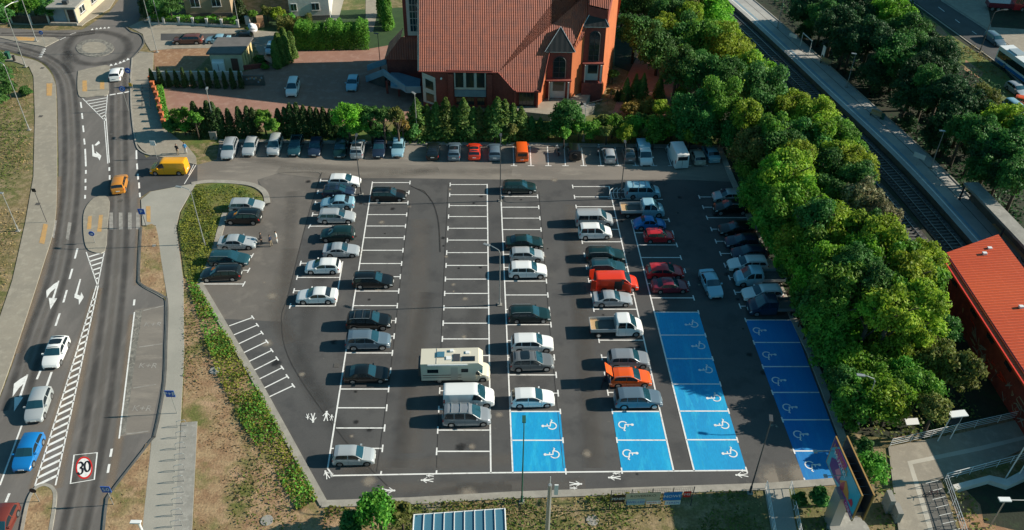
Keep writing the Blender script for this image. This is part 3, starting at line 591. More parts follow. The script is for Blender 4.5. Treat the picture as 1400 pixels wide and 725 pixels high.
def text_mesh(s,ext=0):
    cu=D.curves.new('t','FONT'); cu.body=s; cu.align_x='CENTER'; cu.align_y='CENTER'; cu.extrude=ext; cu.resolution_u=2
    o=D.objects.new('t',cu); COL.objects.link(o); dg=bpy.context.evaluated_depsgraph_get(); me=D.meshes.new_from_object(o.evaluated_get(dg)); D.objects.remove(o); D.curves.remove(cu); return me
def ground_text(s,c,size,ux,z,mat='line_worn',name='painted_letters'):
    me=text_mesh(s); g=G(*c); u=Vector((ux[0],ux[1],0)).normalized(); v=Vector((-u.y,u.x,0)); mb=MB()
    vs=[g+u*(w.co.x*size)+v*(w.co.y*size) for w in me.vertices]
    for p in me.polygons: mb.face([(vs[i].x,vs[i].y,z) for i in p.vertices])
    return struct(mb.build(name,[mat]))
def wall_text(mb,s,c,u,v,size,mi):
    me=text_mesh(s); c=Vector(c);u=Vector(u);v=Vector(v)
    for p in me.polygons: mb.face([c+u*(me.vertices[i].co.x*size)+v*(me.vertices[i].co.y*size) for i in p.vertices],mi)
for c in ((209.3,444),(202.5,500.5),(194.5,559)): ground_text('K+R',c,1.05,(1,0),.032)
b2=MB()
for a,b in (((196,425),(224,418.5)),((190,475),(222,470.5)),((182,531),(213.5,526)),((173,594),(203,590))): line(b2,a,b,.13,.034)
struct(b2.build('bay_lines',['line_worn']))
dr=MB()
for x,y in ((58,94),(56,160),(165,275),(52,280),(151,184),(880,300),(460,500)): 
    g=G(x,y); dr.box((g.x,g.y,.06 if x<100 else .035),(.55,.55,.12 if x<100 else .02))
struct(dr.build('drain_covers',['kerb_dark']))
# ============================================================ VEHICLES
def lerpf(pts):
    xs_=[p[0] for p in pts]; ys_=[p[1] for p in pts]
    return lambda s: float(np.interp(s,xs_,ys_))
TY={
'hatch':dict(L=4.10,W=1.78,top=[(0,.50),(.025,.66),(.08,.78),(.22,.93),(.26,.96),(.44,1.38),(.52,1.45),(.78,1.44),(.90,1.36),(.975,.98),(1,.62)],belt=[(0,.46),(.03,.60),(.10,.72),(.25,.88),(.6,.94),(.9,.98),(.975,.92),(1,.58)],ws=(.27,.44),rw=(.905,.968),sw=[(.34,.60),(.62,.885)],fw=.175,rwh=.80),
'sedan':dict(L=4.60,W=1.80,top=[(0,.50),(.025,.66),(.08,.76),(.24,.92),(.28,.95),(.43,1.36),(.50,1.43),(.66,1.42),(.73,1.36),(.85,1.04),(.96,1.02),(.99,.85),(1,.60)],belt=[(0,.46),(.03,.60),(.10,.70),(.27,.87),(.6,.92),(.85,.96),(.97,.95),(1,.56)],ws=(.285,.435),rw=(.735,.845),sw=[(.35,.55),(.565,.74)],fw=.18,rwh=.79),
'wagon':dict(L=4.70,W=1.82,top=[(0,.50),(.025,.66),(.08,.77),(.23,.93),(.26,.96),(.41,1.38),(.48,1.47),(.85,1.46),(.93,1.38),(.985,1.0),(1,.60)],belt=[(0,.46),(.03,.60),(.10,.71),(.25,.88),(.6,.93),(.93,.97),(.985,.92),(1,.56)],ws=(.268,.415),rw=(.935,.98),sw=[(.33,.535),(.55,.735),(.75,.90)],fw=.175,rwh=.80),
'suv':dict(L=4.50,W=1.86,top=[(0,.62),(.02,.82),(.07,.96),(.22,1.08),(.25,1.11),(.40,1.56),(.48,1.65),(.82,1.64),(.92,1.55),(.98,1.10),(1,.72)],belt=[(0,.58),(.03,.76),(.10,.88),(.25,1.02),(.6,1.06),(.92,1.10),(.98,1.02),(1,.66)],ws=(.258,.405),rw=(.925,.972),sw=[(.32,.54),(.555,.75),(.765,.895)],fw=.175,rwh=.81,gc=.30,wr=.36,clad=1),
'mpv':dict(L=4.45,W=1.82,top=[(0,.55),(.02,.75),(.07,.88),(.17,1.02),(.20,1.06),(.38,1.68),(.46,1.78),(.88,1.78),(.95,1.70),(.985,1.10),(1,.62)],belt=[(0,.5),(.03,.68),(.10,.80),(.20,.96),(.6,1.02),(.95,1.06),(.985,1.0),(1,.58)],ws=(.21,.385),rw=(.952,.98),sw=[(.30,.52),(.545,.74),(.76,.93)],fw=.16,rwh=.81),
'van':dict(L=5.05,W=1.95,top=[(0,.62),(.02,.85),(.06,1.02),(.14,1.14),(.165,1.18),(.32,1.88),(.38,1.96),(.97,1.95),(.99,1.88),(1,.70)],belt=[(0,.56),(.03,.76),(.10,.92),(.165,1.04),(.5,1.10),(.99,1.10),(1,.64)],ws=(.175,.325),rw=None,sw=[(.245,.42)],fw=.155,rwh=.80,tum=.14,wr=.34),
'bus_van':dict(L=5.0,W=1.92,top=[(0,.62),(.02,.85),(.06,1.02),(.14,1.14),(.165,1.18),(.32,1.86),(.38,1.94),(.97,1.93),(.99,1.84),(1,.70)],belt=[(0,.56),(.03,.76),(.10,.92),(.165,1.04),(.5,1.10),(.99,1.10),(1,.64)],ws=(.175,.325),rw=None,sw=[(.245,.42),(.44,.66),(.68,.93)],fw=.155,rwh=.80,tum=.14,wr=.34),
'big_van':dict(L=5.7,W=2.05,top=[(0,.7),(.02,.95),(.06,1.15),(.12,1.30),(.14,1.34),(.27,2.25),(.33,2.50),(.98,2.50),(.995,2.4),(1,.70)],belt=[(0,.6),(.03,.8),(.10,1.0),(.14,1.2),(.5,1.28),(.99,1.28),(1,.64)],ws=(.145,.255),rw=None,sw=[(.205,.34)],fw=.15,rwh=.78,tum=.06,wr=.36),
'cab':dict(L=3.0,W=1.98,top=[(0,.66),(.04,.95),(.10,1.12),(.22,1.26),(.25,1.30),(.50,2.05),(.58,2.14),(.97,2.13),(1,2.05)],belt=[(0,.58),(.05,.82),(.15,1.02),(.25,1.14),(.5,1.20),(1,1.20)],ws=(.265,.505),rw=None,sw=[(.37,.64),(.68,.93)],fw=.27,rwh=None,tum=.12,wr=.36),
'beetle':dict(L=4.08,W=1.60,top=[(0,.45),(.04,.62),(.12,.80),(.24,.92),(.28,.96),(.40,1.40),(.48,1.50),(.62,1.49),(.76,1.34),(.90,.98),(.97,.72),(1,.50)],belt=[(0,.42),(.05,.58),(.15,.74),(.28,.88),(.6,.92),(.85,.88),(.95,.68),(1,.46)],ws=(.285,.40),rw=(.68,.78),sw=[(.34,.53),(.55,.70)],fw=.19,rwh=.78),
'small':dict(L=3.55,W=1.62,top=[(0,.50),(.03,.68),(.09,.80),(.22,.92),(.26,.95),(.42,1.40),(.50,1.48),(.84,1.47),(.93,1.38),(.98,.98),(1,.60)],belt=[(0,.46),(.03,.62),(.10,.74),(.25,.88),(.6,.93),(.93,.97),(.98,.92),(1,.56)],ws=(.27,.42),rw=(.935,.975),sw=[(.33,.60),(.62,.89)],fw=.18,rwh=.82,wr=.29),
'coupe':dict(L=4.5,W=1.8,top=[(0,.48),(.025,.62),(.08,.72),(.26,.88),(.30,.91),(.45,1.28),(.53,1.36),(.66,1.35),(.76,1.24),(.88,1.00),(.97,.97),(.99,.8),(1,.58)],belt=[(0,.44),(.03,.58),(.10,.68),(.28,.84),(.6,.90),(.88,.94),(.97,.92),(1,.54)],ws=(.31,.455),rw=(.735,.86),sw=[(.37,.60),(.615,.75)],fw=.18,rwh=.79),
'jeep':dict(L=3.9,W=1.75,top=[(0,.85),(.03,1.0),(.28,1.06),(.30,1.08),(.36,1.70),(.40,1.80),(.95,1.80),(.98,1.75),(1,.8)],belt=[(0,.8),(.04,.94),(.28,1.0),(.6,1.04),(.98,1.04),(1,.76)],ws=(.305,.362),rw=(.97,.99),sw=[(.36,.60),(.63,.92)],fw=.17,rwh=.82,gc=.35,wr=.38,tum=.08,clad=1),
}
SPEC={}; MATS['PAINT']=MATS['paint_white']
def surf(ty):
    t=TY[ty]; L_,W_=t['L'],t['W']; top=lerpf(t['top']); bl=lerpf(t['belt']); tum=t.get('tum',.30); gc=t.get('gc',.22); wr=t.get('wr',.32)
    boxy=ty in('van','bus_van','big_van','cab','jeep')
    hw=lerpf([(0,.80),(.02,.88),(.07,.95),(.16,1),(.9,1),(.975,.975 if boxy else .95),(1,.95 if boxy else .84)])
    wx=[w for w in (t['fw'],t['rwh']) if w]; ra=wr+.06
    def bot(s):
        z=gc
        for w in wx:
            d=(s-w)*L_
            if abs(d)<ra: z=max(z,wr+math.sqrt(ra*ra-d*d))
        return z
    def ring(s):
        h=W_/2*hw(s); zt=top(s); zb_=min(bl(s),zt); b=bot(s); b=min(b,zb_-.05); dz=zt-zb_; wt=h*.97-tum*dz; rr=min(.07,dz*.35)
        m=max(b+.02,(b*.4+zb_*.6))
        P7=[(0,gc),(h*.78,b),(h*.985,b+.015),(h,m),(h*.975,zb_),(wt,zt-rr),(wt-.11,zt-.005),(0,zt+.035)]
        return P7
    def pt(s,k):
        mir=1
        if k>7: k=14-k; mir=-1
        r=ring(s); i=min(int(k),6); f=k-i; y=r[i][0]*(1-f)+r[i+1][0]*f; z=r[i][1]*(1-f)+r[i+1][1]*f
        return Vector((L_*(.5-s),-y*mir,z))      # k<7 is the right-hand side
    return t,ring,pt,wx,ra,wr
def panel(mb,pt,s0,s1,k0,k1,off=.012,ns=6,nk=3,mi=0):
    """s0,s1 may be (at k0, at k1)"""
    a0,a1=s0 if isinstance(s0,tuple) else (s0,s0); b0,b1=s1 if isinstance(s1,tuple) else (s1,s1)
    rows=[]
    for j in range(nk+1):
        f=j/nk; k=k0+(k1-k0)*f; sa=a0+(a1-a0)*f; sb=b0+(b1-b0)*f; r=[]
        for i in range(ns+1):
            s=sa+(sb-sa)*i/ns; p=pt(s,k); e=.004; kk=min(max(k,.02),13.98)
            dn=(pt(s+e,kk)-pt(s-e,kk)).cross(pt(s,kk+.02)-pt(s,kk-.02))
            if dn.length<1e-9: dn=Vector((0,0,1))
            dn.normalize()
            c=p-Vector((0,0,.8)); c.x=0
            if dn.dot(c)<0: dn=-dn
            r.append(p+dn*off)
        rows.append(r)
    for j in range(nk):
        for i in range(ns): mb.face([rows[j][i],rows[j][i+1],rows[j+1][i+1],rows[j+1][i]],mi)
def car_spec(ty):
    if ty in SPEC: return SPEC[ty]
    t,ring,pt,wx,ra,wr=surf(ty); L_=t['L']; S_=set(np.linspace(0,1,15).round(4).tolist())
    for l in('top','belt'):
        for x,_ in t[l]: S_.add(round(x,4))
    for x in(.01,.02,.05,.985,.995): S_.add(x)
    for w in wx:
        for d in np.linspace(-ra,ra,9): S_.add(round(w+d/L_,4))
        S_.add(round(w+(ra+.01)/L_,4)); S_.add(round(w-(ra+.01)/L_,4))
    S_=sorted(x for x in S_ if 0<=x<=1)
    mb=MB(); KS=list(range(14)); rings=[]
    for s in S_:
        rings.append(len(mb.v))
        for k in KS: mb.v.append(tuple(pt(s,k)))
    for a,b in zip(rings,rings[1:]):
        for i in range(14):
            j=(i+1)%14; mb.f.append((a+i,a+j,b+j,b+i)); mb.m.append(1 if i in(0,13) or (t.get('clad') and i in(1,12)) else 0)
    for sgn in(0,1):
        for sx in ([t['sw'][0][0]-.035]+[(p[1]+q[0])/2 for p,q in zip(t['sw'],t['sw'][1:])]+[t['sw'][min(1,len(t['sw'])-1)][1]-.01])[:3]:
            panel(mb,pt,sx-.002,sx+.002,2.3 if not sgn else 11.7,3.95 if not sgn else 10.05,.005,1,2,1)
    mb.f.append(tuple(rings[0]+i for i in range(14))[::-1]); mb.m.append(0); mb.f.append(tuple(rings[-1]+i for i in range(14))); mb.m.append(0)
    parts=[]
    me=mb.mesh('body',['paint_white','black_plastic'],True)
    bm=bmesh.new(); bm.from_mesh(me); bmesh.ops.recalc_face_normals(bm,faces=bm.faces)
    for e in bm.edges: 
        if len(e.link_faces)==2 and e.calc_face_angle(0)>math.radians(38): e.smooth=False
    bm.to_mesh(me); bm.free(); parts.append(('body',me,'PAINT',None))
    def add(name,mb,mat,par=0,smooth=False): parts.append((name,mb.mesh(name,[mat],smooth),mat,par))
    g=MB(); a,b=t['ws']; panel(g,pt,(a+.012,a),(b,b),5.35,7,ns=4,nk=3); panel(g,pt,(a,a+.012),(b,b),7,8.65,ns=4,nk=3); add('windscreen',g,'glass_blue')
    if t['rw']:
        a,b=t['rw']; g=MB(); panel(g,pt,a,b,5.4,7,ns=3,nk=3); panel(g,pt,a,b,7,8.6,ns=3,nk=3); add('rear_window',g,'glass_dark')
    for sgn in(0,1):
        for (a,b) in t['sw']:
            g=MB(); k0,k1=(4.14,4.93) if not sgn else (9.86,9.07)
            first=(a==t['sw'][0][0]); last=(b==t['sw'][-1][1])
            sa=(a-(.055 if first and ty not in('cab',) else 0),a+(.03 if first else 0)); sb=(b+(.02 if last else 0),b-(.015 if last else 0))
            panel(g,pt,sa,sb,k0,k1,ns=6,nk=2); add('side_window',g,'glass_dark')
        k0,k1=(3.35,3.98) if not sgn else (10.65,10.02)
        g=MB(); panel(g,pt,.012,.075,k0,k1,.015,4,1); add('headlight',g,'headlight')
        if ty!='cab':
            g=MB(); hi=ty in('van','bus_van','big_van','mpv'); panel(g,pt,.965,.992,3.3 if not sgn else 10.7,(4.3 if hi else 3.98) if not sgn else (9.7 if hi else 10.02),.015,2,1); add('taillight',g,'taillight')
        # mirror
        y=-(t['W']/2+.09)*(1 if not sgn else -1); s=t['ws'][0]+.075; z=lerpf(t['belt'])(s)+.10; g=MB(); g.box((L_*(.5-s),y,z),(.14,.22,.15)); add('wing_mirror',g,'PAINT')
        # door seams
    g=MB(); zt=.46+t.get('gc',.22)-.22; g.box((L_/2+.012,0,zt),(.03,.5,.11)); add('number_plate',g,'plate')
    if ty!='cab': g=MB(); g.box((-L_/2-.012,0,zt+.15),(.03,.5,.11)); add('number_plate',g,'plate')
    g=MB(); g.box((L_/2*.985+.02,0,.30+t.get('gc',.22)-.2),(.08,t['W']*.62,.16)); add('grille',g,'black_plastic')
    for w in wx:
        for sg_ in(1,-1):
            x=L_*(.5-w); y=sg_*(t['W']/2-.13); m=MB(); m.cyl((x,y-.10,wr),(x,y+.10,wr),wr,n=16); wi=len(parts); add('wheel',m,'tyre')
            m=MB(); m.cyl((x,y+sg_*.10,wr),(x,y+sg_*.115,wr),wr*.66,n=10); add('rim',m,'rim',wi)
    SPEC[ty]=parts; return parts
def extra_parts(ty,opts):
    t,ring,pt,wx,ra,wr=surf(ty); out=[]
    if 'panoroof' in opts: g=MB(); s0=t['ws'][1]+.02; s1=(t['rw'] or(.9,.95))[0]-.03; panel(g,pt,s0,s1,5.9,7,.012,3,2); panel(g,pt,s0,s1,7,8.1,.012,3,2); out.append(('sunroof',g,'glass_dark'))
    if 'rails' in opts:
        for kk in(5.15,8.85):
            g=MB(); q=[pt(s,kk)+Vector((0,0,.09)) for s in np.linspace(t['ws'][1]+.05,(t['rw'] or(.93,.95))[0]-.03,6)]; g.tube(q,.025,5); out.append(('roof_rail',g,'steel'))
    if 'bars' in opts:
        for s in(.45,.62,.80):
            g=MB(); a=pt(s,5.1)+Vector((0,0,.12)); b=pt(s,8.9)+Vector((0,0,.12)); g.cyl(a,b,.03,n=5); out.append(('roof_bar',g,'steel_dark' if 'dbars' in opts else 'steel'))
    if 'spare' in opts: g=MB(); g.cyl((-t['L']/2-.22,.1,1.0),(-t['L']/2-.02,.1,1.0),.38,n=16); out.append(('spare_wheel',g,'tyre'))
    return out
CARM={}
def place(root,parts,paint):
    made=[]
    for name,me,mat,par in parts:
        o=D.objects.new(name,me); COL.objects.link(o); o.parent=root if par is None or par==0 and name=='body' else (root if par in(None,0) else made[par])
        if mat=='PAINT' or name=='body':
            o.material_slots[0].link='OBJECT'; o.material_slots[0].material=MATS['paint_'+paint]
        made.append(o)
    return made
def car(name,ty,px,py,ang,paint,label,cat='car',group=None,opts=(),zc=.55,sc=(1,1,1)):
    g=G(px,py,zc); r=D.objects.new(name,None); COL.objects.link(r); r.empty_display_size=.3
    r.location=(g.x,g.y,.02); r.rotation_euler=(0,0,math.radians(ang)); r.scale=sc; tag(r,label,cat,group)
    base_=car_spec(ty); place(r,base_,paint)
    for nm,g_,mat in extra_parts(ty,opts):
        key=(ty,nm,tuple(sorted(opts)),len([1 for k in CARM if k[0]==ty]))
        o=D.objects.new(nm,g_.mesh(nm,[mat])); COL.objects.link(o); o.parent=r
    return r
def parts_to(root,lst):
    for nm,g_,mat in lst:
        o=D.objects.new(nm,g_.mesh(nm,[mat] if isinstance(mat,str) else mat)); COL.objects.link(o); o.parent=root
GR='vehicles parked in the car park bays'
R_,L_A,U_,D_=2.5,182.5,92.5,-87.5
# (type, px, py, heading, paint, label, opts, scale)
CARS=[
('wagon',314,204,-86,'silver','silver estate car, first car at the left end of the row along the hedge',('rails',),1),
('hatch',342.5,201,D_,'lightsilver','pale silver hatchback second from the left in the hedge row',(),1),
('mpv',376,200,D_,'lightsilver','light silver people carrier third from the left in the hedge row',(),.95),
('wagon',404.5,200,D_,'teal','blue grey estate with dark glass roof, fourth from the left in the hedge row',('panoroof','rails'),.95),
('hatch',431.5,201.5,D_,'navy','navy hatchback fifth from the left in the hedge row, before the gap',(),1),
('hatch',466,203.5,D_,'green','dark green hatchback just right of the first gap in the hedge row',(),1),
('suv',489.5,204,U_,'silver','silver estate with roof rails and red tail lights facing the hedge',('panoroof','rails'),.98),
('hatch',518.5,203,D_,'navy','dark navy hatchback next to the light blue car by the hedge',(),1.05),
('hatch',544.5,202.5,D_,'lightblue','light blue hatchback in the hedge row, left of the wide gap',(),1),
('hatch',592,206,U_,'black','black hatchback nose to the hedge, right of the wide gap',('panoroof',),1),
('wagon',621,206,U_,'bluegrey','dark grey estate with glass roof between the black and the red car',('panoroof',),.93),
('hatch',648.5,206.5,U_,'scarlet','red hatchback with black roof glass parked nose to the hedge',('panoroof',),.97),
('hatch',676,207,U_,'bluegrey','blue grey hatchback between the red hatchback and the orange van',(),.98),
('van',713,205,U_,'orange','orange panel van with rear window, nose to the hedge',('rear',),.86),
('jeep',785,208,U_,'black','black off-road car with spare wheel on its back door',('spare',),.95),
('small',832.5,212,U_,'silver','small silver hatchback parked beside the right-hand motorbike',(),1),
('small',859.5,211,U_,'grey','small grey hatchback left of the white pickup',('panoroof',),.98),
('big_van',926,211,96,'white','tall white panel van with barn doors in the shaded end of the hedge row',('rear',),.93),
('hatch',953.5,214,94,'beige','beige hatchback squeezed between the tall white van and the last silver saloon',(),.9),
('sedan',971.5,209.5,97,'lightblue','silver blue saloon, last car at the right end of the hedge row',(),.92),
('wagon',337.5,281.5,R_-1,'lightsilver','silver estate at the tip of the grass nose, first in the kerbside group',(),.93),
('suv',333,298,L_A-2,'black','black off-roader with red tail light behind the silver estate at the grass nose',('rails',),1),
('sedan',324.5,332,R_,'lightsilver','silver saloon with three people standing at its bonnet',(),1),
('wagon',313.5,354.5,R_-2,'teal','dark grey-green estate between the silver saloon and the black estate',('rails',),1),
('wagon',302.5,374.5,L_A+2,'black','black estate, nearest car of the kerbside group on the left',('rails',),1),
('hatch',471,248.5,R_-2,'white','white hatchback at the top of the second column',(),1.06),
('hatch',463,262.5,R_,'navy','navy hatchback under the white one in the second column',('panoroof',),1.02),
('sedan',461.5,277.5,L_A,'lightblue','blue silver saloon facing left, third in the second column',(),.95),
('wagon',460.5,296.5,R_,'lightsilver','silver estate with roof rails, fourth in the second column',('rails',),1),
('suv',461.5,321.5,L_A,'green','dark green off-roader with bright red tail lamp in the second column',(),.93),
('coupe',466.5,342.5,R_,'silver','grey metallic saloon with dark rear glass above the white hatchback',(),.97),
('hatch',441.5,365,L_A,'white','white hatchback facing left, above the white saloon',(),1),
('sedan',433.5,405,L_A,'white','white saloon alone in the lowest marked bay of the second column',(),1),
('wagon',531,267,R_,'black','black estate alone at the top of the third column',('rails',),.98),
('wagon',510,384,R_,'black','black estate alone halfway down the third column',('rails',),1),
('suv',504.5,440.5,R_,'black','black off-roader with roof bars above the blue grey one',('rails','panoroof','bars','dbars'),1.08),
('suv',503.5,467,R_,'bluegrey','blue grey off-roader below the black one with roof bars',('rails',),1.06),
('sedan',501,512,R_,'black','black saloon left of the motorhome',(),1),
('small',484,624,R_,'lightsilver','small silver boxy car alone in the bottom bay of the third column',(),1.1),
('van',641,541,R_,'white','white panel van with blue grey side directly below the motorhome',(),1),
('mpv',638,570,R_,'midgrey','grey people carrier with roof bars below the white van',('bars','rails'),1.06),
('wagon',710,256.5,R_,'green','dark green estate at the top of the fifth column by the lamp post',(),.96),
('sedan',716.5,332,R_,'green','dark green saloon above the silver and white cars in the fifth column',(),1),
('small',720,349.5,R_,'lightsilver','small silver hatchback between dark saloon and white crossover',(),1.15),
('suv',721.5,371,R_,'white','white crossover just below the small silver hatchback',(),1),
('wagon',723.5,430.5,R_,'green','dark green estate alone between two gaps of the fifth column',('rails',),1),
('suv',727.5,471,R_,'white','white crossover above the grey one with black roof',(),1),
('suv',727,496,R_,'grey','grey crossover with black glass roof below the white one',('panoroof',),1.02),
('hatch',728,545,R_,'white','white hatchback just above the blue bays of the fifth column',(),1.06),
('bus_van',812.5,298,R_,'lightsilver','pale silver window van at the top of the sixth column',(),.95),
('mpv',813.5,318,R_,'white','white high-roofed small van below the silver window van',(),.93),
('wagon',827,349,R_,'green','dark green estate upper of the pair above the red van',('rails',),1),
('wagon',830,366,R_,'teal','teal estate half hidden behind the red van',('rails',),.93),
('coupe',837,409,R_,'silver','silver coupe directly below the red van',(),1),
('suv',859,492.5,R_,'midgrey','grey crossover above the orange car with open tailgate',(),.97),
('suv',872,546.5,R_,'bluegrey','blue grey off-roader just above the blue bays of the sixth column',(),1.06),
('bus_van',879,260,R_,'lightblue','blue and white camper van at the shaded top of the seventh column',('bars',),.93),
('beetle',888,306,R_,'blue','shiny blue rounded car just below the white dropside truck in shade',(),1),
('small',901,323.5,R_,'red','small old red hatchback above the empty bays in the shade',(),1.05),
('hatch',909,372,R_,'red','bright red hatchback above the dark maroon saloon',(),1.08),
('sedan',916,391,R_,'darkred','dark maroon saloon, lowest car of the seventh column',(),.93),
('sedan',972,388,-82,'lightblue','pale blue-white saloon standing in the shaded driving lane',(),1),
('hatch',994,268.5,L_A,'lightsilver','pale hatchback at the top of the column under the trees',(),.93),
('suv',999,285,L_A,'black','black off-roader second from the top under the trees',('rails',),1),
('wagon',1007,313.5,L_A,'black','black estate third from the top under the trees, after an empty bay',(),.95),
('hatch',1014.5,331,L_A,'navy','dark blue hatchback fourth from the top under the trees',(),1.02),
('hatch',1024,346.5,L_A,'navy','dark navy hatchback above the white car under the trees',(),1.05),
('wagon',1022,361.5,L_A,'white','white estate just above the white flatbed truck under the trees',('rails',),1),
('wagon',1042,401.5,L_A+2,'white','white estate between the two flatbed trucks under the trees',('rails',),.97),
]
for i,(ty,px,py,a,pt_,lb,op,s) in enumerate(CARS):
    nm={'suv':'crossover_car','wagon':'estate_car','hatch':'hatchback_car','sedan':'saloon_car','coupe':'saloon_car','mpv':'people_carrier','van':'panel_van','bus_van':'minibus','big_van':'panel_van','beetle':'rounded_car','small':'small_car','jeep':'off_road_car'}[ty]
    cat='van' if 'van' in ty else 'car'
    op2=tuple(o for o in op if o!='rear'); r=car(nm,ty,px,py,a+random.uniform(-.7,.7),pt_,lb,cat,GR,op2,zc=.55 if 'van' not in ty else .9,sc=(s,min(1,.5+s/2+.02),min(1.03,.55+s*.45)))
    if 'rear' in op:
        t=TY[ty]; g=MB(); zt=t['top'][-2][1]; g.box((-t['L']/2-.012,0,zt*.76),(.02,t['W']*.68,zt*.24)); 
        g2=MB(); g2.box((-t['L']/2-.012,0,zt*.45),(.025,.03,zt*.6)); parts_to(r,[('rear_window',g,'glass_dark'),('door_seam',g2,'black_plastic')])
GT='vehicles on the main road'
car('hatchback_car','hatch',76.5,482,-84,'white','white hatchback with black roof driving down the main road','car',GT,('panoroof',),sc=(1.02,1,1))
car('hatchback_car','hatch',53,554,-81,'lightsilver','silver hatchback between the white and the blue car on the main road','car',GT,(),sc=(1.0,1,1.05))
car('hatchback_car','hatch',39,618,-85,'blue','bright blue hatchback driving down the main road','car',GT)
car('hatchback_car','hatch',2,718,-86,'maroonbrown','dark red car cut off at the lower left corner of the road','car',GT)
car('hatchback_car','hatch',159.5,101,101,'white','white hatchback waiting to enter the roundabout','car',GT)
car('crossover_car','suv',164,252,103,'amber','amber brown crossover driving up towards the roundabout','car',GT,sc=(.88,.95,.97))
car('panel_van','van',231,228,182,'yellow','yellow panel van turning out of the car park entrance','van',GT,zc=.9,sc=(.98,1,1))
GU='cars parked around the yard and side street'
car('estate_car','suv',257,55,184,'brown','dark brown-red car parked on the side street before the hut','car',GU,sc=(1.15,1,.95))
car('saloon_car','sedan',298.5,54,183,'lightblue','light blue car on the side street left of the hut roof','car',GU,sc=(.95,1,.95))
car('hatchback_car','hatch',330,51,183,'black','black car half hidden behind the flat roof of the hut','car',GU)
car('small_car','small',371,67,-88,'lightblue','pale car in the shade beside the thuja clump','car',GU)
car('people_carrier','mpv',400.5,121,-86,'white','white people carrier at the sunlit edge of the church yard','car',GU)
car('hatchback_car','hatch',482,114.5,-88,'lightblue','pale silver hatchback in the shade of the church yard','car',GU)
_v=G(1372,62,.7)-G(1350,46,.7); HF=math.degrees(math.atan2(_v.y,_v.x))
GV='vehicles on the far road at upper right'
car('estate_car','wagon',1360,54,HF,'bluegrey','blue grey estate driving on the far road at the upper right','car',GV)
car('hatchback_car','hatch',1390,123,HF+3,'silver','silver hatchback parked beside the bus at the right edge','car',GV)
car('people_carrier','mpv',1388,151,HF+3,'lightblue','white people carrier lowest of the vehicles at the right edge','car',GV)
# ---- special vehicles
def special(name,px,py,ang,label,cat,zc=.8,group=GR,sc=(1,1,1)):
    g=G(px,py,zc); r=D.objects.new(name,None); COL.objects.link(r); r.empty_display_size=.3
    r.location=(g.x,g.y,.02); r.rotation_euler=(0,0,math.radians(ang)); r.scale=sc; return tag(r,label,cat,group)
def add_wheels(r,xs_,yw,rad=.36):
    for x in xs_:
        for s in(1,-1):
            m=MB(); m.cyl((x,s*yw-.12,rad),(x,s*yw+.12,rad),rad,n=16); o=D.objects.new('wheel',m.mesh('wheel',['tyre'])); COL.objects.link(o); o.parent=r
            m=MB(); m.cyl((x,s*(yw+.12),rad),(x,s*(yw+.135),rad),rad*.6,n=10); q=D.objects.new('rim',m.mesh('rim',['rim'])); COL.objects.link(q); q.parent=o
def flatbed(px,py,ang,paint,label,bedmat='concrete_dark',board=True,sc=(1,1,1),rack=False):
    r=special('dropside_truck',px,py,ang,label,'truck',sc=sc)
    # cab placed at the front: cab spec runs -1.5..1.5, shift forward by 1.25
    base_=car_spec('cab'); made=place(r,base_,paint)
    for (nm,me,mat,par),o in zip(base_,made):
        if o.parent==r: o.location=(1.35,0,.02)
    W_=2.0
    g=MB(); g.box((-1.55,0,.85),(2.75,W_,.12)); bx=MB(); 
    parts_to(r,[('load_bed',g,bedmat)])
    for nm,c,s in(('side_board',(-1.55,W_/2,1.1),(2.75,.05,.40)),('side_board',(-1.55,-W_/2,1.1),(2.75,.05,.40)),('tail_board',(-2.93,0,1.1),(.05,W_,.40)),('head_board',(-.20,0,1.3),(.06,W_,.85))):
        g=MB(); g.box(c,s); parts_to(r,[(nm,g,'paint_'+('lightsilver' if paint!='navy' else 'grey'))])
    g=MB(); g.box((-1.0,0,.55),(3.9,.9,.25)); parts_to(r,[('chassis',g,'black_plastic')])
    if board: g=MB(); g.box((-2.45,0,.95),(.8,1.85,.10)); parts_to(r,[('plywood_sheet',g,'wood_board')])
    add_wheels(r,(-2.05,),.86); 
    g=MB(); g.box((-2.9,.8,.75),(.06,.25,.12)); g.box((-2.96,-.8,.75),(.06,.25,.12)); parts_to(r,[('taillight',g,'taillight')])
    return r
flatbed(878.5,286,R_,'lightblue','pale blue crew-cab dropside truck in front of the cycle rack',sc=(.98,.98,.95))
flatbed(843,446.5,R_,'white','white crew-cab dropside truck with plywood in its bed',sc=(1,1,1))
flatbed(1038,379,L_A,'lightblue','white crew-cab flatbed truck backed under the trees',board=False,sc=(1,.97,.95))
flatbed(1058,418.5,L_A,'navy','dark blue flatbed truck above the far right blue bays',board=False,sc=(1.02,.97,.95))
# white pickup with blue canopy in the hedge row
r=special('pickup_truck',881,209,D_,'white pickup with canopy, bonnet towards the driving lane, left of an empty bay','truck',sc=(.95,.95,.95))
b_=car_spec('cab'); md=place(r,b_,'white')
for o in md:
    if o.parent==r: o.location=(1.1,0,-.12); o.scale=(.95,.95,.85)
g=MB(); g.box((-1.45,0,1.15),(2.4,1.8,1.25)); g2=MB(); g2.box((-1.45,-.92,1.4),(1.6,.03,.4)); g2.box((-1.45,.92,1.4),(1.6,.03,.4)); parts_to(r,[('canopy',g,'paint_lightblue'),('side_window',g2,'glass_dark')]); add_wheels(r,(-1.7,),.8,.34)
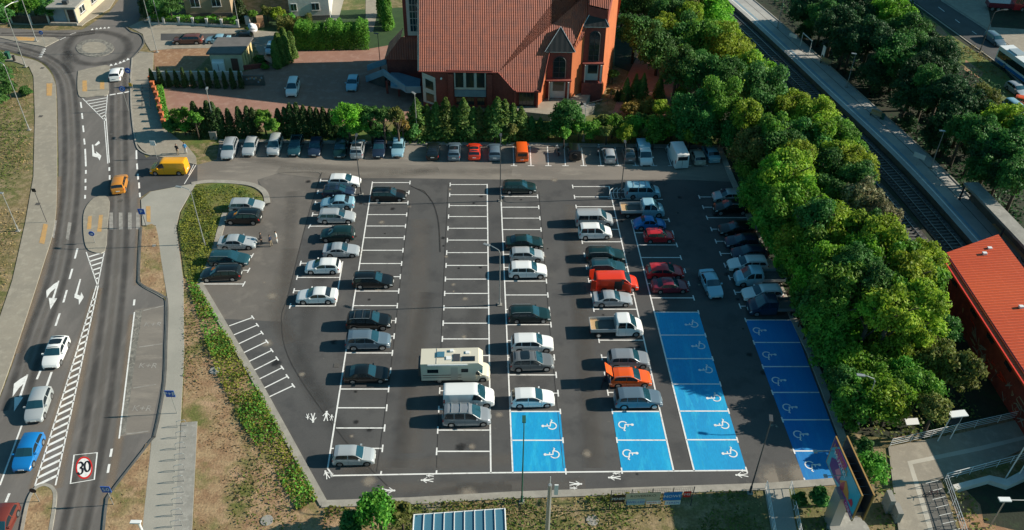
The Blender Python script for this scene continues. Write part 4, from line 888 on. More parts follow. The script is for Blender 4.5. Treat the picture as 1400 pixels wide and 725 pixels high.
# motorhome
r=special('motorhome',623.5,500,R_,'cream motorhome with roof hatches and solar panel, the largest vehicle in the car park','motorhome',zc=1.5,sc=(1.0,1,.95))
g=MB(); pr=[(-3.5,.55),(2.0,.55),(2.0,1.75),(2.65,2.15),(2.75,2.6),(2.3,3.05),(-3.5,3.0)]
n0=len(g.v)
for y in(-1.12,1.12): g.v+=[(x,y,z) for x,z in pr]
k=len(pr); g.f.append(tuple(range(k))); g.m.append(0); g.f.append(tuple(range(2*k-1,k-1,-1))); g.m.append(0)
for i in range(k): j=(i+1)%k; g.f.append((i,i+k,j+k,j)); g.m.append(0)
parts_to(r,[('living_cell',g,'paint_ivory')])
cabm=place(r,car_spec('cab'),'ivory')
for o in cabm:
    if o.parent==r: o.location=(2.05,0,-.05); o.scale=(.93,.98,.9)
lst=[]
def bx(nm,c,s,mat): g=MB(); g.box(c,s); lst.append((nm,g,mat))
for c,s in(((-2.3,-1.13,1.95),(1.1,.03,.5)),((.9,-1.13,2.0),(.7,.03,.5)),((-2.3,1.13,1.95),(1.1,.03,.5))): bx('window',c,s,'glass_dark')
bx('habitation_door',(-.15,-1.135,1.55),(.7,.035,1.8),'paint_beige'); bx('trim_stripe',(-1.4,-1.14,1.35),(3.9,.02,.07),'paint_brown'); bx('trim_stripe',(-1.4,-1.142,1.0),(3.9,.02,.05),'paint_brown')
bx('roof_hatch',(-1.5,.15,3.09),(.75,.75,.12),'glass_roof'); bx('roof_hatch',(-.7,-.35,3.07),(.5,.5,.1),'white_metal'); bx('solar_panel',(1.3,-.5,3.10),(1.3,.65,.06),'glass_dark'); bx('solar_panel',(.1,-.3,3.08),(.7,1.0,.06),'steel_dark'); bx('roof_hatch',(1.2,.4,3.09),(.4,.4,.12),'white_metal'); bx('air_vent',(-.4,.65,3.12),(.35,.35,.18),'white_metal')
bx('cycle_carrier',(-3.65,0,1.6),(.25,1.7,1.3),'steel_dark'); bx('roof_seam',(-1.9,0,3.03),(.05,2.2,.05),'paint_beige'); bx('awning_case',(-.8,-1.16,2.88),(4.0,.12,.16),'paint_white'); bx('rear_bumper',(-3.55,0,.6),(.15,2.1,.2),'black_plastic')
parts_to(r,lst); add_wheels(r,(-1.7,),.95,.36)
# red van with open doors
r=car('panel_van','van',842.5,385,R_,'scarlet','red panel van with rear and side doors open and a worker in yellow beside it','van',GR,zc=.9)
lst=[]
g=MB(); g.box((-2.75,.98,1.15),(.62,.06,1.5),rz=.25); lst.append(('rear_door',g,'paint_scarlet'))
g=MB(); g.box((-2.75,-1.05,1.15),(.62,.06,1.5),rz=-.35); lst.append(('rear_door',g,'paint_scarlet'))
g=MB(); g.box((1.1,-1.30,1.05),(.95,.06,1.1),rz=-.65); lst.append(('front_door',g,'paint_scarlet'))
g=MB(); g.box((.1,-.99,1.05),(.9,.03,1.25)); lst.append(('side_opening',g,'black_plastic'))
g=MB(); g.box((-2.535,0,1.25),(.03,1.6,1.2)); lst.append(('load_opening',g,'black_plastic')); parts_to(r,lst)
# orange hatch with raised tailgate
r=car('hatchback_car','hatch',861,517.5,R_,'orange','orange hatchback with its tailgate raised and people loading behind','car',GR,('rails',),sc=(1.06,1.02,1.06))
g=MB(); g.box((-2.15,0,1.78),(.95,1.35,.06),ry=.75); g2=MB(); g2.box((-2.0,0,1.0),(.05,1.3,.75)); parts_to(r,[('tailgate',g,'paint_orange'),('boot_opening',g2,'black_plastic')])
# bus at right edge
r=special('city_bus',1399,92,HF+1,'white and blue bus with dark windows cut off by the right edge','bus',zc=1.6,group=GV)
g=MB(); g.box((0,0,1.65),(11,2.5,2.7)); lst=[('body',g,'paint_white')]
g=MB(); g.box((0,-1.26,1.75),(10.4,.03,1.1)); lst.append(('side_window',g,'glass_dark')); g=MB(); g.box((0,1.26,1.75),(10.4,.03,1.1)); lst.append(('side_window',g,'glass_dark'))
g=MB(); g.box((5.51,0,1.9),(.03,2.2,1.3)); lst.append(('windscreen',g,'glass_blue')); g=MB(); g.box((-5.51,0,2.1),(.03,2.0,.9)); lst.append(('rear_window',g,'glass_dark'))
g=MB(); g.box((-2.5,0,3.1),(2.4,1.7,.25)); g.box((2,0,3.08),(1.2,1.2,.2)); lst.append(('roof_unit',g,'paint_lightsilver')); g=MB(); g.box((0,-1.265,.6),(10.8,.03,.5)); lst.append(('skirt',g,'paint_blue'))
parts_to(r,lst); add_wheels(r,(3.2,-2.8),1.15,.48)
# red truck top right
r=special('tipper_truck',1376,6,-8,'red truck with dark load at the upper right corner','truck',zc=1.2,group=GV)
for o in place(r,car_spec('cab'),'red'):
    if o.parent==r: o.location=(2.2,0,.3); o.scale=(.8,1.1,1.15)
g=MB(); g.box((-1.2,0,1.25),(4.6,2.3,.9)); parts_to(r,[('tipper_body',g,'paint_darkred')]); add_wheels(r,(-1.5,-2.6),.95,.45)
r=car('small_car','small',1401,141,-30,'orange','orange car mostly outside the right edge','car',GV)
# motorbikes
def motorbike(px,py,ang,label,paint='grey'):
    r=special('motorbike',px,py,ang,label,'motorbike',zc=.5,group='motorbikes by the hedge'); lst=[]
    for x in(.68,-.68):
        g=MB()
        for k in range(16):
            a=2*PI*k/16;b=2*PI*(k+1)/16; g.cyl((x+.27*math.cos(a),0,.32+.27*math.sin(a)),(x+.27*math.cos(b),0,.32+.27*math.sin(b)),.055,n=6)
        g.cyl((x,-.05,.32),(x,.05,.32),.1,n=8); lst.append(('wheel',g,'tyre'))
    g=MB(); g.box((0,0,.45),(.55,.32,.38)); g.box((.12,0,.82),(.5,.34,.24),ry=.1); g.box((-.62,0,.72),(.5,.18,.10),ry=-.15); g.cyl((.68,.1,.32),(.42,.1,.98),.03); g.cyl((.68,-.1,.32),(.42,-.1,.98),.03); lst.append(('frame',g,'paint_'+paint))
    g=MB(); g.box((-.32,0,.84),(.62,.28,.12)); lst.append(('seat',g,'black_plastic'))
    g=MB(); g.tube([(.28,.40,1.06),(.42,.1,1.0),(.42,-.1,1.0),(.28,-.40,1.06)],.025); lst.append(('handlebar',g,'steel_dark'))
    g=MB(); g.box((.58,0,.9),(.14,.22,.2)); lst.append(('headlight',g,'headlight')); g=MB(); g.cyl((-.1,-.2,.3),(-.85,-.24,.42),.05); lst.append(('exhaust',g,'steel')); parts_to(r,lst)
motorbike(762.5,206,100,'black motorbike standing alone in a bay by the hedge, left of the black off-roader'); motorbike(818,205,85,'grey motorbike beside the small silver hatchback by the hedge','midgrey')
def bicycle(px,py,ang,label,zc=.5,lean=0,z0=.02,group=None):
    r=special('bicycle',px,py,ang,label,'bicycle',zc=zc,group=group); r.location.z=z0; lst=[]
    for x in(.52,-.52):
        g=MB()
        for k in range(16):
            a=2*PI*k/16;b=2*PI*(k+1)/16; g.cyl((x+.33*math.cos(a),0,.34+.33*math.sin(a)),(x+.33*math.cos(b),0,.34+.33*math.sin(b)),.022,n=5,cap=False)
        for k in range(8): a=PI*k/8; g.cyl((x-.32*math.cos(a),0,.34-.32*math.sin(a)),(x+.32*math.cos(a),0,.34+.32*math.sin(a)),.006,n=3,cap=False)
        lst.append(('wheel',g,'tyre'))
    g=MB(); g.tube([(-.52,0,.34),(-.18,0,.78),(.34,0,.82),(-.05,0,.32),(-.18,0,.78)],.022); g.tube([(-.52,0,.34),(-.05,0,.32)],.02); g.tube([(.52,0,.34),(.34,0,.82),(.31,0,.95)],.022); lst.append(('frame',g,'paint_darkred'))
    g=MB(); g.box((-.22,0,.92),(.26,.14,.06)); g.cyl((-.18,0,.78),(-.22,0,.9),.018); lst.append(('saddle',g,'black_plastic')); g=MB(); g.tube([(.22,.28,1.0),(.33,.05,.98),(.33,-.05,.98),(.22,-.28,1.0)],.018); lst.append(('handlebar',g,'steel_dark')); parts_to(r,lst); return r
bicycle(825,521,70,'dark red bicycle being loaded behind the orange hatchback')
bicycle(1274,676,5,'bicycle locked to the first stand beside the lower right walkway',z0=.12)
# ---- people
def person(px,py,ang,label,top='cloth_navy',legs='cloth_black',h=1.75,arms='down',z0=.02,group=None):
    g=G(px,py,.9); J=dict(pel=(0,0,.93),ch=(0,0,1.25),nk=(0,0,1.46),hd=(.02,0,1.60),hd2=(.02,0,1.68),
      hl=(0,.11,.88),kl=(.03,.12,.48),al=(-.02,.13,.09),tl=(.14,.14,.05),hr=(0,-.11,.88),kr=(-.02,-.12,.48),ar=(-.10,-.13,.09),tr=(.06,-.14,.05),
      sl=(0,.19,1.40),el=(-.03,.25,1.12),wl=(.08,.27,.88),fl=(.12,.27,.80),sr=(0,-.19,1.40),er=(-.03,-.25,1.12),wr=(.10,-.26,.90),fr=(.15,-.26,.83))
    if arms=='reach':
        J.update(el=(.18,.22,1.18),wl=(.42,.18,1.12),fl=(.50,.17,1.11),er=(.18,-.22,1.18),wr=(.42,-.18,1.15),fr=(.50,-.17,1.14))
    if arms=='bend': J.update(wl=(.22,.15,1.18),fl=(.28,.10,1.22))
    E_=[('pel','ch'),('ch','nk'),('nk','hd'),('hd','hd2'),('pel','hl'),('hl','kl'),('kl','al'),('al','tl'),('pel','hr'),('hr','kr'),('kr','ar'),('ar','tr'),('ch','sl'),('sl','el'),('el','wl'),('wl','fl'),('ch','sr'),('sr','er'),('er','wr'),('wr','fr')]
    rad=dict(pel=.15,ch=.155,nk=.06,hd=.10,hd2=.09,hl=.10,kl=.065,al=.045,tl=.045,hr=.10,kr=.065,ar=.045,tr=.045,sl=.065,el=.045,wl=.032,fl=.035,sr=.065,er=.045,wr=.032,fr=.035)
    ks=list(J); me=D.meshes.new('p'); me.from_pydata([J[k] for k in ks],[(ks.index(a),ks.index(b)) for a,b in E_],[])
    o=D.objects.new('p',me); COL.objects.link(o); sk=o.modifiers.new('s','SKIN'); 
    for i,k in enumerate(ks): v=me.skin_vertices[0].data[i]; v.radius=(rad[k],rad[k]); v.use_root=(k=='pel')
    o.modifiers.new('u','SUBSURF').levels=2
    dg=bpy.context.evaluated_depsgraph_get(); m2=D.meshes.new_from_object(o.evaluated_get(dg)); D.objects.remove(o)
    m2.name='body'
    for mm in (top,legs,'skin','black_plastic'): m2.materials.append(MATS[mm])
    for p in m2.polygons:
        c=p.center; hd=1.50; p.material_index=2 if (c.z>hd or (abs(c.y)>.14 and c.z<1.22 and c.z>.75 and (c.x>.34 or (arms!='reach' and c.z<.95)))) else (3 if c.z<.11 else (1 if c.z<.95 else 0)); p.use_smooth=True
    r=D.objects.new('person',m2); COL.objects.link(r); r.location=(g.x,g.y,z0); r.rotation_euler=(0,0,math.radians(ang)); r.scale=(h/1.76,)*3
    tag(r,label,'person',group)
    hm=MB(); 
    for k in range(8):
        for j in range(3):
            a0=2*PI*k/8;a1=2*PI*(k+1)/8;b0=j*PI/6;b1=(j+1)*PI/6
            f=lambda a,b:(.005+.112*math.cos(a)*math.cos(b),.105*math.sin(a)*math.cos(b),1.68+.10*math.sin(b))
            hm.face([f(a0,b0),f(a1,b0),f(a1,b1),f(a0,b1)])
    hr_=D.objects.new('hair',hm.mesh('hair',['hair'],True)); COL.objects.link(hr_); hr_.parent=r
person(356.5,326,0,'person in dark clothes nearest the bonnet of the silver saloon','cloth_black','cloth_black')
person(369.5,329,160,'person in navy top standing between two others by the silver saloon','cloth_navy','cloth_khaki')
person(377.5,324,200,'person in white top, rightmost of three by the silver saloon','cloth_white','cloth_white')
person(242,205,80,'person in dark jacket with arms forward on the pavement above the yellow van','cloth_black','cloth_khaki',arms='bend',z0=.12)
person(253,203,100,'person in bright blue jacket on the pavement above the yellow van','cloth_blue','cloth_white',z0=.12)
person(842.5,389,92,'worker in yellow vest reaching into the side of the red van','cloth_hiviz','cloth_khaki',arms='reach')
person(829,513,10,'person in red top reaching towards the raised orange tailgate','cloth_red','cloth_navy',arms='reach')
person(833,523,10,'person in dark clothes beside the open boot of the orange hatchback','cloth_navy','cloth_black',arms='bend')
# ============================================================ CHURCH
E0_=G(721,145,1.2); Y0=E0_.y; TP=1.80; ZE=3.95+0.45
def rz_(y): return ZE+(y-Y0)*TP                 # roof plane height at plan y
ch=thing('church','large red brick church with steep tiled roof and dark slate turrets','church',(0,Y0,0))
Xw=lambda px,py=140,z=0:G(px,py,z).x
xL=G(575,97,6.6).x; yF=Y0+1.35
x1=G(680,97,6.6).x; x2=G(704,122,4.2).x; x3=G(738,122,4.2).x
YB=Y0+9.2      # ridge
zR=rz_(YB)
t1l,t1r=G(746,133,1.2).x,G(779,133,1.2).x; yT1=G(760,134,1.2).y; t2l,t2r=G(794,127,1.2).x,G(821,124,1.2).x; yT2=G(806,127,1.2).y
x4=t1l; x5=t2l; x6=G(836,104,0).x; yE=G(836,104,0).y
# walls
def wall(mb,a,b,za0,za1,zb0=None,zb1=None,mi=0):
    zb0=za0 if zb0 is None else zb0; zb1=za1 if zb1 is None else zb1
    mb.face([(a[0],a[1],za0),(b[0],b[1],zb0),(b[0],b[1],zb1),(a[0],a[1],za1)],mi)
w=MB()
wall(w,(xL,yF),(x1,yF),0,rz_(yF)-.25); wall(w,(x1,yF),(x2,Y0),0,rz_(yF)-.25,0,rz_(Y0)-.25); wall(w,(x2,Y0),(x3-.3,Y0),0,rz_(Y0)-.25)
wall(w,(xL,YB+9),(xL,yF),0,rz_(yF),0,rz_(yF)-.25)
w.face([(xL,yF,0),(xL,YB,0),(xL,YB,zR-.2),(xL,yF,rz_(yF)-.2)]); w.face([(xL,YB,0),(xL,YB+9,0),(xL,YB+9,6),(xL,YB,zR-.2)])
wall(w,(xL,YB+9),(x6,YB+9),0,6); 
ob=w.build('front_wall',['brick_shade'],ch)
w=MB()
# sunlit saw-tooth walls (orange plaster)
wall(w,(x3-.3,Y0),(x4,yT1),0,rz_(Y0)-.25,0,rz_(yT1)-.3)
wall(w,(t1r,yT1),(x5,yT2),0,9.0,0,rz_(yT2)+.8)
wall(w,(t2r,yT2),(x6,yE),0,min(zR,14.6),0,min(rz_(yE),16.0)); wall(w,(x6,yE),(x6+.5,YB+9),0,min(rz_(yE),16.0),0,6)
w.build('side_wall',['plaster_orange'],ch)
def roofquad(pts,name='roof',mat='roof_tile',th=.22):
    mb=MB(); uvface(mb,pts); n=(Vector(pts[1])-Vector(pts[0])).cross(Vector(pts[2])-Vector(pts[0])).normalized(); n=n if n.z>0 else -n
    lo=[Vector(p)-n*th for p in pts]; uvface(mb,lo,1)
    for i in range(len(pts)): j=(i+1)%len(pts); mb.face([pts[i],pts[j],lo[j],lo[i]],1)
    return mb.build(name,[mat,'brick_shade'],ch)
o_=.35
pts=[(xL-.4,yF-o_),(x1+.1,yF-o_),(x2+.05,Y0-o_),(x3+.15,Y0-o_),(x4+.35,yT1-.05),(t1l+.2,yT1+.3),(t1r,yT1+.3),(x5+.2,yT2-.1),(t2r,yT2+.2),(x6+.6,yE),(x6+.6,YB),(xL-.4,YB)]
roofquad([(x,y,rz_(y)) for x,y in pts])
# raised parts of the roof behind the turrets
def rp(y,dz): return rz_(y)+dz
dz1=9.0-rz_(yT1)+.1
pts=[(t1l+.2,yT1+.35,rp(yT1+.35,dz1)),(t1r+.15,yT1+.05,rp(yT1+.05,dz1)),(x5+.25,yT2-.3,rp(yT2-.3,dz1)),(x5+.25,yT2+.1,rp(yT2+.1,dz1)),(t1l+.9,yT2+.1,rp(yT2+.1,dz1))]
roofquad(pts)
sm=MB()
for p,q in zip(pts,pts[1:]+pts[:1]): sm.face([(p[0],p[1],p[2]-.2),(q[0],q[1],q[2]-.2),(q[0],q[1],rz_(q[1])-.6),(p[0],p[1],rz_(p[1])-.6)])
dz2=dz1+2.2
pts=[(t2l+.4,yT2+.35,rp(yT2+.35,dz2)),(t2r+.15,yT2+.05,rp(yT2+.05,dz2)),(x6+.6,yE-.3,rp(yE-.3,dz2)),(x6+.6,YB+.2,rp(YB+.2,dz2)),(t2l+.4,YB+.2,rp(YB+.2,dz2))]
roofquad(pts)
for p,q in zip(pts,pts[1:]+pts[:1]): sm.face([(p[0],p[1],p[2]-.2),(q[0],q[1],q[2]-.2),(q[0],q[1],rz_(q[1])-.6),(p[0],p[1],rz_(p[1])-.6)])
sm.build('roof_side',['brick_shade'],ch)
mbk=MB(); mbk.face([(xL-.4,YB,zR),(x6+.6,YB,zR),(x6+.6,YB+9,6),(xL-.4,YB+9,6)]); mbk.build('roof',['roof_tile'],ch)
# verge flashing on the left edge
g=MB(); g.face([(xL-.55,yF-o_,rz_(yF-o_)+.05),(xL-.3,yF-o_,rz_(yF-o_)+.12),(xL-.3,YB,zR+.12),(xL-.55,YB,zR+.05)]); g.face([(xL-.55,yF-o_,rz_(yF-o_)+.05),(xL-.55,YB,zR+.05),(xL-.55,YB,zR-.5),(xL-.55,yF-o_,rz_(yF-o_)-.5)]); g.build('verge_board',['concrete'],ch)
# gutters
g=MB(); g.tube([(xL-.4,yF-o_-.06,rz_(yF-o_)-.02),(x1+.1,yF-o_-.06,rz_(yF-o_)-.02),(x2,Y0-o_-.06,rz_(Y0-o_)-.02),(x3+.15,Y0-o_-.06,rz_(Y0-o_)-.02),(x4+.35,yT1-.1,rz_(yT1)-.02)],.09,6); g.build('gutter',['brick_shade'],ch)
def turret(xl_,xr_,y,zt,arch,low,base_z=0):
    d=3.0; w=MB(); w.prism([Vector((xl_,y,0)),Vector((xr_,y,0)),Vector((xr_,y+d,0)),Vector((xl_,y+d,0))],base_z,zt); tw=w.build('turret',['brick_shade'],ch)
    cx=(xl_+xr_)/2; ww=xr_-xl_; r=MB(); e=.42
    a=[(xl_-e,y-e,zt),(xr_+e,y-e,zt),(xr_+e,y+d,zt),(xl_-e,y+d,zt)]; ap=(cx,y+d*.42,zt+3.3)
    for i in range(4): uvface(r,[a[i],a[(i+1)%4],ap])
    r.face([a[3],a[2],a[1],a[0]]); r.build('turret_roof',['roof_slate'],tw)
    c=MB(); c.box((cx,y-.14,zt-.06),(ww+.5,.3,.16)); 
    for p,q in((a[0],ap),(a[1],ap)): c.cyl(p,(ap[0],ap[1],ap[2]),.045,n=4)
    c.build('cornice',['white_metal'],tw)
    # arched window
    z0,z1=arch; hw_=ww*.25; wn=MB(); pts=[(cx-hw_,z0),(cx+hw_,z0)]+[(cx+hw_*math.cos(t),z1-hw_+hw_*math.sin(t)) for t in np.linspace(0,PI,10)]
    wn.face([(x,y-.05,z) for x,z in pts]); wi=wn.build('arched_window',['glass_pane'],tw)
    fr=MB(); q=[(x,y-.08,z) for x,z in pts]+[(pts[0][0],y-.08,pts[0][1])]; fr.tube(q,.05,4); fr.cyl((cx,y-.08,z0),(cx,y-.08,z1),.035,n=4)
    k=z0+.9
    while k<z1-.3: fr.cyl((cx-hw_,y-.08,k),(cx+hw_,y-.08,k),.03,n=4); k+=.9
    fr.build('frame',['steel_dark'],wi)
    z0,z1=low; p=MB(); p.box((cx-.1,y-.04,(z0+z1)/2),(ww*.62,.10,z1-z0)); en=p.build('entrance_panel',['plaster_white'],tw)
    gl=MB(); gl.box((cx,y-.10,z0+(z1-z0)*.66),(ww*.46,.05,(z1-z0)*.5)); gl.build('window_pane',['glass_pane'],en)
    pc=MB(); pc.box((xr_-ww*.1,y-.45,(z0+z1)/2),(.22,.8,z1-z0)); pc.box((xl_+ww*.12,y-.45,(z0+z1)/2),(.12,.8,z1-z0)); pc.build('white_pier',['plaster_white'],tw)
    br=MB(); br.box((cx,y-.3,z1+.12),(ww+.1,.62,.2)); br.build('brick_band',['brick_shade'],tw)
turret(t1l,t1r,yT1,9.0,(4.6,8.1),(1.25,4.2)); turret(t2l,t2r,yT2,12.2,(6.6,11.4),(3.4,6.2))
# dark red projecting base under the second turret
g=MB(); g.box(((t2l+t2r)/2,yT2-.35,1.6),(t2r-t2l,.7,3.2)); g.build('projecting_base',['brick_shade'],ch)
# entrance
g=MB(); g.box(((x2+x3)/2-.1,Y0-.03,2.5),(2.2,.1,2.5)); dr_=g.build('entrance_door',['glass_pane'],ch); g=MB()
for dx in(-1.1,-.55,0,.55,1.1): g.box(((x2+x3)/2-.1+dx,Y0-.1,2.5),(.08,.08,2.5))
g.box(((x2+x3)/2-.1,Y0-.12,3.7),(2.6,.12,.2)); g.build('frame',['steel_dark'],dr_)
for px_ in(x2+.05,x3-.35): g=MB(); g.box((px_,Y0-.25,2.0),(.3,.5,4.0)); g.build('brick_pier',['brick_shade'],ch)
# main triple window
wx0,wx1=G(620,105,5.8).x,G(664,105,5.8).x; cx=(wx0+wx1)/2; yw=yF
g=MB(); g.box((cx,yw-.05,4.6),(wx1-wx0,.14,2.9)); wn=g.build('triple_window',['plaster_white'],ch); n3=3; ww=(wx1-wx0)/3
for i in range(3):
    g=MB(); g.box((wx0+ww*(i+.5),yw-.15,4.75),(ww-.42,.06,2.4)); pz=g.build('pane',['glass_pane'],wn)
g=MB(); g.box((cx,yw-.06,2.5),(wx1-wx0,.14,1.1)); g.build('spandrel',['plaster_blue'],wn)
for i in range(3): g=MB(); g.box((wx0+ww*(i+.5),yw-.10,1.2),(ww-.5,.06,1.2)); g.build('pane',['glass_pane'],wn)
for px_ in(wx0-.55,wx1+.55): g=MB(); g.box((px_,yw-.15,2.9),(.8,.35,5.8)); g.build('brick_pier',['brick_shade'],ch)
g=MB(); g.box((cx,yw-.18,6.25),(wx1-wx0+1.9,.4,.35)); g.build('brick_band',['brick_shade'],ch)
g=MB(); a=[(G(577,108,5.0).x,5.9),(G(594,118,4.5).x,5.0),(G(594,118,4.5).x,.3),(G(577,108,5).x,1.0)]
g.face([(x,yF-.06,z) for x,z in a]); sw_=g.build('slanted_window',['plaster_white'],ch); g=MB()
xa_,xb_=a[0][0]+.45,a[1][0]-.35
g.face([(xa_,yF-.1,4.9),(xb_,yF-.1,4.3),(xb_,yF-.1,2.9),(xa_,yF-.1,3.4)]); g.face([(xa_,yF-.1,2.6),(xb_,yF-.1,2.2),(xb_,yF-.1,.8),(xa_,yF-.1,1.2)]); g.build('pane',['glass_pane'],sw_)
g=MB(); g.cyl((G(603,108,5).x,yF-.35,5.0),(G(603,108,5).x,yF-.05,5.0),.15,n=10); g.build('wall_lamp',['white_metal'],ch)
# bell tower and annex on the left
xa=G(546,60,9).x; yA=G(550,80,4.7).y+2.2
g=MB(); g.prism([Vector((xa,yA,0)),Vector((xL,yA,0)),Vector((xL,yA+7,0)),Vector((xa,yA+7,0))],0,21.5); tw=g.build('bell_tower',['brick_shade'],ch)
zt0=top_z((553,110),63)
g=MB(); X0,X1=xa+.55,xL-.6; g.face([(X0,yA-.06,7.6),(X1,yA-.06,7.6),(X1,yA-.06,19),(X0,yA-.06,19)]); wn=g.build('stained_glass_window',['plaster_white'],tw)
g=MB(); k=8.3
while k<18.6:
    for q in range(3): xx=X0+.45+(X1-X0-.9)*(q+.5)/3; g.box((xx,yA-.10,k+.5),((X1-X0-.9)/3-.1,.05,.95))
    k+=1.08
g.build('panes',['glass_blue'],wn)
xn0=G(529,80,4.5).x; yN=G(529,80,4.7).y
g=MB(); g.prism([Vector((xn0,yN,0)),Vector((xL,yN,0)),Vector((xL,yN+6,0)),Vector((xn0,yN+6,0))],0,4.7); an=g.build('annex',['brick_shade'],ch)
g=MB(); a=[(xn0-.3,yN-.4,4.7),(xL,yN-.4,4.7),(xL,yA,7.3),(xn0+2.2,yA,7.3),(xn0-.3,yN+6,4.7)]; uvface(g,[a[0],a[1],a[2],a[3]]); uvface(g,[a[0],a[3],(xn0+2.2,yN+6,7.3),a[4]]); g.build('annex_roof',['roof_tile'],an)
# raised landing with parapets and stairs
g=MB(); LZ=2.3; lp=[G(*p,LZ) for p in((534,118),(573,124),(575,108),(534,96))]; g.prism([Vector((p.x,p.y,0)) for p in lp],LZ-.3,LZ); g.build('landing',['plaster_blue'],ch)
def parapet(pts,z,h,t=.2,mat='plaster_blue'):
    g=MB()
    for (a,za),(b,zb) in zip(pts,pts[1:]):
        A=G(*a,za+h);B=G(*b,zb+h); d=(B-A); d.z=0; d.normalize(); n=Vector((-d.y,d.x,0))*t/2
        top=[A+n,B+n,B-n,A-n]; bot=[p-Vector((0,0,h)) for p in top]
        g.face(top[::-1]); g.face([bot[0],bot[1],top[1],top[0]]); g.face([bot[3],bot[2],top[2],top[3]][::-1]); g.face([bot[0],bot[3],top[3],top[0]]); g.face([bot[1],bot[2],top[2],top[1]])
    return g.build('parapet',[mat],ch)
parapet([((500,104),.3),((524,94.5),2.3),((555,118),2.3),((575,118),2.3)],0,1.1); parapet([((502,89),.5),((528,80),2.3)],0,1.0)
g=MB()
for i in range(9): a=G(503+2.6*i,111-1.0*i,.25*(i+1)); g.box((a.x,a.y+1.2,.12*(i+1)),(.35,2.2,.25*(i+1)))
g.build('stair',['concrete_dark'],ch)
for p in ((530,128),(546,132)): a=G(*p); g=MB(); g.box((a.x,a.y,1.1),(.3,.3,2.2)); g.build('landing_pier',['brick_shade'],ch)
# terrace east of the church
slab('terrace',[(694,160),(752,166),(775,163),(805,140),(822,118),(795,120),(770,130),(752,136),(700,146)],1.15,'paving','concrete')
slab('terrace',[(770,133),(800,152),(812,128)],1.2,'paving','concrete')
sheet('church_path',[(836,160),(850,118),(880,60),(940,60),(915,160)],.01,'paving_red')
def railing(name,pts,zb,h,label,cat,mat='steel_dark',step=1.6,bars=2,group=None):
    a=[G(*p,zb) for p in pts]; r=thing(name,label,cat,(a[0].x,a[0].y,zb),group)
    g=MB()
    for k in range(bars): z=zb+h*(1-k/(bars)) ; g.tube([(p.x,p.y,z) for p in a],.03 if k==0 else .022,5)
    g.build('rails',[mat],r); 
    for p,q in zip(a,a[1:]):
        n=max(1,int((q-p).length/step))
        for i in range(n+1): c=p+(q-p)*i/n; g=MB(); g.cyl((c.x,c.y,zb),(c.x,c.y,zb+h),.03,n=5); g.build('post',[mat],r)
    return r
railing('terrace_railing',[(694,160),(752,166)],1.15,1.1,'dark metal railing along the edge of the church terrace','railing',step=1.6)
railing('terrace_railing',[(596,153),(690,158)],.05,1.1,'dark railing in front of the church below its triple window','railing')
railing('terrace_railing',[(800,151),(830,143),(836,132)],1.2,1.1,'short dark railing beside the church right of the orange wall','railing')
a=G(787,160); g=MB(); g.prism([G(776,166),G(812,156),G(813,151),G(777,158)],0,1.3); tag(g.build('retaining_wall',['concrete'],None,(a.x,a.y,0)),'white sunlit retaining wall below the church terrace steps','wall')
# ============================================================ OTHER BUILDINGS
def prismthing(name,label,cat,pts,z1,mat,z0=0,pname='wall'):
    """pts: ground photo points"""
    g=[G(*p) for p in pts]; r=thing(name,label,cat,(g[0].x,g[0].y,z0)); mb=MB(); mb.prism(g,z0,z1); o=mb.build(pname,[mat],r); return r,g,o
def on_wall(mb,a,b,u0,u1,z0,z1,off=.05,th=.06,mi=0):
    a=Vector((a.x,a.y,0));b=Vector((b.x,b.y,0)); d=(b-a); n=Vector((d.y,-d.x,0)).normalized(); 
    c=a+d*(u0+u1)/2+n*off; mb.box((c.x,c.y,(z0+z1)/2),(d.length*(u1-u0),th,z1-z0),math.atan2(d.y,d.x),mi)
def window(root,wall_,a,b,u,w,z0,z1,frame='white_metal',side=1):
    m=MB(); on_wall(m,a,b,u-w/2,u+w/2,z0,z1,.03*side,.1); f=m.build('window',[frame],wall_)
    n=2; L_=1
    m=MB()
    for i in range(n): u0=u-w/2+w*(i+.08)/n; u1=u-w/2+w*(i+.92)/n; on_wall(m,a,b,u0,u1,z0+.12,z1-.1,.09*side,.04)
    m.build('pane',['glass_pane'],f); m=MB(); on_wall(m,a,b,u-w*.55,u+w*.55,z0-.1,z0,.12*side,.2); m.build('sill',['concrete'],f)
# kiosk shop upper left
K=[(75,32.5),(109,33),(133,19),(98,19)]
r,g,o=prismthing('corner_shop','small flat-roofed cream shop at the roundabout with white roof edge','shop',[(76,32),(108,32.5),(160,-14),(120,-16)],3.4,'plaster_cream')
m=MB(); q=[G(*p,3.4) for p in((63,13),(103,13),(150,-34),(110,-36))]; m.prism(q,3.4,3.75); rf=m.build('roof',['concrete'],r)
c=(q[0]+q[1]+q[2]+q[3])/4; m=MB(); p0=G(90,5,3.8); m.box((p0.x,p0.y,4.1),(.9,.9,.6)); m.build('roof_vent',['steel_dark'],rf)
m=MB(); on_wall(m,g[0],g[1],.0,.55,.1,3.1,.06,.1); m.build('grey_shutter',['plaster_blue'],r)
m=MB(); on_wall(m,g[0],g[1],.66,.95,.1,2.6,.06,.08); d_=m.build('door',['glass_pane'],r)
m=MB(); on_wall(m,g[0],g[1],.6,.66,.1,2.8,.1,.12); on_wall(m,g[0],g[1],.95,1.0,.1,2.8,.1,.12); m.build('frame',['plaster_white'],d_)
for u in(.14,.42,.66,.88): window(r,r,g[1],g[2],u,.12,1.2,2.5)
a=G(78,33); m=MB(); m.box((a.x+1.5,a.y-.5,.25),(5,.5,.5)); m.build('step',['concrete'],r)
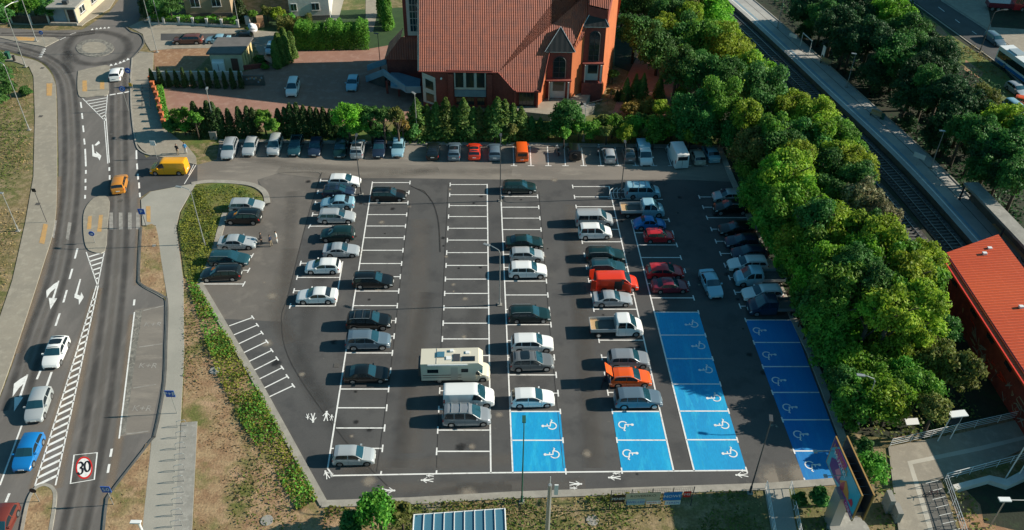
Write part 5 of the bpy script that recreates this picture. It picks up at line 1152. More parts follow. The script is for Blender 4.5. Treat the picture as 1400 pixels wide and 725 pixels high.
# tan house
r,g,o=prismthing('tan_house','tan rendered house behind the white fence with two white windows','house',[(256,24),(318,22),(322,-30),(250,-30)],5.6,'plaster_tan')
window(r,r,g[0],g[1],.24,.20,1.9,3.5); window(r,r,g[0],g[1],.70,.20,1.9,3.5); m=MB(); m.prism(g,5.6,5.9); m.build('roof',['felt_roof'],r)
m=MB(); on_wall(m,g[0],g[1],0,1,0,.7,.04,.08); m.build('plinth',['concrete_dark'],r)
# white house
r,g,o=prismthing('white_house','white rendered house with dark plinth above the tall clipped hedge','house',[(398,29),(452,27),(459,-30),(392,-30)],5.6,'plaster_white')
window(r,r,g[0],g[1],.12,.15,1.9,3.3); window(r,r,g[0],g[1],.66,.20,1.9,3.3); m=MB(); m.prism(g,5.6,5.9); m.build('roof',['felt_roof'],r)
m=MB(); on_wall(m,g[0],g[1],0,1,0,.9,.04,.08); m.build('plinth',['concrete_dark'],r)
# hut with flat roof
r,g,o=prismthing('transformer_hut','cream hut with dark flat roof and brown door above the thuja row','hut',[(291,97),(333,97),(347,77),(305,77)],3.0,'plaster_cream')
q=[]; cc=(g[0]+g[1]+g[2]+g[3])/4
for p in g: q.append(cc+(p-cc)*1.14)
m=MB(); m.prism(q,3.0,3.25); m.build('roof',['felt_roof'],r)
m=MB(); on_wall(m,g[0],g[1],.66,.88,.1,2.2,.05,.08); m.build('door',['paint_brown'],r)
m=MB()
for u in(.1,.32,.54,.76): on_wall(m,g[1],g[2],u,u+.12,0,2.9,.10,.2)
m.build('pilaster',['plaster_yellow'],r); m=MB()
for u in(.24,.46,.68): on_wall(m,g[1],g[2],u,u+.07,1.2,2.2,.04,.05)
m.build('window',['glass_pane'],r)
r2,g2,o2=prismthing('meter_cabinet','white box cabinet standing against the hut wall','cabinet',[(293,103),(309,103),(309,97),(293,97)],2.1,'white_metal',pname='cabinet_box')
m=MB(); on_wall(m,g2[0],g2[1],.48,.52,.2,1.9,.03,.05); m.build('door_gap',['steel_dark'],r2)
# red roofed station building
pe=[G(1287,348,4.8),G(1362,327,4.8)]; dxy=(pe[1]-pe[0]); dl=dxy.normalized(); bd=(G(1400,522,4.8)-pe[0]); bd.z=0; bd.normalize()
r=thing('station_building','long building with bright red metal roof and dark red graffiti wall by the railway','building',(pe[0].x,pe[0].y,0))
A,B=pe[0],pe[1]; C_=B+bd*31; D_4=A+bd*31
zr=4.8; m=MB()
ins=.6
def V2(p,z): return (p.x,p.y,z)
up_=.7
uvface(m,[V2(A,zr),V2(D_4,zr),V2(C_,zr+up_),V2(B,zr+up_)]); m.face([V2(A,zr-.25),V2(D_4,zr-.25),V2(D_4,zr),V2(A,zr)],1); m.face([V2(B,zr+up_-.25),V2(A,zr-.25),V2(A,zr),V2(B,zr+up_)],1); m.face([V2(C_,zr+up_-.25),V2(B,zr+up_-.25),V2(B,zr+up_),V2(C_,zr+up_)],1)
rf=m.build('roof',['roof_sheet','red_wall'],r)
m=MB(); i1=A+dl*ins+bd*ins; i2=B-dl*ins+bd*ins; i3=C_-dl*ins; i4=D_4+dl*ins; m.prism([i1,i2,i3,i4],0,zr-.2); wl=m.build('wall',['red_wall'],r)
m=MB(); m.tube([V2(A-dl*.1,zr-.12),V2(D_4-dl*.1,zr-.12)],.14,6); m.build('gutter',['paint_scarlet'],rf)
m=MB(); m.tube([V2(A+dl*.55,zr+.16),V2(D_4+dl*.55,zr+.16)],.10,4); m.build('snow_guard',['paint_darkred'],rf)
for p in((1346,347),(1353,340),(1396,420)): q=G(*p,5.3); m=MB(); m.box((q.x,q.y,q.z+.05),(.45,.35,.25)); m.build('roof_vent',['white_metal'],rf)
m=MB(); random.seed(3)
for k in range(46):
    s=random.uniform(6,27); z=random.uniform(.6,2.6); c=i1+bd*s-dl*.03; a=random.uniform(.3,1.1); b_=random.uniform(.15,.5)
    m.ribbon([(0,0)],1,0) if 0 else None
    e=[(random.uniform(-a,a),random.uniform(-b_,b_)*1.6) for _ in range(5)]
    for (u0,v0),(u1,v1) in zip(e,e[1:]):
        P0=c+bd*u0;P1=c+bd*u1; m.face([(P0.x,P0.y,z+v0-.06),(P1.x,P1.y,z+v1-.06),(P1.x,P1.y,z+v1+.08),(P0.x,P0.y,z+v0+.08)],k%3)
m.build('graffiti',['plaster_tan','paint_scarlet','concrete'],wl)
for k,s in enumerate((3,8,12,16,21,26)):
    c=i1+bd*s-dl*.04; m=MB(); m.box((c.x,c.y,3.6),(1.3,.08,.7),math.atan2(bd.y,bd.x)); m.build('window',['glass_pane'],wl)
# platform canopy (long flat concrete roof)
cz=3.5; c1=G(1297,246,cz); c2_=G(1312,247,cz); tdir=(TR[60]-TR[50]).normalized() if len(TR)>60 else (TR[-10]-TR[-20]).normalized()
r=thing('platform_canopy','long narrow flat canopy with weathered roof above the railway platform','canopy',(c1.x,c1.y,.8))
ks_=min(range(len(TR)),key=lambda i:(TR[i]-Vector((c1.x,c1.y,0))).length)
cen=offs(TR,5.9*sg)[ks_:ks_+14]; a_=offs(cen,-.95);b__=offs(cen,.95)
m=MB(); m.prism(a_+b__[::-1],cz-.35,cz); m.build('roof',['concrete'],r)
bw=offs(cen,.75*sg); m=MB(); b1=offs(bw,-.1);b2_=offs(bw,.1); m.prism(b1+b2_[::-1],.8,cz-.35); m.build('back_wall',['concrete_dark'],r)
for i in range(0,len(cen),3): p=offs(cen,-.7*sg)[i]; m=MB(); m.box((p.x,p.y,(cz+.45)/2),(.18,.18,cz-.8)); m.build('column',['steel_dark'],r)
m=MB(); q=offs(cen,.3*sg)[2:7]; m.ribbon(q,.45,1.25); m.build('bench_seat',['wood_board'],r)
# glass roofed bus shelter
zs=2.7; S1,S2,S3,S4=G(566,704,zs),G(690,695.5,zs),G(693,760,zs),G(562,768,zs)
r=thing('glass_shelter','shelter with ribbed blue glass roof at the bottom edge','shelter',(S1.x,S1.y,0))
m=MB(); m.face([V2(S4,zs),V2(S3,zs),V2(S2,zs),V2(S1,zs)]); m.build('roof_glass',['glass_roof'],r)
for i in range(10):
    t=i/9 if i else 0; a=S1.lerp(S2,t);b=S4.lerp(S3,t); m=MB(); m.box(((a.x+b.x)/2,(a.y+b.y)/2,zs+.05),((a-b).length,.07,.08),math.atan2((b-a).y,(b-a).x)); m.build('roof_rib',['white_metal'],r)
m=MB(); m.tube([V2(S1,zs),V2(S2,zs),V2(S3,zs),V2(S4,zs),V2(S1,zs)],.06,5); m.build('frame',['white_metal'],r)
for p in(S1,S2,S3,S4): m=MB(); q=p.lerp((S1+S3)/2,.06); m.cyl((q.x,q.y,0),(q.x,q.y,zs),.06,n=6); m.build('post',['steel'],r)
m=MB(); a=S1.lerp(S4,.5);b=S2.lerp(S3,.5); m.ribbon([a,b],.5,.45); m.build('bench',['wood_board'],r)
m=MB(); m.box(((S1.x+S2.x)/2,(S1.y+S2.y)/2-.15,1.3),((S2-S1).length*.9,.03,2.1),math.atan2((S2-S1).y,(S2-S1).x)); m.build('back_glass',['glass_roof'],r)
# added unseen block, placed off-frame to shade the far road
r,g,o=prismthing('added_shade_block','added plain block outside the right edge, placed to shade the far road','building',[(1452,34),(1560,44),(1620,-30),(1452,-60)],24,'plaster_cream')
for k in range(4): window(r,r,g[0],g[1],.5,.16,2+3.5*k,3.6+3.5*k)
# ============================================================ STREET FURNITURE
def lamp(bp,ty,label,arm=None,style='arm',mat='steel',h=None,group='street lamps',z0=0.02,r_=.075):
    g=G(*bp,z0); z=h or top_z(bp,ty); r=thing('street_lamp',label,'street lamp',(g.x,g.y,z0),group)
    m=MB(); m.cyl((g.x,g.y,z0),(g.x,g.y,z),r_,r_*.6,n=8); m.cyl((g.x,g.y,z0),(g.x,g.y,z0+.9),r_*1.5,n=8); m.build('pole',[mat],r)
    m=MB(); m.box((g.x,g.y,z0+.05),(.5,.5,.1)); m.build('base_plate',['concrete'],r)
    ang,L_=arm if arm else (0,.6); d=Vector((math.cos(math.radians(ang)),math.sin(math.radians(ang)),0))
    if style=='arm':
        p=[Vector((g.x,g.y,z-.25)),Vector((g.x,g.y,z))+d*.15+Vector((0,0,.25)),Vector((g.x,g.y,z))+d*L_*.6+Vector((0,0,.5)),Vector((g.x,g.y,z))+d*L_+Vector((0,0,.5))]
        m=MB(); m.tube(p,.045,6); m.build('arm',[mat],r); e=p[-1]
    else: e=Vector((g.x,g.y,z))+d*.25; m=MB(); m.cyl((g.x,g.y,z-.1),e,.05,n=6); m.build('arm',[mat],r)
    m=MB(); m.box((e.x,e.y,e.z),(.75,.30,.10),math.radians(ang)); lh=m.build('lamp_head',[mat],r); m=MB(); m.box((e.x,e.y,e.z-.06),(.55,.22,.03),math.radians(ang)); m.build('lens',['sign_white'],lh)
    return r
lamp((713.3,687),590,'dark green tall lamp post on the lower verge beside the blue bays',(90,.9),'arm','bin_green')
lamp((1025,674),575,'slim dark lamp post at the lower kerb left of the footbridge path',(80,.3),'flat','steel_dark')
lamp((683.3,417),345,'curved-arm lamp post in the middle of the car park between the fourth and fifth columns',(155,1.6),'arm')
lamp((684,275),196,'lamp post at the top of the car park beside the dark green estate',(90,1.2),'arm','steel_dark')
lamp((494,266),196,'lamp post at the top of the second column of cars',(90,1.2),'arm','steel_dark')
lamp((848,272),205,'thin dark lamp post by the curved cycle rack',(90,1.2),'arm','steel_dark')
lamp((280,334.7),262,'lamp post with hooked arm on the green verge by the silver saloon',(170,1.4),'arm')
lamp((1171.3,585.4),521,'lamp post under the trees right of the far blue bays',(170,1.4),'arm')
lamp((571,193),128,'lamp post on the hedge strip below the church stairs',(130,.5),'flat')
lamp((797.5,193),150,'lamp post on the hedge strip below the white retaining wall',(100,.6),'arm')
lamp((40,178),90,'leaning-looking tall lamp post on the left grass bank',(160,1.5),'arm',z0=.03)
lamp((35,91.7),12,'tall lamp post with long arm at the roundabout, left side',(60,2.2),'arm',z0=.1)
lamp((50,56.7),-25,'lamp post on the narrow island west of the roundabout',(100,1.2),'arm',z0=.1)
lamp((215,71.7),-15,'lamp post at the corner of the brown lawn',(120,1.2),'arm',z0=.02)
lamp((327,37.5),-20,'lamp post in front of the white garden fence by the white bag',(100,1.0),'arm',z0=.06)
lamp((218,34),-20,'lamp post at the left end of the white garden fence',(100,1.0),'arm',z0=.06)
lamp((25,316),264,'lamp post at the left edge of the grass bank by the road',(170,1.0),'flat',z0=.03)
lamp((297,188),128,'lamp post standing in the thuja row by the small grey cabinet',(100,.6),'arm')
lamp((1157.3,119.3),68,'platform lamp between two signs, upper of the pair over the dark bank',(160,.4),'flat',group='platform lamps',z0=.8)
lamp((1272.3,230),173,'platform lamp beside the lower white sign near the canopy',(170,.4),'flat',group='platform lamps',z0=.8)
lamp((1063,38),-10,'platform lamp farthest away at the top of the platform',(160,.4),'flat',group='platform lamps',z0=.8)
lamp((1339,72),18,'dark street lamp with pale head beside the far road',(10,2.0),'arm','steel_dark')
lamp((521,100),46,'dark lamp post at the foot of the church stairs',(160,.3),'flat','steel_dark')
# big white mast at lower edge
g=G(746,760); z=top_z((748,760),660); m=MB(); m.cyl((g.x,g.y,0),(g.x,g.y,9.6),.22,.15,n=10); r=thing('mast','stout pale steel mast rising from the bottom edge','mast',(g.x,g.y,0)); m.build('pole',['steel'],r); m=MB(); m.cyl((g.x,g.y,9.6),(g.x,g.y,10.6),.03,n=5); m.build('spike',['white_metal'],r); m=MB(); m.box((g.x+.5,g.y,9.0),(.3,.1,1.2)); m.build('antenna_panel',['white_metal'],r)
g=G(222,790); m=MB(); m.cyl((g.x,g.y,0),(g.x,g.y,7.6),.12,.10,n=8); m.box((g.x-.2,g.y,7.65),(.8,.3,.12)); tag(m.build('street_lamp',['white_metal'],None,(g.x,g.y,0)),'white lamp head poking in at the bottom edge over the cycle stands','street lamp',None)
# signs
def sign(bp,ty,label,shape='disc',face='sign_blue',size=.45,rz=0,z0=.1,mark=None,name='road_sign',w=None,mat='steel',h=None):
    g=G(*bp,z0); z=h or top_z(bp,ty); r=thing(name,label,'sign',(g.x,g.y,z0)); m=MB(); m.cyl((g.x,g.y,z0),(g.x,g.y,z),.04,n=6); m.build('pole',[mat],r)
    a=math.radians(rz); u=Vector((math.cos(a),math.sin(a),0)); n=Vector((u.y,-u.x,0)); c=Vector((g.x,g.y,z-size*.7))+n*.06; m=MB()
    if shape=='disc': m.cyl(c,c+n*.04,size,n=20)
    else: m.box(c+n*.02,(w or size*1.6,.05,size*1.6),a)
    p=m.build('sign_plate',[face],r); c=c+n*.052; mm=MB()
    if mark=='bike' or mark=='arrow':
        mm.face([c+u*x*size+Vector((0,0,y*size)) for x,y in((-.5,.05),(.1,.05),(.1,.35),(.6,-.1),(.1,-.5),(.1,-.22),(-.5,-.22))])
    elif mark=='ring':
        for k in range(20): t0=2*PI*k/20;t1=2*PI*(k+1)/20; mm.face([c+u*math.cos(t0)*size*.6+Vector((0,0,math.sin(t0)*size*.6)),c+u*math.cos(t1)*size*.6+Vector((0,0,math.sin(t1)*size*.6)),c+u*math.cos(t1)*size*.45+Vector((0,0,math.sin(t1)*size*.45)),c+u*math.cos(t0)*size*.45+Vector((0,0,math.sin(t0)*size*.45))])
    elif mark: wall_text(mm,mark,c,u,(0,0,1),size*1.3,0)
    if mark: mm.build('sign_symbol',['sign_white'],p)
    return r
sign((200,310),285,'blue footpath sign on a tall dark pole at the crossing right of the road','box',size=.5,mark='P',mat='steel_dark')
sign((176,152),118,'round blue roundabout sign under the orange plate, right of the splitter island',mark='ring')
sign((182,122),93,'round blue sign on the pavement beside the white car at the roundabout',mark='arrow')
sign((180,120.5),113,'small orange plate on the post at the right roadside','box','sign_yellow',.35,mark=None)
sign((130,332),316,'small round blue arrow sign on the middle island','disc',size=.35,mark='arrow')
sign((62,62),42,'round blue arrow sign on the island west of the roundabout',mark='arrow',size=.35)
sign((215,217),192,'white-green rectangular sign on the small dry grass corner','box','sign_white',.45,mark='i')
sign((242,565),533,'blue and white sign tilted beside the footway right of the parking bays','box',size=.55,mark='P+R')
sign((155,690),664,'blue bus lane plate leaning over the lower road edge','box','sign_blue',.5,mark='50')
sign((54,686),667,'small dark round sign at the tip of the grass median','disc','sign_black',.3)
sign((1082,61),41,'white plate sign on a pole at the upper platform','box','sign_white',.4,rz=-45,z0=.8,name='platform_sign',w=1.5)
sign((1253,226),204,'white plate sign on a pole at the lower platform beside a lamp','box','sign_white',.45,rz=-45,z0=.8,name='platform_sign',w=1.6)
sign((64,304),257,'thin dark post with small square plate on the left pavement','box','sign_black',.3,mat='steel_dark')
def frame(pts,h,label,name='station_name_board',plate=None):
    a,b=[G(*p,.8) for p in pts]; r=thing(name,label,'sign',(a.x,a.y,.8)); 
    for p in(a,b): m=MB(); m.cyl(p,(p.x,p.y,.8+h),.06,n=6); m.build('post',['white_metal'],r)
    m=MB(); d=b-a; m.box(((a.x+b.x)/2,(a.y+b.y)/2,.8+h-(.12 if not plate else plate/2)),(d.length,.06,.15 if not plate else plate),math.atan2(d.y,d.x)); m.build('board',['white_metal'],r)
frame([(1094,63),(1106,74)],2.5,'white two-legged frame on the upper platform'); frame([(1122,80),(1125,83)],2.4,'small white information board on two posts at the platform edge',plate=1.6)
def bench(bp,label,z0=.8,rz=-45):
    g=G(*bp,z0); r=thing('bench',label,'bench',(g.x,g.y,z0),'benches on the railway platform'); a=math.radians(rz)
    R=Matrix.Rotation(a,3,'Z'); o=lambda v:g+R@Vector(v)
    m=MB(); m.box(o((0,0,.45)),(1.9,.5,.06),a); m.build('seat',['wood_board'],r); m=MB(); m.box(o((0,.27,.75)),(1.9,.06,.45),a); m.build('backrest',['wood_board'],r)
    for x in(-.8,.8): m=MB(); m.box(o((x,0,.22)),(.08,.45,.44),a); m.build('leg',['steel_dark'],r)
bench((1128,88),'bench on the shaded platform beyond the small information board'); bench((1197,160),'bench in the sunlit patch of the platform')
g=G(1206,163,.8); m=MB(); m.cyl((g.x,g.y,.8),(g.x,g.y,1.7),.25,.28,n=10); tag(m.build('litter_bin',['bin_green'],None,(g.x,g.y,.8)),'green litter bin beside the bench in the sunlit platform patch','bin')
g=G(12,80,.1); m=MB(); m.box((g.x,g.y,.65),(.6,.7,1.1)); m.box((g.x,g.y,1.23),(.66,.76,.08)); tag(m.build('litter_bin',['bin_green'],None,(g.x,g.y,.1)),'dark green bin on the pavement left of the roundabout','bin')
g=G(20,83,.1); m=MB(); m.cyl((g.x,g.y,.1),(g.x,g.y,.9),.2,.22,n=8); m.cyl((g.x,g.y,.9),(g.x,g.y,1.0),.25,n=8); tag(m.build('litter_bin',['black_plastic'],None,(g.x,g.y,.1)),'small dark litter bin next to the green one','bin')
# cycle stands (inverted U) at left
for i in range(10):
    y=585+i*15.2; 
    if y>722: break
    a=G(239.5-i*.95,y,.104);b=G(259-i*.6,y-4,.104)
    d=(b-a).normalized(); c=(a+b)/2; m=MB(); A=c-d*.42;B=c+d*.42
    m.tube([(A.x,A.y,.1),(A.x,A.y,.82),(A.x+d.x*.12,A.y+d.y*.12,.94),(B.x-d.x*.12,B.y-d.y*.12,.94),(B.x,B.y,.82),(B.x,B.y,.1)],.03,6)
    tag(m.build('cycle_stand',['steel'],None,(c.x,c.y,.1)),'%s cycle stand counted from the top of the pale pad'%('first second third fourth fifth sixth seventh eighth ninth tenth'.split()[i]),'cycle stand','cycle stands on the pale pad')
for i in range(7):
    a=G(196+ (0 if i<9 else 0),121+i*4.6,.1)
    m=MB(); m.tube([(a.x-.1,a.y,.1),(a.x-.1,a.y,.9),(a.x+1.1,a.y,.9),(a.x+1.1,a.y,.1)],.035,6); tag(m.build('cycle_stand',['steel_dark'],None,(a.x,a.y,.1)),'%s dark cycle stand beside the orange yard wall, from the top'%('first second third fourth fifth sixth seventh'.split()[i]),'cycle stand','cycle stands beside the yard wall')
# curved cycle rack in car park
g=G(851,268); r=thing('cycle_rack','white rack of curved hoops behind the pale blue dropside truck','cycle rack',(g.x,g.y,.02))
for i in range(8):
    x=g.x-1.6+i*.5; m=MB(); m.tube([(x,g.y-.7,.02),(x-.25,g.y-.7,.7),(x-.15,g.y-.2,1.0),(x+.35,g.y+.5,.95),(x+.5,g.y+.7,.4),(x+.45,g.y+.7,.02)],.035,5); m.build('hoop',['white_metal'],r)
m=MB(); m.tube([(g.x-2,g.y-.7,.06),(g.x+2.2,g.y-.7,.06)],.03); m.tube([(g.x-1.6,g.y+.7,.06),(g.x+2.6,g.y+.7,.06)],.03); m.build('base_rail',['white_metal'],r)
# orange brick yard wall with piers
r=thing('yard_wall','low orange brick wall with piers between the footway and church yard','wall',(*G(208,120)[:2],0)); p=[G(*q) for q in((208,117),(216,138),(226,176),(246,176))]
m=MB(); 
for a,b in zip(p,p[1:]): d=b-a; m.box(((a.x+b.x)/2,(a.y+b.y)/2,.55),(d.length,.3,1.1),math.atan2(d.y,d.x))
m.build('wall_panel',['brick_shade'],r)
for t in range(8): a=p[0].lerp(p[1],t/3) if t<4 else p[1].lerp(p[2],(t-3)/4); m=MB(); m.box((a.x,a.y,.75),(.5,.5,1.5)); m.box((a.x,a.y,1.53),(.62,.62,.1)); m.build('pier',['plaster_orange'],r)
# white wall behind thuja row
a,b=G(211,110),G(333,110); d=b-a; m=MB(); m.box(((a.x+b.x)/2,(a.y+b.y)/2,.8),(d.length,.2,1.6),math.atan2(d.y,d.x)); tag(m.build('garden_wall',['plaster_white'],None,(a.x,a.y,0)),'white wall seen in gaps behind the row of small dark thujas','wall')
a,b=G(334,117),G(363,117); d=b-a; m=MB(); m.box(((a.x+b.x)/2,(a.y+b.y)/2,.9),(d.length,.25,1.8),math.atan2(d.y,d.x)); r=m.build('stone_wall',['concrete_dark'],None,(a.x,a.y,0)); tag(r,'grey wall with faded painted mural right of the hut','wall')
m=MB(); random.seed(5)
for k in range(9): x=a.x+.5+k*.3; z=.5+random.random()*.8; m.face([(x,a.y-.14,z),(x+.28,a.y-.14,z+.05),(x+.25,a.y-.14,z+.4),(x-.02,a.y-.14,z+.3)],k%2)
m.build('mural',['plaster_blue','plaster_tan'],r)
a,b=G(333,96),G(368,92); m=MB(); d=b-a; m.box(((a.x+b.x)/2,(a.y+b.y)/2,.4),(d.length,.25,.8),math.atan2(d.y,d.x)); tag(m.build('garden_wall',['brick_shade'],None,(a.x,a.y,0)),'low reddish wall round the little garden beside the hut','wall')
# white picket fence with posts
r=thing('garden_fence','white-posted garden fence along the side street','fence',(*G(205,34)[:2],0)); pts=[(206,34),(225,34),(246,34),(265,35),(284,36),(304,37),(326,38)]
for i,q in enumerate(pts): g=G(*q); m=MB(); m.box((g.x,g.y,.7),(.38,.38,1.4)); m.box((g.x,g.y,1.42),(.5,.5,.08)); m.build('post',['plaster_white'],r)
for i,(p,q) in enumerate(zip(pts,pts[1:])):
    a,b=G(*p),G(*q); d=b-a; m=MB(); m.box(((a.x+b.x)/2,(a.y+b.y)/2,.22),(d.length-.38,.22,.44),math.atan2(d.y,d.x)); m.build('plinth',['plaster_white'],r)
    m=MB(); m.tube([(a.x,a.y,1.15),(b.x,b.y,1.15)],.03,4); m.tube([(a.x,a.y,.6),(b.x,b.y,.6)],.03,4)
    for k in range(1,14): c=a.lerp(b,k/14); m.cyl((c.x,c.y,.45),(c.x,c.y,1.2),.018,n=4)
    m.build('fence_panel',['steel_dark'],r)
r=thing('garden_fence','dark board fence with pale posts behind the shop side pavement','fence',(*G(0,31)[:2],0)); pts=[(-20,32),(17,32),(44,34),(68,33)]
for q in pts: g=G(*q); m=MB(); m.box((g.x,g.y,.9),(.25,.25,1.9)); m.build('post',['plaster_white'],r)
for p,q in zip(pts,pts[1:]): a,b=G(*p),G(*q); d=b-a; m=MB(); m.box(((a.x+b.x)/2,(a.y+b.y)/2+.1,.8),(d.length,.08,1.5),math.atan2(d.y,d.x)); m.build('fence_panel',['bark'],r)
# bag
g=G(346,43); m=MB(); m.cyl((g.x,g.y,.0),(g.x,g.y,.55),.75,.9,n=10); m.cyl((g.x,g.y,.55),(g.x,g.y,1.15),.9,.7,n=10); m.cyl((g.x,g.y,1.15),(g.x+.1,g.y,1.4),.7,.3,n=10); tag(m.build('bulk_bag',['bag_white'],None,(g.x,g.y,0),smooth=True),'full white bulk bag on the pavement by the garden gate','bag')
g=G(357,36); m=MB(); m.box((g.x,g.y,.9),(1.2,1.2,1.8),.3); m.box((g.x-.5,g.y-.8,.45),(1.0,.9,.9)); tag(m.build('brick_pillar',['rust_earth'],None,(g.x,g.y,0)),'stepped reddish brick pillar near the white bulk bag','pillar')
g=G(344,34); m=MB(); m.box((g.x-.6,g.y,.75),(.8,.4,1.5)); m.box((g.x-.6,g.y,1.55),(.9,.5,.1)); tag(m.build('gate_pier',['plaster_white'],None,(g.x,g.y,0)),'white gate pier with letter box left of the bulk bag','pier')
g=G(298,190); m=MB(); g=G(293,190); m.box((g.x,g.y,.6),(1.0,.5,1.2)); m.box((g.x,g.y,1.22),(1.08,.58,.06)); tag(m.build('utility_cabinet',['concrete'],None,(g.x,g.y,0)),'small grey cabinet at the foot of the thuja row','cabinet')
g=G(519,113); r=thing('folding_sign','small white pavement board by the church stairs','sign',(g.x,g.y,.05)); m=MB(); m.box((g.x,g.y,.6),(.7,.05,1.0),rx=.2); m.build('board',['white_metal'],r); m=MB(); m.box((g.x,g.y+.3,.55),(.7,.04,1.0),rx=-.25); m.build('back_leg',['steel_dark'],r)
# hoarding with banners beside the lower kerb
r=thing('banner_fence','mesh fence panel hung with advertising banners on the lower verge','fence',(*G(833,697)[:2],0)); A=G(833,696);B=G(944,691); u=(B-A).normalized(); n=Vector((u.y,-u.x,0)); LW=(B-A).length; HH=2.6
for k in range(5): c=A+u*LW*k/4; m=MB(); m.cyl((c.x,c.y,0),(c.x,c.y,HH+.05),.045,n=5); m.build('post',['steel_dark'],r)
m=MB()
for k in range(46): c=A+u*LW*k/45; m.cyl((c.x,c.y,.25),(c.x,c.y,HH),.010,n=3,cap=False)
for k in range(11): z=.25+(HH-.25)*k/10; m.tube([A+Vector((0,0,z)),B+Vector((0,0,z))],.010,3)
m.build('wire_mesh',['steel_dark'],r)
def banner(u0,u1,z0,z1,mat,txt=None,tm='sign_white',size=.5,off=.06,dz=0,wave=0):
    m=MB(); p=lambda t,z:A+u*LW*t+n*off+Vector((0,0,z)); m.face([p(u0,z0),p(u1,z0),p(u1,z1),p(u0,z1)]); m.face([p(u0,z0)-n*.03,p(u0,z1)-n*.03,p(u1,z1)-n*.03,p(u1,z0)-n*.03]); b=m.build('banner',[mat],r)
    if txt: m=MB(); wall_text(m,txt,p((u0+u1)/2,(z0+z1)/2+dz)+n*.015,u,(0,0,1),size,0); m.build('lettering',[tm],b)
    return b
banner(.02,.17,1.0,2.0,'sign_black','PENEK','sign_white',.42); banner(.18,.60,.95,2.15,'plaster_cream','ROVERSKO','sign_black',.45,dz=.2); banner(.20,.42,.55,1.35,'paint_lightblue','SWELLEN','sign_blue',.42,.10); banner(.44,.62,.6,1.0,'sign_white','GRUPA 12','sign_red',.28,.10)
banner(.64,.86,.95,2.1,'bay_blue','NOWE','sign_white',.5); banner(.67,.86,.35,.92,'sign_white','TEREN','sign_blue',.4,.10); banner(.88,.97,1.3,2.1,'sign_red','MS','sign_white',.45)
# billboard on a pillar
hb=3.6; hb=top_z((1136,715),680); q=G(1136,715); r=thing('billboard','big two-sided billboard with colourful poster on a thick pillar','billboard',(q.x,q.y,0))
zb=hb; a=G(1129.3,631,zb); b=G(1163.7,712.8,zb); 
zt=zb
while P((a.x,a.y,zt))[1]>596.5: zt+=.05
d=(b-a).normalized(); nn=Vector((d.y,-d.x,0)); nn=nn if nn.x<0 else -nn      # towards the left
m=MB()
def pan(o_,mi=0,c=0,e=0): return [a+nn*o_+d*e+Vector((0,0,c)),b+nn*o_-d*e+Vector((0,0,c)),Vector((b.x,b.y,zt))+nn*o_-d*e-Vector((0,0,c)),Vector((a.x,a.y,zt))+nn*o_+d*e-Vector((0,0,c))]
for o1 in(-.12,-1.1):
    m=MB(); f0=pan(o1+.12);f1=pan(o1)
    m.face(f0); m.face(f1[::-1]); 
    for i in range(4):
        j=(i+1)%4; m.face([f0[i],f1[i],f1[j],f0[j]],1); A_=f0[i];B_x=f0[j]; cc=(f0[0]+f0[2])/2; m.face([A_+nn*.012,B_x+nn*.012,B_x+(cc-B_x)*.035+nn*.012,A_+(cc-A_)*.035+nn*.012],1)
    m.build('panel_frame',['steel_dark','gold'],r)
m=MB(); m.face(pan(.0+.01,0,.12,.12)); ps=m.build('poster',['paint_blue'],r)
LB=(b-a).length; HB=zt-zb
def art(pts,off,mat,name='artwork'):
    m=MB(); m.face([a+d*(x*LB)+Vector((0,0,y*HB))+nn*off for x,y in pts]); return m.build(name,[mat],ps)
M('art_cyan',(.02,.38,.52),.4);M('art_magenta',(.45,.02,.26),.4);M('art_purple',(.08,.02,.20),.4);M('art_orange',(.62,.25,.04),.4);M('art_pink',(.6,.2,.3),.4);M('art_red',(.5,.03,.08),.4)
art([(.02,.03),(.98,.03),(.98,.97),(.02,.97)],.02,'art_cyan'); art([(.02,.60),(.18,.97),(.02,.97)],.03,'art_purple'); art([(.10,.70),(.2,.95),(.50,.95),(.46,.68),(.30,.55)],.035,'art_magenta')
art([(.10,.40),(.25,.62),(.42,.48),(.50,.20),(.32,.08),(.12,.12)],.04,'art_purple'); art([(.55,.03),(.98,.03),(.98,.18),(.58,.24)],.042,'art_magenta'); art([(.45,.3),(.6,.62),(.72,.5),(.8,.28),(.62,.22)],.046,'art_orange'); art([(.28,.30),(.36,.56),(.46,.5),(.42,.22)],.05,'art_pink'); art([(.78,.3),(.84,.5),(.9,.45),(.9,.3)],.05,'art_red'); art([(.98,.03),(.98,.22),(.86,.10)],.052,'art_purple')
art([(.52,.05),(.62,.30),(.58,.55),(.50,.30)],.054,'art_red')
for k,(x,y,t,mt) in enumerate(((.32,.80,'FESTIWAL','art_orange'),(.34,.66,'MUZYKI','sign_white'),(.76,.12,'BILETY ONLINE','sign_white'))):
    m=MB(); wall_text(m,t,a+d*(x*LB)+Vector((0,0,y*HB))+nn*.07,d if nn.x<0 and d.cross(Vector((0,0,1))).dot(nn)>0 else -d,(0,0,1),.72 if k<2 else .5,0); m.build('lettering',[mt],ps)
m=MB(); c=(a+b)/2-nn*.55; c=Vector((q.x,q.y,0)); m.box((c.x,c.y,(zb+.6)/2),(.9,1.3,zb+.6),math.atan2(d.y,d.x)+PI/2); m.build('pillar',['steel'],r)
mid=(a+b)/2-nn*.6; m=MB(); m.box((mid.x,mid.y,zb+.5),(.8,LB*.9,.5),math.atan2(d.y,d.x)-PI/2); m.box(((mid.x+c.x)/2,(mid.y+c.y)/2,zb+.3),(.5,.5,.5)); m.build('cross_beam',['steel_dark'],r)
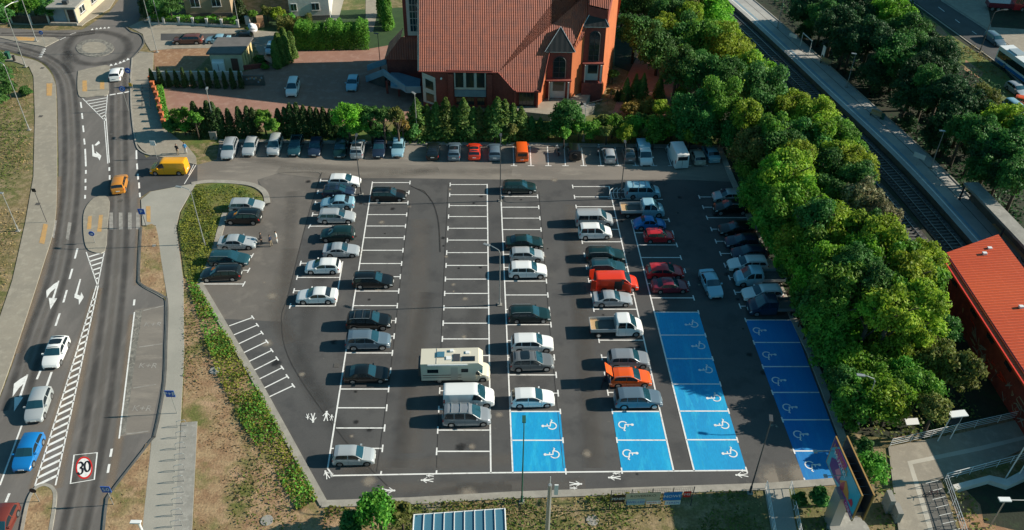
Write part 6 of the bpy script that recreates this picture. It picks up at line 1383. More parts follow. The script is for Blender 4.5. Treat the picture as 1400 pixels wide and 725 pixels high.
for t in(.08,.5): p0=a+d*LB*t+Vector((0,0,HB*.6)); m=MB(); m.tube([p0-nn*1.3,p0+nn*1.6],.04,5); m.box(p0+nn*1.6,(.3,.3,.12)); m.build('floodlight_arm',['steel'],r)
m=MB(); 
for k in range(8): p0=a+d*LB*(k+.5)/8; m.tube([p0-nn*.15,p0-nn*1.0],.03,4); p1=p0+Vector((0,0,HB*.9)); m.tube([p1-nn*.15,p1-nn*1.0],.03,4)
m.build('strut',['steel_dark'],r)
g=G(1160,728); m=MB(); m.cyl((g.x,g.y,0),(g.x,g.y,.5),1.9,1.7,n=24); tag(m.build('concrete_ring',['concrete'],None,(g.x,g.y,0)),'round concrete slab at the bottom edge beside the billboard pillar','slab')
g=G(1213,700); m=MB(); m.box((g.x,g.y+.4,.9),(.45,1.2,1.8)); m.box((g.x+.45,g.y-.6,.7),(.45,1.2,1.4)); tag(m.build('concrete_block',['concrete'],None,(g.x,g.y,0)),'stepped white concrete block between tree and walkway','block')
# ---- lower right walkway
slab('walkway',[(1214,612),(1318,592),(1395,574),(1430,566),(1430,600),(1343,641),(1284,656),(1320,760),(1232,760)],.12,'paving')
sheet('walkway_surface',[(1216,614),(1318,594),(1395,576),(1428,568),(1428,598),(1343,639),(1286,654),(1258,660),(1284,750),(1234,750)],.123,'paving')
sheet('walkway_strip',[(1240,632),(1340,611),(1430,590),(1430,594.5),(1341,617),(1247,636),(1276,725),(1283,760),(1276,760),(1268,725)],.128,'paving_strip')
slab('bike_park',[(1258,664),(1286,658),(1320,760),(1285,760)],.128,'concrete_dark')
for i in range(7):
    a=G(1262+i*4.6,668+i*11,.12);b=G(1285+i*5,664+i*11,.12); m=MB(); m.tube([(a.x,a.y,.13),(a.x,a.y,.85),(b.x-.4,b.y,.85),(b.x-.4,b.y,.13)],.03,5); tag(m.build('cycle_stand',['steel'],None,(a.x,a.y,.12)),'%s stand of the rack beside the lower right walkway, from the top'%('first second third fourth fifth sixth seventh'.split()[i]),'cycle stand','cycle stands beside the walkway')
railing('walkway_railing',[(1216,611),(1300,592),(1395,571)],.12,1.1,'long pale steel railing along the upper side of the lower right walkway','railing','white_metal',2.2,4)
railing('walkway_railing',[(1400,629),(1343,644),(1290,658),(1320,745)],.12,1.1,'steel railing between the cycle racks and the overgrown pit','railing','white_metal',1.2,3)
m=MB(); pp=[G(*q) for q in((1300,668),(1350,655),(1373,660),(1410,640),(1420,650),(1375,670),(1350,662),(1304,675))]; m.prism(pp,0,.55); tag(m.build('retaining_wall',['plaster_white'],None,tuple(pp[0])),'pale zigzag retaining wall coping beside the dark pit at lower right','wall')
sheet('pit_ground',[(1296,668),(1350,660),(1420,645),(1420,760),(1325,760)],.008,'dark_soil'); sheet('pit_bank',[(1296,668),(1318,668),(1340,690),(1345,715),(1400,728),(1400,760),(1325,760)],.012,'rust_earth')
def boxlamp(bp,ty,label,two=True,dx=6):
    g=G(*bp,.12); z=top_z(bp,ty); r=thing('shelter_sign',label,'sign',(g.x,g.y,.12)); a=G(*bp,.12); b=a+Vector((1.3,.3,0))
    for p in(a,b): m=MB(); m.cyl(p,(p.x+.2,p.y+.1,z),.06,n=6); m.build('post',['white_metal'],r)
    m=MB(); c=(a+b)/2; m.box((c.x+.2,c.y+.1,z+.05),(1.7,.75,.12),.15); m.build('roof_plate',['white_metal'],r); m=MB(); m.box((c.x+.15,c.y+.1,z-.8),(1.2,.08,1.1),.15); m.build('info_panel',['glass_dark'],r)
boxlamp((1282,603),568,'white-roofed information stand at the upper walkway railing')
boxlamp((1374,655),598,'white steel frame rising beside the pit at the right edge')
g=G(1243,585); m=MB(); m.box((g.x,g.y,.9),(1.3,.65,.08),.1,rx=.35); m.cyl((g.x,g.y,0),(g.x,g.y,.85),.05,n=6); tag(m.build('notice_plate',['white_metal'],None,(g.x,g.y,0)),'tilted white plate on the shrubby bank above the walkway','sign')
g=G(1352,722); z=4.0; r=thing('street_lamp','white flat lamp head over the pit at the lower right corner','street lamp',(g.x,g.y,0)); m=MB(); m.cyl((g.x,g.y,0),(g.x,g.y,z),.06,n=6); m.tube([(g.x,g.y,z),(g.x+1.6,g.y,z)],.04,5); m.build('pole',['steel'],r); m=MB(); m.box((g.x-.1,g.y,z+.05),(1.0,.45,.12)); m.build('lamp_head',['white_metal'],r)
# stepped footbridge path at bottom
slab('footpath',[(1045,668),(1078,668),(1095,760),(1060,760)],.10,'paving_light')
railing('path_railing',[(1046,668),(1062,760)],.1,1.1,'left white railing of the short path leaving the lower kerb','railing','white_metal',2.0,3)
railing('path_railing',[(1079,668),(1098,760)],.1,1.1,'right white railing of the short path leaving the lower kerb','railing','white_metal',2.0,3)
for x,y in ((810,712),(365,712),(294,507),(211,337)): 
    g=G(x,y); m=MB(); m.cyl((g.x,g.y,0),(g.x,g.y,.07 if x!=211 else .14),.55 if x!=211 else .25,n=14); tag(m.build('manhole',['concrete'],None,(g.x,g.y,0)),{810:'round concrete manhole in dry grass below the banner fence',365:'pale concrete slab in the dry grass left of the bottom tree',294:'small pale slab at the edge of the yellow shrubs',211:'small pale cover in the left verge'}[x],'manhole')
# ============================================================ VEGETATION
def leafmesh(name,pts,nrm,size,mat_n=1,asp=.62):
    """pts (n,3), nrm (n,3): one small bent leaf clump face per point"""
    n=len(pts); nrm=nrm+RNG.normal(0,.55,(n,3)); nrm/=np.linalg.norm(nrm,axis=1)[:,None]+1e-9
    t=RNG.normal(0,1,(n,3)); u=np.cross(nrm,t); u/=np.linalg.norm(u,axis=1)[:,None]+1e-9; v=np.cross(nrm,u)
    s=size*RNG.uniform(.6,1.35,n)[:,None]; a=pts+u*s; b=pts+v*s*asp; c=pts-u*s; d_=pts-v*s*asp
    V=np.stack([a,b,c,d_],1).reshape(-1,3).astype(np.float32); me=D.meshes.new(name); me.vertices.add(4*n); me.vertices.foreach_set('co',V.ravel())
    me.loops.add(4*n); me.loops.foreach_set('vertex_index',np.arange(4*n,dtype=np.int32)); me.polygons.add(n); me.polygons.foreach_set('loop_start',np.arange(0,4*n,4,dtype=np.int32)); me.polygons.foreach_set('loop_total',np.full(n,4,dtype=np.int32))
    me.update(); me.validate(); return me
def crown_pts(n,blobs,seed):
    rg=np.random.default_rng(seed); P_=[];Nn=[]
    w=np.array([b[3]**2 for b in blobs]); w=w/w.sum()
    for b,k in zip(blobs,(w*n).astype(int)):
        q=rg.normal(0,1,(k,3)); q/=np.linalg.norm(q,axis=1)[:,None]; q[:,2]=np.where(q[:,2]<-.35,-q[:,2],q[:,2])
        r=b[3]*(rg.beta(3.2,1.3,k)*1.22)[:,None]; r*=1+.16*np.sin(q[:,0:1]*7+q[:,1:2]*5+b[0]*3)*np.cos(q[:,2:3]*6+b[1])
        P_.append(np.array(b[:3])+q*r*np.array([1,1,.85])); Nn.append(q)
    return np.concatenate(P_),np.concatenate(Nn)
def broad_proto(seed,n=5200,leaf=.26):
    rg=np.random.default_rng(seed); bl=[(0,0,.02,.62)]
    for k in range(30):
        a=rg.uniform(0,2*PI); e=rg.uniform(-.45,1.25); rr=rg.uniform(.42,.84); bl.append((math.cos(a)*rr*math.cos(e),math.sin(a)*rr*math.cos(e),math.sin(e)*rr*.9,rg.uniform(.13,.34)))
    p,q=crown_pts(n,bl,seed); return p,q
PROTO={}
def proto(kind,i,R):
    """crown meshes at real size class R (metres), shared"""
    key=(kind,i,round(R,0))
    if key in PROTO: return PROTO[key]
    R_=round(R,0)
    if kind=='broad':
        n=int(min(15000,max(2000,900*R_**2*.85))); p,q=broad_proto(100+i,n); me=leafmesh('crown',p*R_,q,.125+.010*R_)
    PROTO[key]=me; return me
TRUNK=None
def tdist(p):
    best=1e9;s=0
    for a,b in zip(TR,TR[1:]):
        d=b-a; t=max(0,min(1,((p.x-a.x)*d.x+(p.y-a.y)*d.y)/d.length_squared)); q=a+d*t; l=math.hypot(p.x-q.x,p.y-q.y)
        if l<best: best=l; n=Vector((-d.y,d.x,0)); s=1 if (p.x-q.x)*n.x+(p.y-q.y)*n.y>0 else -1
    return best*s*sg
XF=lambda y: float(np.interp(y,[-40,5,130,154,250,345,420],[975,1023,1174,1200,1296,1400,1480]))
XB=lambda y: float(np.interp(y,[-20,20,60,87,97,140,169,207,241,290,338,420,480,560],[985,1000,1010,1040,1066,1118,1155,1180,1195,1250,1285,1300,1350,1390]))
def far_ok(x,y,r,h,R):
    if (x-XF(y))*.72<r*1.0+4: return False
    c=G(x,y,max(h-R*.95,R*.55)); return tdist(c)>8.5
def trunk_mesh():
    global TRUNK
    if TRUNK: return TRUNK
    m=MB(); m.cyl((0,0,0),(0,0,.55),.035,.024,n=7); m.cyl((0,0,.55),(.02,.01,.9),.024,.012,n=6)
    for k in range(6): a=k*1.1; m.cyl((0,0,.42+.06*k),(math.cos(a)*.22,math.sin(a)*.22,.68+.05*k),.014,.005,n=5)
    TRUNK=m.mesh('trunk',['bark'],True); return TRUNK
TN={'leaf_bright':'bright green','leaf_yellow':'yellow-green','leaf_dark':'dark green','leaf_mid':'mid green','leaf_olive':'olive brown','leaf_grey':'greyish half-dry','leaf_shadow':'shade-darkened green','leaf_gold':'golden'}
def tree(px,py,rpx,kind,label,group,h=None,name='tree',zf=1.0,cat='tree'):
    """crown centre at photo point, radius in photo px"""
    sc_=(G(px+1,py,4)-G(px,py,4)).length; R=rpx*sc_; h=h or (R*1.15+ (3.2 if R>2.2 else .8)); zc=max(h-R*.85*zf,R*.55)
    c=G(px,py,zc); i=random.randrange(5); me=proto('broad',i,max(1,R))
    r=thing(name,label,cat,(c.x,c.y,0),group); o=D.objects.new('crown',me); COL.objects.link(o); o.parent=r; o.location=(0,0,zc); k=R/max(1,round(max(1,R),0)); o.scale=(k*random.uniform(.92,1.1),k*random.uniform(.92,1.1),k*zf*random.uniform(.9,1.1)); o.rotation_euler=(0,0,random.uniform(0,6.28))
    if not me.materials: me.materials.append(MATS[kind])
    o.material_slots[0].link='OBJECT'; o.material_slots[0].material=MATS[kind]
    t=D.objects.new('trunk',trunk_mesh()); COL.objects.link(t); t.parent=r; t.scale=(h*.9,h*.9,h)
    return r
random.seed(11)
B_,Y_,K_,M_,O_,Gy='leaf_bright','leaf_yellow','leaf_dark','leaf_mid','leaf_olive','leaf_grey'
BELT=[(852,8,26,K_),(880,18,32,K_),(915,28,30,K_),(900,72,32,K_),(868,48,25,K_),(945,14,32,O_),(975,24,34,B_),(938,62,32,K_),(965,75,38,M_),(925,100,30,K_),(1000,80,36,Y_),(960,112,34,K_),(1012,112,34,Y_),(950,160,30,K_),(985,150,34,M_),(1000,187,27,K_),(1045,132,36,K_),(1030,165,30,K_),(1078,160,34,Y_),(1112,165,30,Y_),(1142,198,34,M_),(1100,200,35,K_),(1060,208,34,K_),(1026,212,33,O_),(1158,238,34,Y_),(1120,238,34,K_),(1080,250,37,Y_),(1045,268,34,M_),(1095,290,40,B_),(1140,272,34,K_),(1180,280,30,Gy),(1062,312,34,M_),(1110,332,40,M_),(1152,325,36,Y_),(1205,302,26,Gy),(1207,342,34,Y_),(1172,368,27,K_),(1115,382,40,B_),(1150,402,38,M_),(1196,392,26,K_),(1235,385,36,Y_),(1256,362,28,Y_),(1262,422,34,Y_),(1218,432,36,Y_),(1172,455,40,B_),(1133,438,34,M_),(1135,485,30,M_),(1170,505,38,B_),(1212,485,34,Y_),(1243,472,28,K_),(1278,500,34,O_),(1245,532,34,M_),(1203,548,34,B_),(1165,552,28,M_),(1310,510,28,O_),(1278,560,22,O_),(1136,520,22,K_)]
random.seed(21)
BELT+=[(x+random.uniform(-9,9),y+random.uniform(-8,8),random.uniform(20,28),random.choice([B_,M_,M_,Y_,K_])) for x,y in ((1010,60),(985,100),(1040,100),(1060,180),(1010,160),(1085,220),(1060,240),(1125,180),(1150,215),(1075,285),(1120,305),(1165,255),(1185,325),(1085,330),(1135,355),(1180,350),(1225,355),(1090,358),(1150,430),(1195,425),(1240,435),(1215,400),(1110,415),(1150,480),(1190,480),(1225,500),(1260,470),(1200,515),(1150,530),(1225,545),(1180,530),(1285,450),(1115,460),(1240,400),(1275,395),(900,40),(930,85),(950,35),(1020,240),(1030,285),(1035,315))]
BELT=[(min(x,XB(y)-r_*.95),y,r_,k) for x,y,r_,k in BELT]
XK=lambda y: float(np.interp(y,[160,200,250,437,484,594,657],[984,984,1003,1085,1108,1150,1167]))
def fit_tree(x,y,r,h):
    R=r*(G(x+1,y,4)-G(x,y,4)).length
    for dx in (0,6,12,18,26):
        q=h
        while q>=4.6:
            c=G(x+dx,y,max(q-R*.85*1.2,R*.55)); p_=P((c.x,c.y,0))
            if p_[0]>XK(p_[1])+7 or p_[1]<200: return x+dx,q
            q-=.4
    return x+30,4.6
for (x,y,r_,k) in BELT:
  hh=(random.uniform(9,11) if x>XK(y)+55 else random.uniform(7.8,9.4)) if y<440 else random.uniform(4.8,6.2); x,hh=fit_tree(x,y,r_*1.12,hh)
  tree(x,y,r_*1.12,k,'%s leafy tree in the dense belt between car park and railway'%TN[k],'trees of the belt beside the railway, %s ones'%TN[k],h=hh,zf=1.2)
FAR=[(1105,18,30,K_),(1140,40,30,K_),(1170,20,32,K_),(1222,28,30,B_),(1238,52,28,M_),(1190,55,30,K_),(1160,88,28,K_),(1195,105,28,K_),(1228,85,32,M_),(1255,105,30,K_),(1285,88,28,K_),(1240,140,26,K_),(1285,128,28,K_),(1342,142,26,O_),(1322,150,28,K_),(1262,178,26,M_),(1300,172,26,K_),(1338,190,28,M_),(1372,168,28,Y_),(1382,208,30,M_),(1300,222,26,K_),(1345,238,28,M_),(1392,252,30,M_),(1342,282,26,K_),(1382,300,28,K_),(1200,150,20,K_),(1165,60,20,K_),(1205,190,17,K_),(1402,180,24,M_)]
FAR+=[(x,y,random.uniform(20,27),random.choice([K_,K_,M_])) for x,y in ((1155,60),(1175,115),(1210,130),(1250,70),(1270,115),(1300,130),(1225,165),(1280,185),(1315,185),(1355,215),(1365,245),(1320,262),(1365,275),(1280,205),(1215,65),(1125,30))]
FAR=[(x,y,r_,{K_:'leaf_shadow',M_:K_}.get(k,k)) for x,y,r_,k in FAR]  # greens swapped for darker ones, painting the bank's shade into the leaves
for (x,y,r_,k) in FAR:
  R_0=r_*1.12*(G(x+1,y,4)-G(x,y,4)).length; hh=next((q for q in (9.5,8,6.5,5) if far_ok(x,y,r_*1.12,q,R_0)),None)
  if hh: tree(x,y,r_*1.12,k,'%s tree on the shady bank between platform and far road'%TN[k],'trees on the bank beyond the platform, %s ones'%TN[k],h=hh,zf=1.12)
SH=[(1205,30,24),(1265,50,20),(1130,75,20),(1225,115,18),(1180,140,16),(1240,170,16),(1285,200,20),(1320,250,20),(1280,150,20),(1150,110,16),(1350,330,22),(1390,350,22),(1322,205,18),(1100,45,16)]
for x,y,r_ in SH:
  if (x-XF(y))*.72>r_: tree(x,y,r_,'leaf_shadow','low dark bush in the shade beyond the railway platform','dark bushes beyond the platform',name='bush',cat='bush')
tree(518,704,36,M_,'lone green tree overlapping the lower kerb left of the glass shelter','lone trees',h=5.0,zf=1.1); tree(478,714,20,K_,'dark tree left of the lone tree at the lower kerb','lone trees',h=3.5); tree(549,703,20,O_,'small olive tree touching the glass shelter roof','lone trees',h=3.6)
tree(1192,645,27,M_,'green tree between the billboard and the lower right walkway','lone trees',h=6); tree(1180,612,16,K_,'dark shrub behind the billboard','lone trees',h=2.6,name='shrub',cat='shrub')
tree(1120,680,18,K_,'dark green bush in the shade beneath the billboard','lone trees',h=2.2,name='bush',cat='bush'); tree(1092,684,12,K_,'small dark bush beside the right railing of the short path','lone trees',h=1.6,name='bush',cat='bush')
for i in range(26):
    t=i/25; x=1008+t*150+random.uniform(4,10); y=243+ (t**1.05)*345; tree(x,y-3,random.uniform(10,14),random.choice([K_,M_,M_,B_]),'leafy bush at the foot of the tree belt along the right kerb','bushes along the right kerb',h=random.uniform(2.4,3.4),name='bush',cat='bush')
for i in range(40):
    x=240+i*19+random.uniform(-4,4)
    if 700<x<735 or 270<x<466: continue
    tree(x,176+random.uniform(-3,4)+(x-240)*.008,random.uniform(10,14),random.choice([K_,M_,M_,K_,O_]),'low leafy shrub filling the planted strip above the top row of cars','low shrubs filling the strip above the top row',h=random.uniform(2.0,3.2),name='shrub',cat='shrub')
for i in range(26):
    x=random.uniform(850,985);y=random.uniform(100,190); tree(x,y,random.uniform(12,18),random.choice([K_,M_,B_,Y_]),'bushy shrub on the overgrown plot right of the church','bushes on the plot right of the church',h=random.uniform(2.5,4),name='bush',cat='bush') if y>158 or x>925 else None
# hedge row above the top bays
random.seed(5)
HR=[(248,160,16,M_,4.4),(266,163,12,M_,4.4),(360,163,18,M_,4.2),(372,172,12,M_,3.5),(475,158,25,B_,7.0),(485,172,20,M_,5),(506,160,18,K_,6),(524,160,16,K_,6.5),(512,178,16,K_,3.5),(543,160,13,'leaf_olive',6.5),(550,173,12,'leaf_gold',4.2),(775,158,26,K_,6),(770,178,22,K_,3.5),(750,180,16,K_,2.8),(810,178,18,M_,3.5),(822,168,14,O_,3.4),(838,172,17,M_,3.6),(866,172,22,M_,3.8),(866,150,17,'leaf_gold',2.6),(888,148,17,'leaf_gold',2.6),(850,183,17,K_,2.6),(893,178,22,M_,4),(920,172,24,M_,4.5),(940,180,24,K_,4.5),(965,182,24,K_,5),(905,150,16,Y_,4),(985,180,16,K_,4),(838,102,9,'leaf_dark',2.5),(835,127,7,'leaf_gold',1.6)]
for x,y,r_,k,h in HR: tree(x,y,r_,k,'%s shrubby tree in the strip between the top row of cars and the church'%TN.get(k,'green'),'shrubby trees above the top row, %s ones'%TN.get(k,'green'),h=h,name='shrub_tree')
GARD=[(380,22,14,Y_,3),(365,18,12,O_,3),(395,30,12,M_,2.5),(290,28,9,Y_,1.6),(272,29,8,M_,1.4),(300,26,5,'leaf_grey',1.6),(312,29,6,O_,1.4),(222,22,10,M_,2.4),(345,20,8,M_,2.6),(20,10,22,M_,4),(45,8,20,M_,4),(5,22,18,K_,3.5),(65,15,16,K_,4),(212,8,16,K_,4),(355,84,9,K_,1.5),(362,92,7,M_,1),(2,104,16,K_,3.5),(10,122,14,K_,3),(-5,84,16,K_,3.5),(232,10,18,K_,5),(34,126,10,K_,1.2),(3,135,12,K_,2),(338,40,3,M_,1.0)]
for x,y,r_,k,h in GARD: tree(x,y,r_,k,'%s garden shrub by the houses at the upper left'%TN.get(k,'green'),'garden shrubs at the upper left, %s ones'%TN.get(k,'green'),h=h,name='shrub',cat='shrub')
# conifers
def cone_pts(n,h,r,seed,power=1.0,tiers=0,base=.03):
    rg=np.random.default_rng(seed); z=rg.uniform(0,1,n)**.85*(1-base)+base; a=rg.uniform(0,2*PI,n); rr=r*(1-z)**power*(1 if power<1 else 1)+.03
    if tiers: rr*=1+.35*((z*tiers)%1-.5)*-1
    rr*=1+.15*np.sin(a*3+z*9); k=rg.beta(4,1.2,n); p=np.stack([np.cos(a)*rr*k,np.sin(a)*rr*k,z*h],1); q=np.stack([np.cos(a),np.sin(a),np.full(n,.5)],1); return p,q
THU=[leafmesh('crown',*cone_pts(1900,4.4,.85,50+i,.55),.13) for i in range(3)]; SPR=[leafmesh('crown',*cone_pts(3200,6.0,1.75,60+i,.85,7),.17) for i in range(3)]; COLM=[leafmesh('crown',*cone_pts(5200,5.0,1.2,70+i,.30),.15) for i in range(2)]
for me in THU+COLM: me.materials.append(MATS['leaf_thuja'])
for me in SPR: me.materials.append(MATS['leaf_spruce'])
TH_=None
def conifer(px,py,meshes,h,h0,label,cat,group,name,w=1.0,mat=None):
    g=G(px,py); r=thing(name,label,cat,(g.x,g.y,0),group); o=D.objects.new('crown',random.choice(meshes)); COL.objects.link(o); o.parent=r; k=h/h0; o.scale=(k*w,k*w,k); o.rotation_euler=(0,0,random.uniform(0,6))
    if mat: o.material_slots[0].link='OBJECT'; o.material_slots[0].material=MATS[mat]
    t=D.objects.new('trunk',trunk_mesh()); COL.objects.link(t); t.parent=r; t.scale=(h*.7,h*.7,h*.9)
for x,h in ((274,5.6),(283,4.6),(292,5.7),(299,5.5),(306,4.6),(318,4.5),(332,4.8),(344,4.9),(351,4.6),(385,4.5),(394,4.7),(402,5.3),(411,5.4),(420,5.0),(429,4.8),(437,4.6),(446,4.7),(455,4.4),(463,4.2)):
    conifer(x,186,THU,h,4.4,'slim dark thuja column in the long row between yard and car park','thuja','thuja row between yard and car park','thuja',1.05)
for i in range(12): conifer(211+i*10.9,119+.2*i,THU,3.2+.3*math.sin(i*2),4.4,'small dark thuja in the row below the brown lawn and hut','thuja','thuja row below the brown lawn','thuja',.9)
for x,h,k in ((572,6.2,'leaf_spruce'),(586,5.2,'leaf_spruce'),(598,5.6,'leaf_spruce'),(611,6.3,'leaf_spruce'),(622,5.0,'leaf_spruce'),(635,6.2,'leaf_spruce'),(648,4.8,None),(656,4.9,'leaf_olive'),(668,5.0,None),(680,6.4,None),(690,6.0,None),(701,5.4,None),(712,4.9,None),(726,3.4,'leaf_dark'),(738,3.2,'leaf_dark')):
    conifer(x,187,SPR,h,6.0,'young spruce with yellow-green tips in the row below the church','spruce','young spruces below the church','spruce',1.4,k)
for x,y,h in ((855,138,4.0),(867,136,4.4),(877,137,4.6),(900,134,4.0),(790,170,3)): conifer(x,y,SPR,h,6.0,'young spruce on the plot right of the church','spruce','young spruces right of the church','spruce',1.0)
for x,y in ((843,138),(848,137),(857,143)): conifer(x,y,THU,1.9,4.4,'short clipped thuja right of the church corner','thuja','clipped thujas right of the church','thuja',1.4)
for x,y,h in ((380,93),(388,90),(396,86),(402,80),(384,84),(392,76)) and [(380,93,4.8),(387,90,5.0),(394,86,5.0),(401,80,4.8),(384,82,4.8),(392,75,4.8)]: conifer(x,y,COLM,h,5.0,'thick green thuja in the clump left of the clipped hedge','thuja','thuja clump left of the hedge','thuja',.75,'leaf_spruce')
for x,y,h in ((531,40,6),(524,22,6),(528,32,6)): conifer(x,y,COLM,h,5.0,'tall green thuja column left of the bell tower','thuja','thuja columns left of the bell tower','thuja',.8,'leaf_mid')
for x,y,h in ((331,30,5.5),(206,24,5),(200,18,5)): conifer(x,y,THU,h,4.4,'dark conifer behind the white garden fence','conifer','conifers behind the garden fence','conifer',1.3)
# clipped hedge
def hedge(pts,hh,wd,label,mat,group=None,n=9000,leaf=.16):
    g=[G(*p) for p in pts]; seg=[(b-a).length for a,b in zip(g,g[1:])]; tot=sum(seg); rg=np.random.default_rng(int(pts[0][0])); P_=[];Q=[]
    for _ in range(n):
        s=rg.uniform(0,tot); i=0
        while s>seg[i]: s-=seg[i]; i+=1
        d=(g[i+1]-g[i]).normalized(); nn=Vector((-d.y,d.x,0)); c=g[i]+d*s; f=rg.integers(0,4); hv=hh*(1+.10*math.sin(s*1.3)+.06*math.sin(s*3.7))
        if f==0: y,z,q=wd*rg.uniform(-.5,.5),hv*rg.uniform(.93,1.08),(0,0,1)
        elif f<3: sg_=-1 if f==1 else 1; y,z,q=wd*.5*sg_*rg.uniform(.88,1.1),hv*rg.uniform(.02,1),tuple(nn*sg_)
        else: y,z,q=wd*rg.uniform(-.45,.45),hv*rg.uniform(.1,1),(0,0,1)
        P_.append((c.x+nn.x*y-g[0].x,c.y+nn.y*y-g[0].y,z)); Q.append(q)
    me=leafmesh('hedge',np.array(P_),np.array(Q),leaf); me.materials.append(MATS[mat]); o=D.objects.new('hedge',me); COL.objects.link(o); o.location=g[0]; tag(o,label,'hedge',group)
hedge([(408,64),(450,64),(505,63)],3.9,3.2,'high clipped hedge along the upper side of the church yard','leaf_mid',n=14000)
hedge([(382,56),(430,52)],3.6,2.4,'hedge behind the thuja clump in front of the white house','leaf_olive',n=6000)
hedge([(207,31),(325,35)],1.3,1.0,'loose low hedge inside the white garden fence','leaf_mid',n=3500)
hedge([(218,124),(222,150),(230,172)],.9,1.2,'low green hedge inside the orange yard wall','leaf_mid',n=2500)
# ground cover
def cover(poly,dens,hgt,size,mat,label,name='ground_cover',seed=1,hole=.45,ns=.12):
    g=[G(*p) for p in poly]; xs_=[p.x for p in g]; ys_=[p.y for p in g]; x0,x1,y0,y1=min(xs_),max(xs_),min(ys_),max(ys_); rg=np.random.default_rng(seed); n=int((x1-x0)*(y1-y0)*dens)
    X=rg.uniform(x0,x1,n);Y=rg.uniform(y0,y1,n); ins=np.zeros(n,bool); k=len(g)
    for i in range(k):
        a,b=g[i],g[(i+1)%k]; c=((a.y>Y)!=(b.y>Y)); xx=(b.x-a.x)*(Y-a.y)/((b.y-a.y) or 1e-9)+a.x; ins^=c&(X<xx)
    X,Y=X[ins],Y[ins]; keep=np.array([noise.fractal(Vector((x*ns,y*ns,seed)),1.0,2.0,3)*.9+.5 for x,y in zip(X,Y)]); kk=keep>hole+RNG.uniform(-.12,.12,len(X)); X,Y,kv=X[kk],Y[kk],keep[kk]
    Z=hgt*RNG.uniform(.1,1,len(X))*(0.5+kv); p=np.stack([X-x0,Y-y0,Z],1); q=np.tile([0,0,1.],(len(X),1)); me=leafmesh(name,p,q,size); me.materials.append(MATS[mat]); o=D.objects.new(name,me); COL.objects.link(o); o.location=(x0,y0,.01); tag(o,label,None,None,'stuff'); return o
VG=[(246,330),(262,300),(275,310),(285,345),(274,392),(350,522),(440,690),(380,720),(345,640),(285,560),(262,470),(252,385)]
cover([(244,312),(266,268),(268,256),(300,300),(290,350),(272,392),(349,522),(436,684),(405,700),(372,640),(330,580),(300,520),(275,450),(256,385),(252,350)],60,.35,.115,'leaf_cover','yellow-green flowering ground cover beside the left kerb of the car park',seed=2,hole=.22)
cover([(266,254),(300,253),(330,256),(357,270),(338,279),(308,290),(296,304),(270,300)],34,.2,.11,'leaf_cover','low yellow-green growth on the grass nose at the car park entrance',seed=22,hole=.40)
cover([(266,254),(300,253),(330,256),(357,270),(338,279),(308,290),(296,304),(270,300)],22,.18,.11,'leaf_ground','green grass tufts on the nose at the car park entrance','grass_tufts',seed=23,hole=.35)
cover([(256,385),(275,450),(300,520),(330,580),(372,640),(405,700),(436,684),(349,522),(272,392)],40,.45,.12,'leaf_mid','green low shrubs along the left kerb of the car park',seed=3,hole=.38)
cover([(252,400),(300,520),(400,700),(440,760),(262,760),(272,577),(250,560)],16,.08,.09,'leaf_straw','dry straw grass tufts on the lower left verge','grass_tufts',seed=4,hole=.42)
cover([(252,400),(300,520),(400,700),(440,760),(262,760),(272,577),(250,560)],16,.25,.10,'leaf_ground','green grass tufts on the lower left verge','grass_tufts',seed=5,hole=.56,ns=.08)
cover([(442,694),(560,690),(700,682),(1040,671),(1045,760),(440,760)],34,.35,.11,'leaf_ground','rough green grass below the lower kerb','grass_tufts',seed=6,hole=.28)
cover([(560,688),(700,680),(1040,669),(1045,760),(560,760)],14,.10,.09,'leaf_straw','dry grass tufts below the lower kerb','grass_tufts',seed=7,hole=.42)
cover([(442,694),(560,690),(700,684),(1000,674),(1000,680),(560,700),(445,706)],16,.5,.16,'leaf_cover','low shrub strip along the lower kerb',seed=8,hole=.42)
cover([(1100,670),(1215,620),(1232,760),(1100,760)],10,.4,.15,'leaf_ground','rough greenery around the billboard','grass_tufts',seed=9,hole=.38)
cover([(1160,590),(1215,606),(1350,580),(1310,540),(1180,560)],12,.7,.17,'leaf_olive','scrub on the bank above the lower right walkway','scrub',seed=10,hole=.36)
cover([(1105,480),(1180,590),(1300,600),(1300,470),(1160,330),(1010,225),(1003,240),(1085,430)],6,.6,.18,'leaf_dark','dark undergrowth beneath the belt of trees','undergrowth',seed=11,hole=.35)
cover([(0,86),(40,100),(45,160),(44,240),(30,310),(10,390),(-20,420),(-40,90)],16,.2,.10,'leaf_straw','dry grass tufts on the left bank','grass_tufts',seed=12,hole=.45)
cover([(-40,84),(20,90),(38,110),(36,200),(20,300),(-10,390),(-60,400)],18,.3,.11,'leaf_ground','green grass tufts on the left bank','grass_tufts',seed=13,hole=.50,ns=.07)
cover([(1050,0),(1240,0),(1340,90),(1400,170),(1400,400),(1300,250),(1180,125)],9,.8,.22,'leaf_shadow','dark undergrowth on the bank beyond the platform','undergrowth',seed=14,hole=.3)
cover([(1300,75),(1330,60),(1375,100),(1395,120),(1360,120)],8,.3,.15,'leaf_gold','yellowing grass beside the far road','grass_tufts',seed=15,hole=.35)
cover([(1300,668),(1345,690),(1360,725),(1330,745)],14,.6,.16,'leaf_olive','weeds on the bank of the lower right pit','weeds',seed=16,hole=.3)
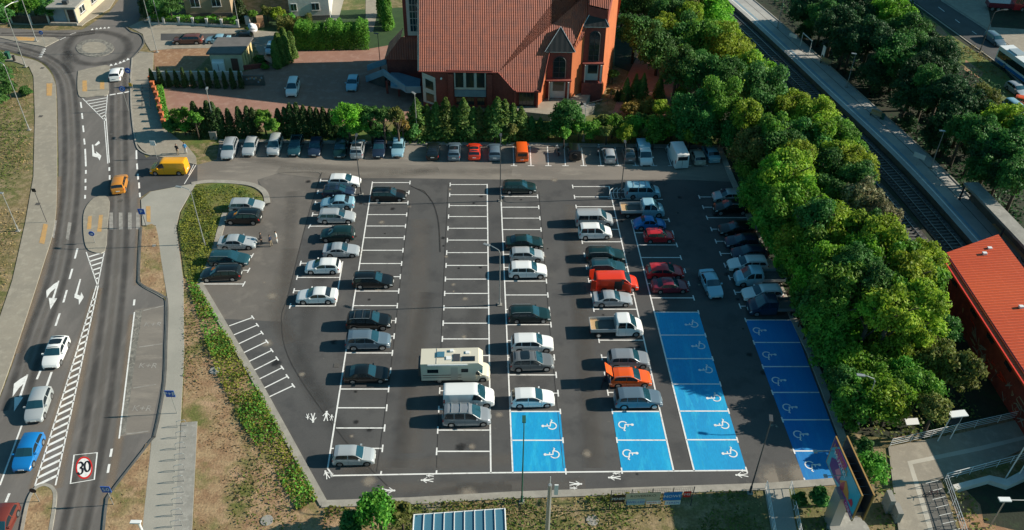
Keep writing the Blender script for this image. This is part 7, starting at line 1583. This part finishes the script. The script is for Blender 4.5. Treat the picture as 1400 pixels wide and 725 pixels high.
cover([(845,150),(905,142),(915,175),(850,190)],12,.9,.2,'leaf_gold','tall yellow grass right of the church terrace','tall_grass',seed=17,hole=.3)
cover([(300,187),(560,190),(984,196),(984,200),(560,196),(300,193)],12,.2,.12,'leaf_ground','grass fringe between hedge row and top kerb','grass_tufts',seed=18,hole=.42)
cover([(195,316),(213,314),(228,408),(200,385)],9,.12,.11,'leaf_straw','dry grass tufts in the narrow verge','grass_tufts',seed=19,hole=.48); cover([(205,610),(196,735),(148,735),(152,680)],9,.12,.11,'leaf_straw','dry grass tufts in the lower verge beside the footway','grass_tufts',seed=20,hole=.46); cover([(33,735),(44,675),(60,668),(72,680),(66,735)],9,.14,.11,'leaf_straw','dry grass tufts on the median','grass_tufts',seed=21,hole=.46)
sheet('roadside_grass',[(1262,18),(1300,48),(1372,98),(1420,150),(1380,150),(1345,112),(1290,70),(1262,45)],.03,'green_grass'); sheet('bare_patch',[(1262,36),(1285,36),(1296,48),(1280,62),(1262,50)],.035,'rust_earth'); sheet('bare_patch',[(1320,82),(1345,100),(1340,108),(1318,96)],.035,'rust_earth')
# far road upper right
sheet('far_road_asphalt',[(1200,-60),(1240,-5),(1300,38),(1375,93),(1430,150),(1480,150),(1388,70),(1350,42),(1288,2),(1255,-40)],.020,'asphalt_far')
kerb([(1225,-25),(1246,2),(1300,41),(1375,95),(1412,130)],.25,0,.12,'kerb',smooth=False); kerb([(1262,-30),(1288,2),(1350,42),(1388,70),(1420,95)],.25,0,.12,'kerb',smooth=False)
slab('far_footway',[(1262,-30),(1289,1),(1351,41),(1389,69),(1430,98),(1480,60),(1400,-20),(1340,-60)],.10,'paving')
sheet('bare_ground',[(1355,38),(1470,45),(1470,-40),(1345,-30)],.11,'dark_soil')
mm=MB()
for a,b in (((1283,10),(1291,16)),((1306,27),(1312,31.5)),((1329,43),(1335,47)),((1262,-6),(1268,0))): mm.ribbon([G(*a),G(*b)],.15,.03)
struct(mm.build('road_markings',['line_paint']))
sheet('lane_surface',[(1372,130),(1400,105),(1440,150),(1440,220),(1400,180)],.013,'paving')
SC.render.engine='CYCLES'
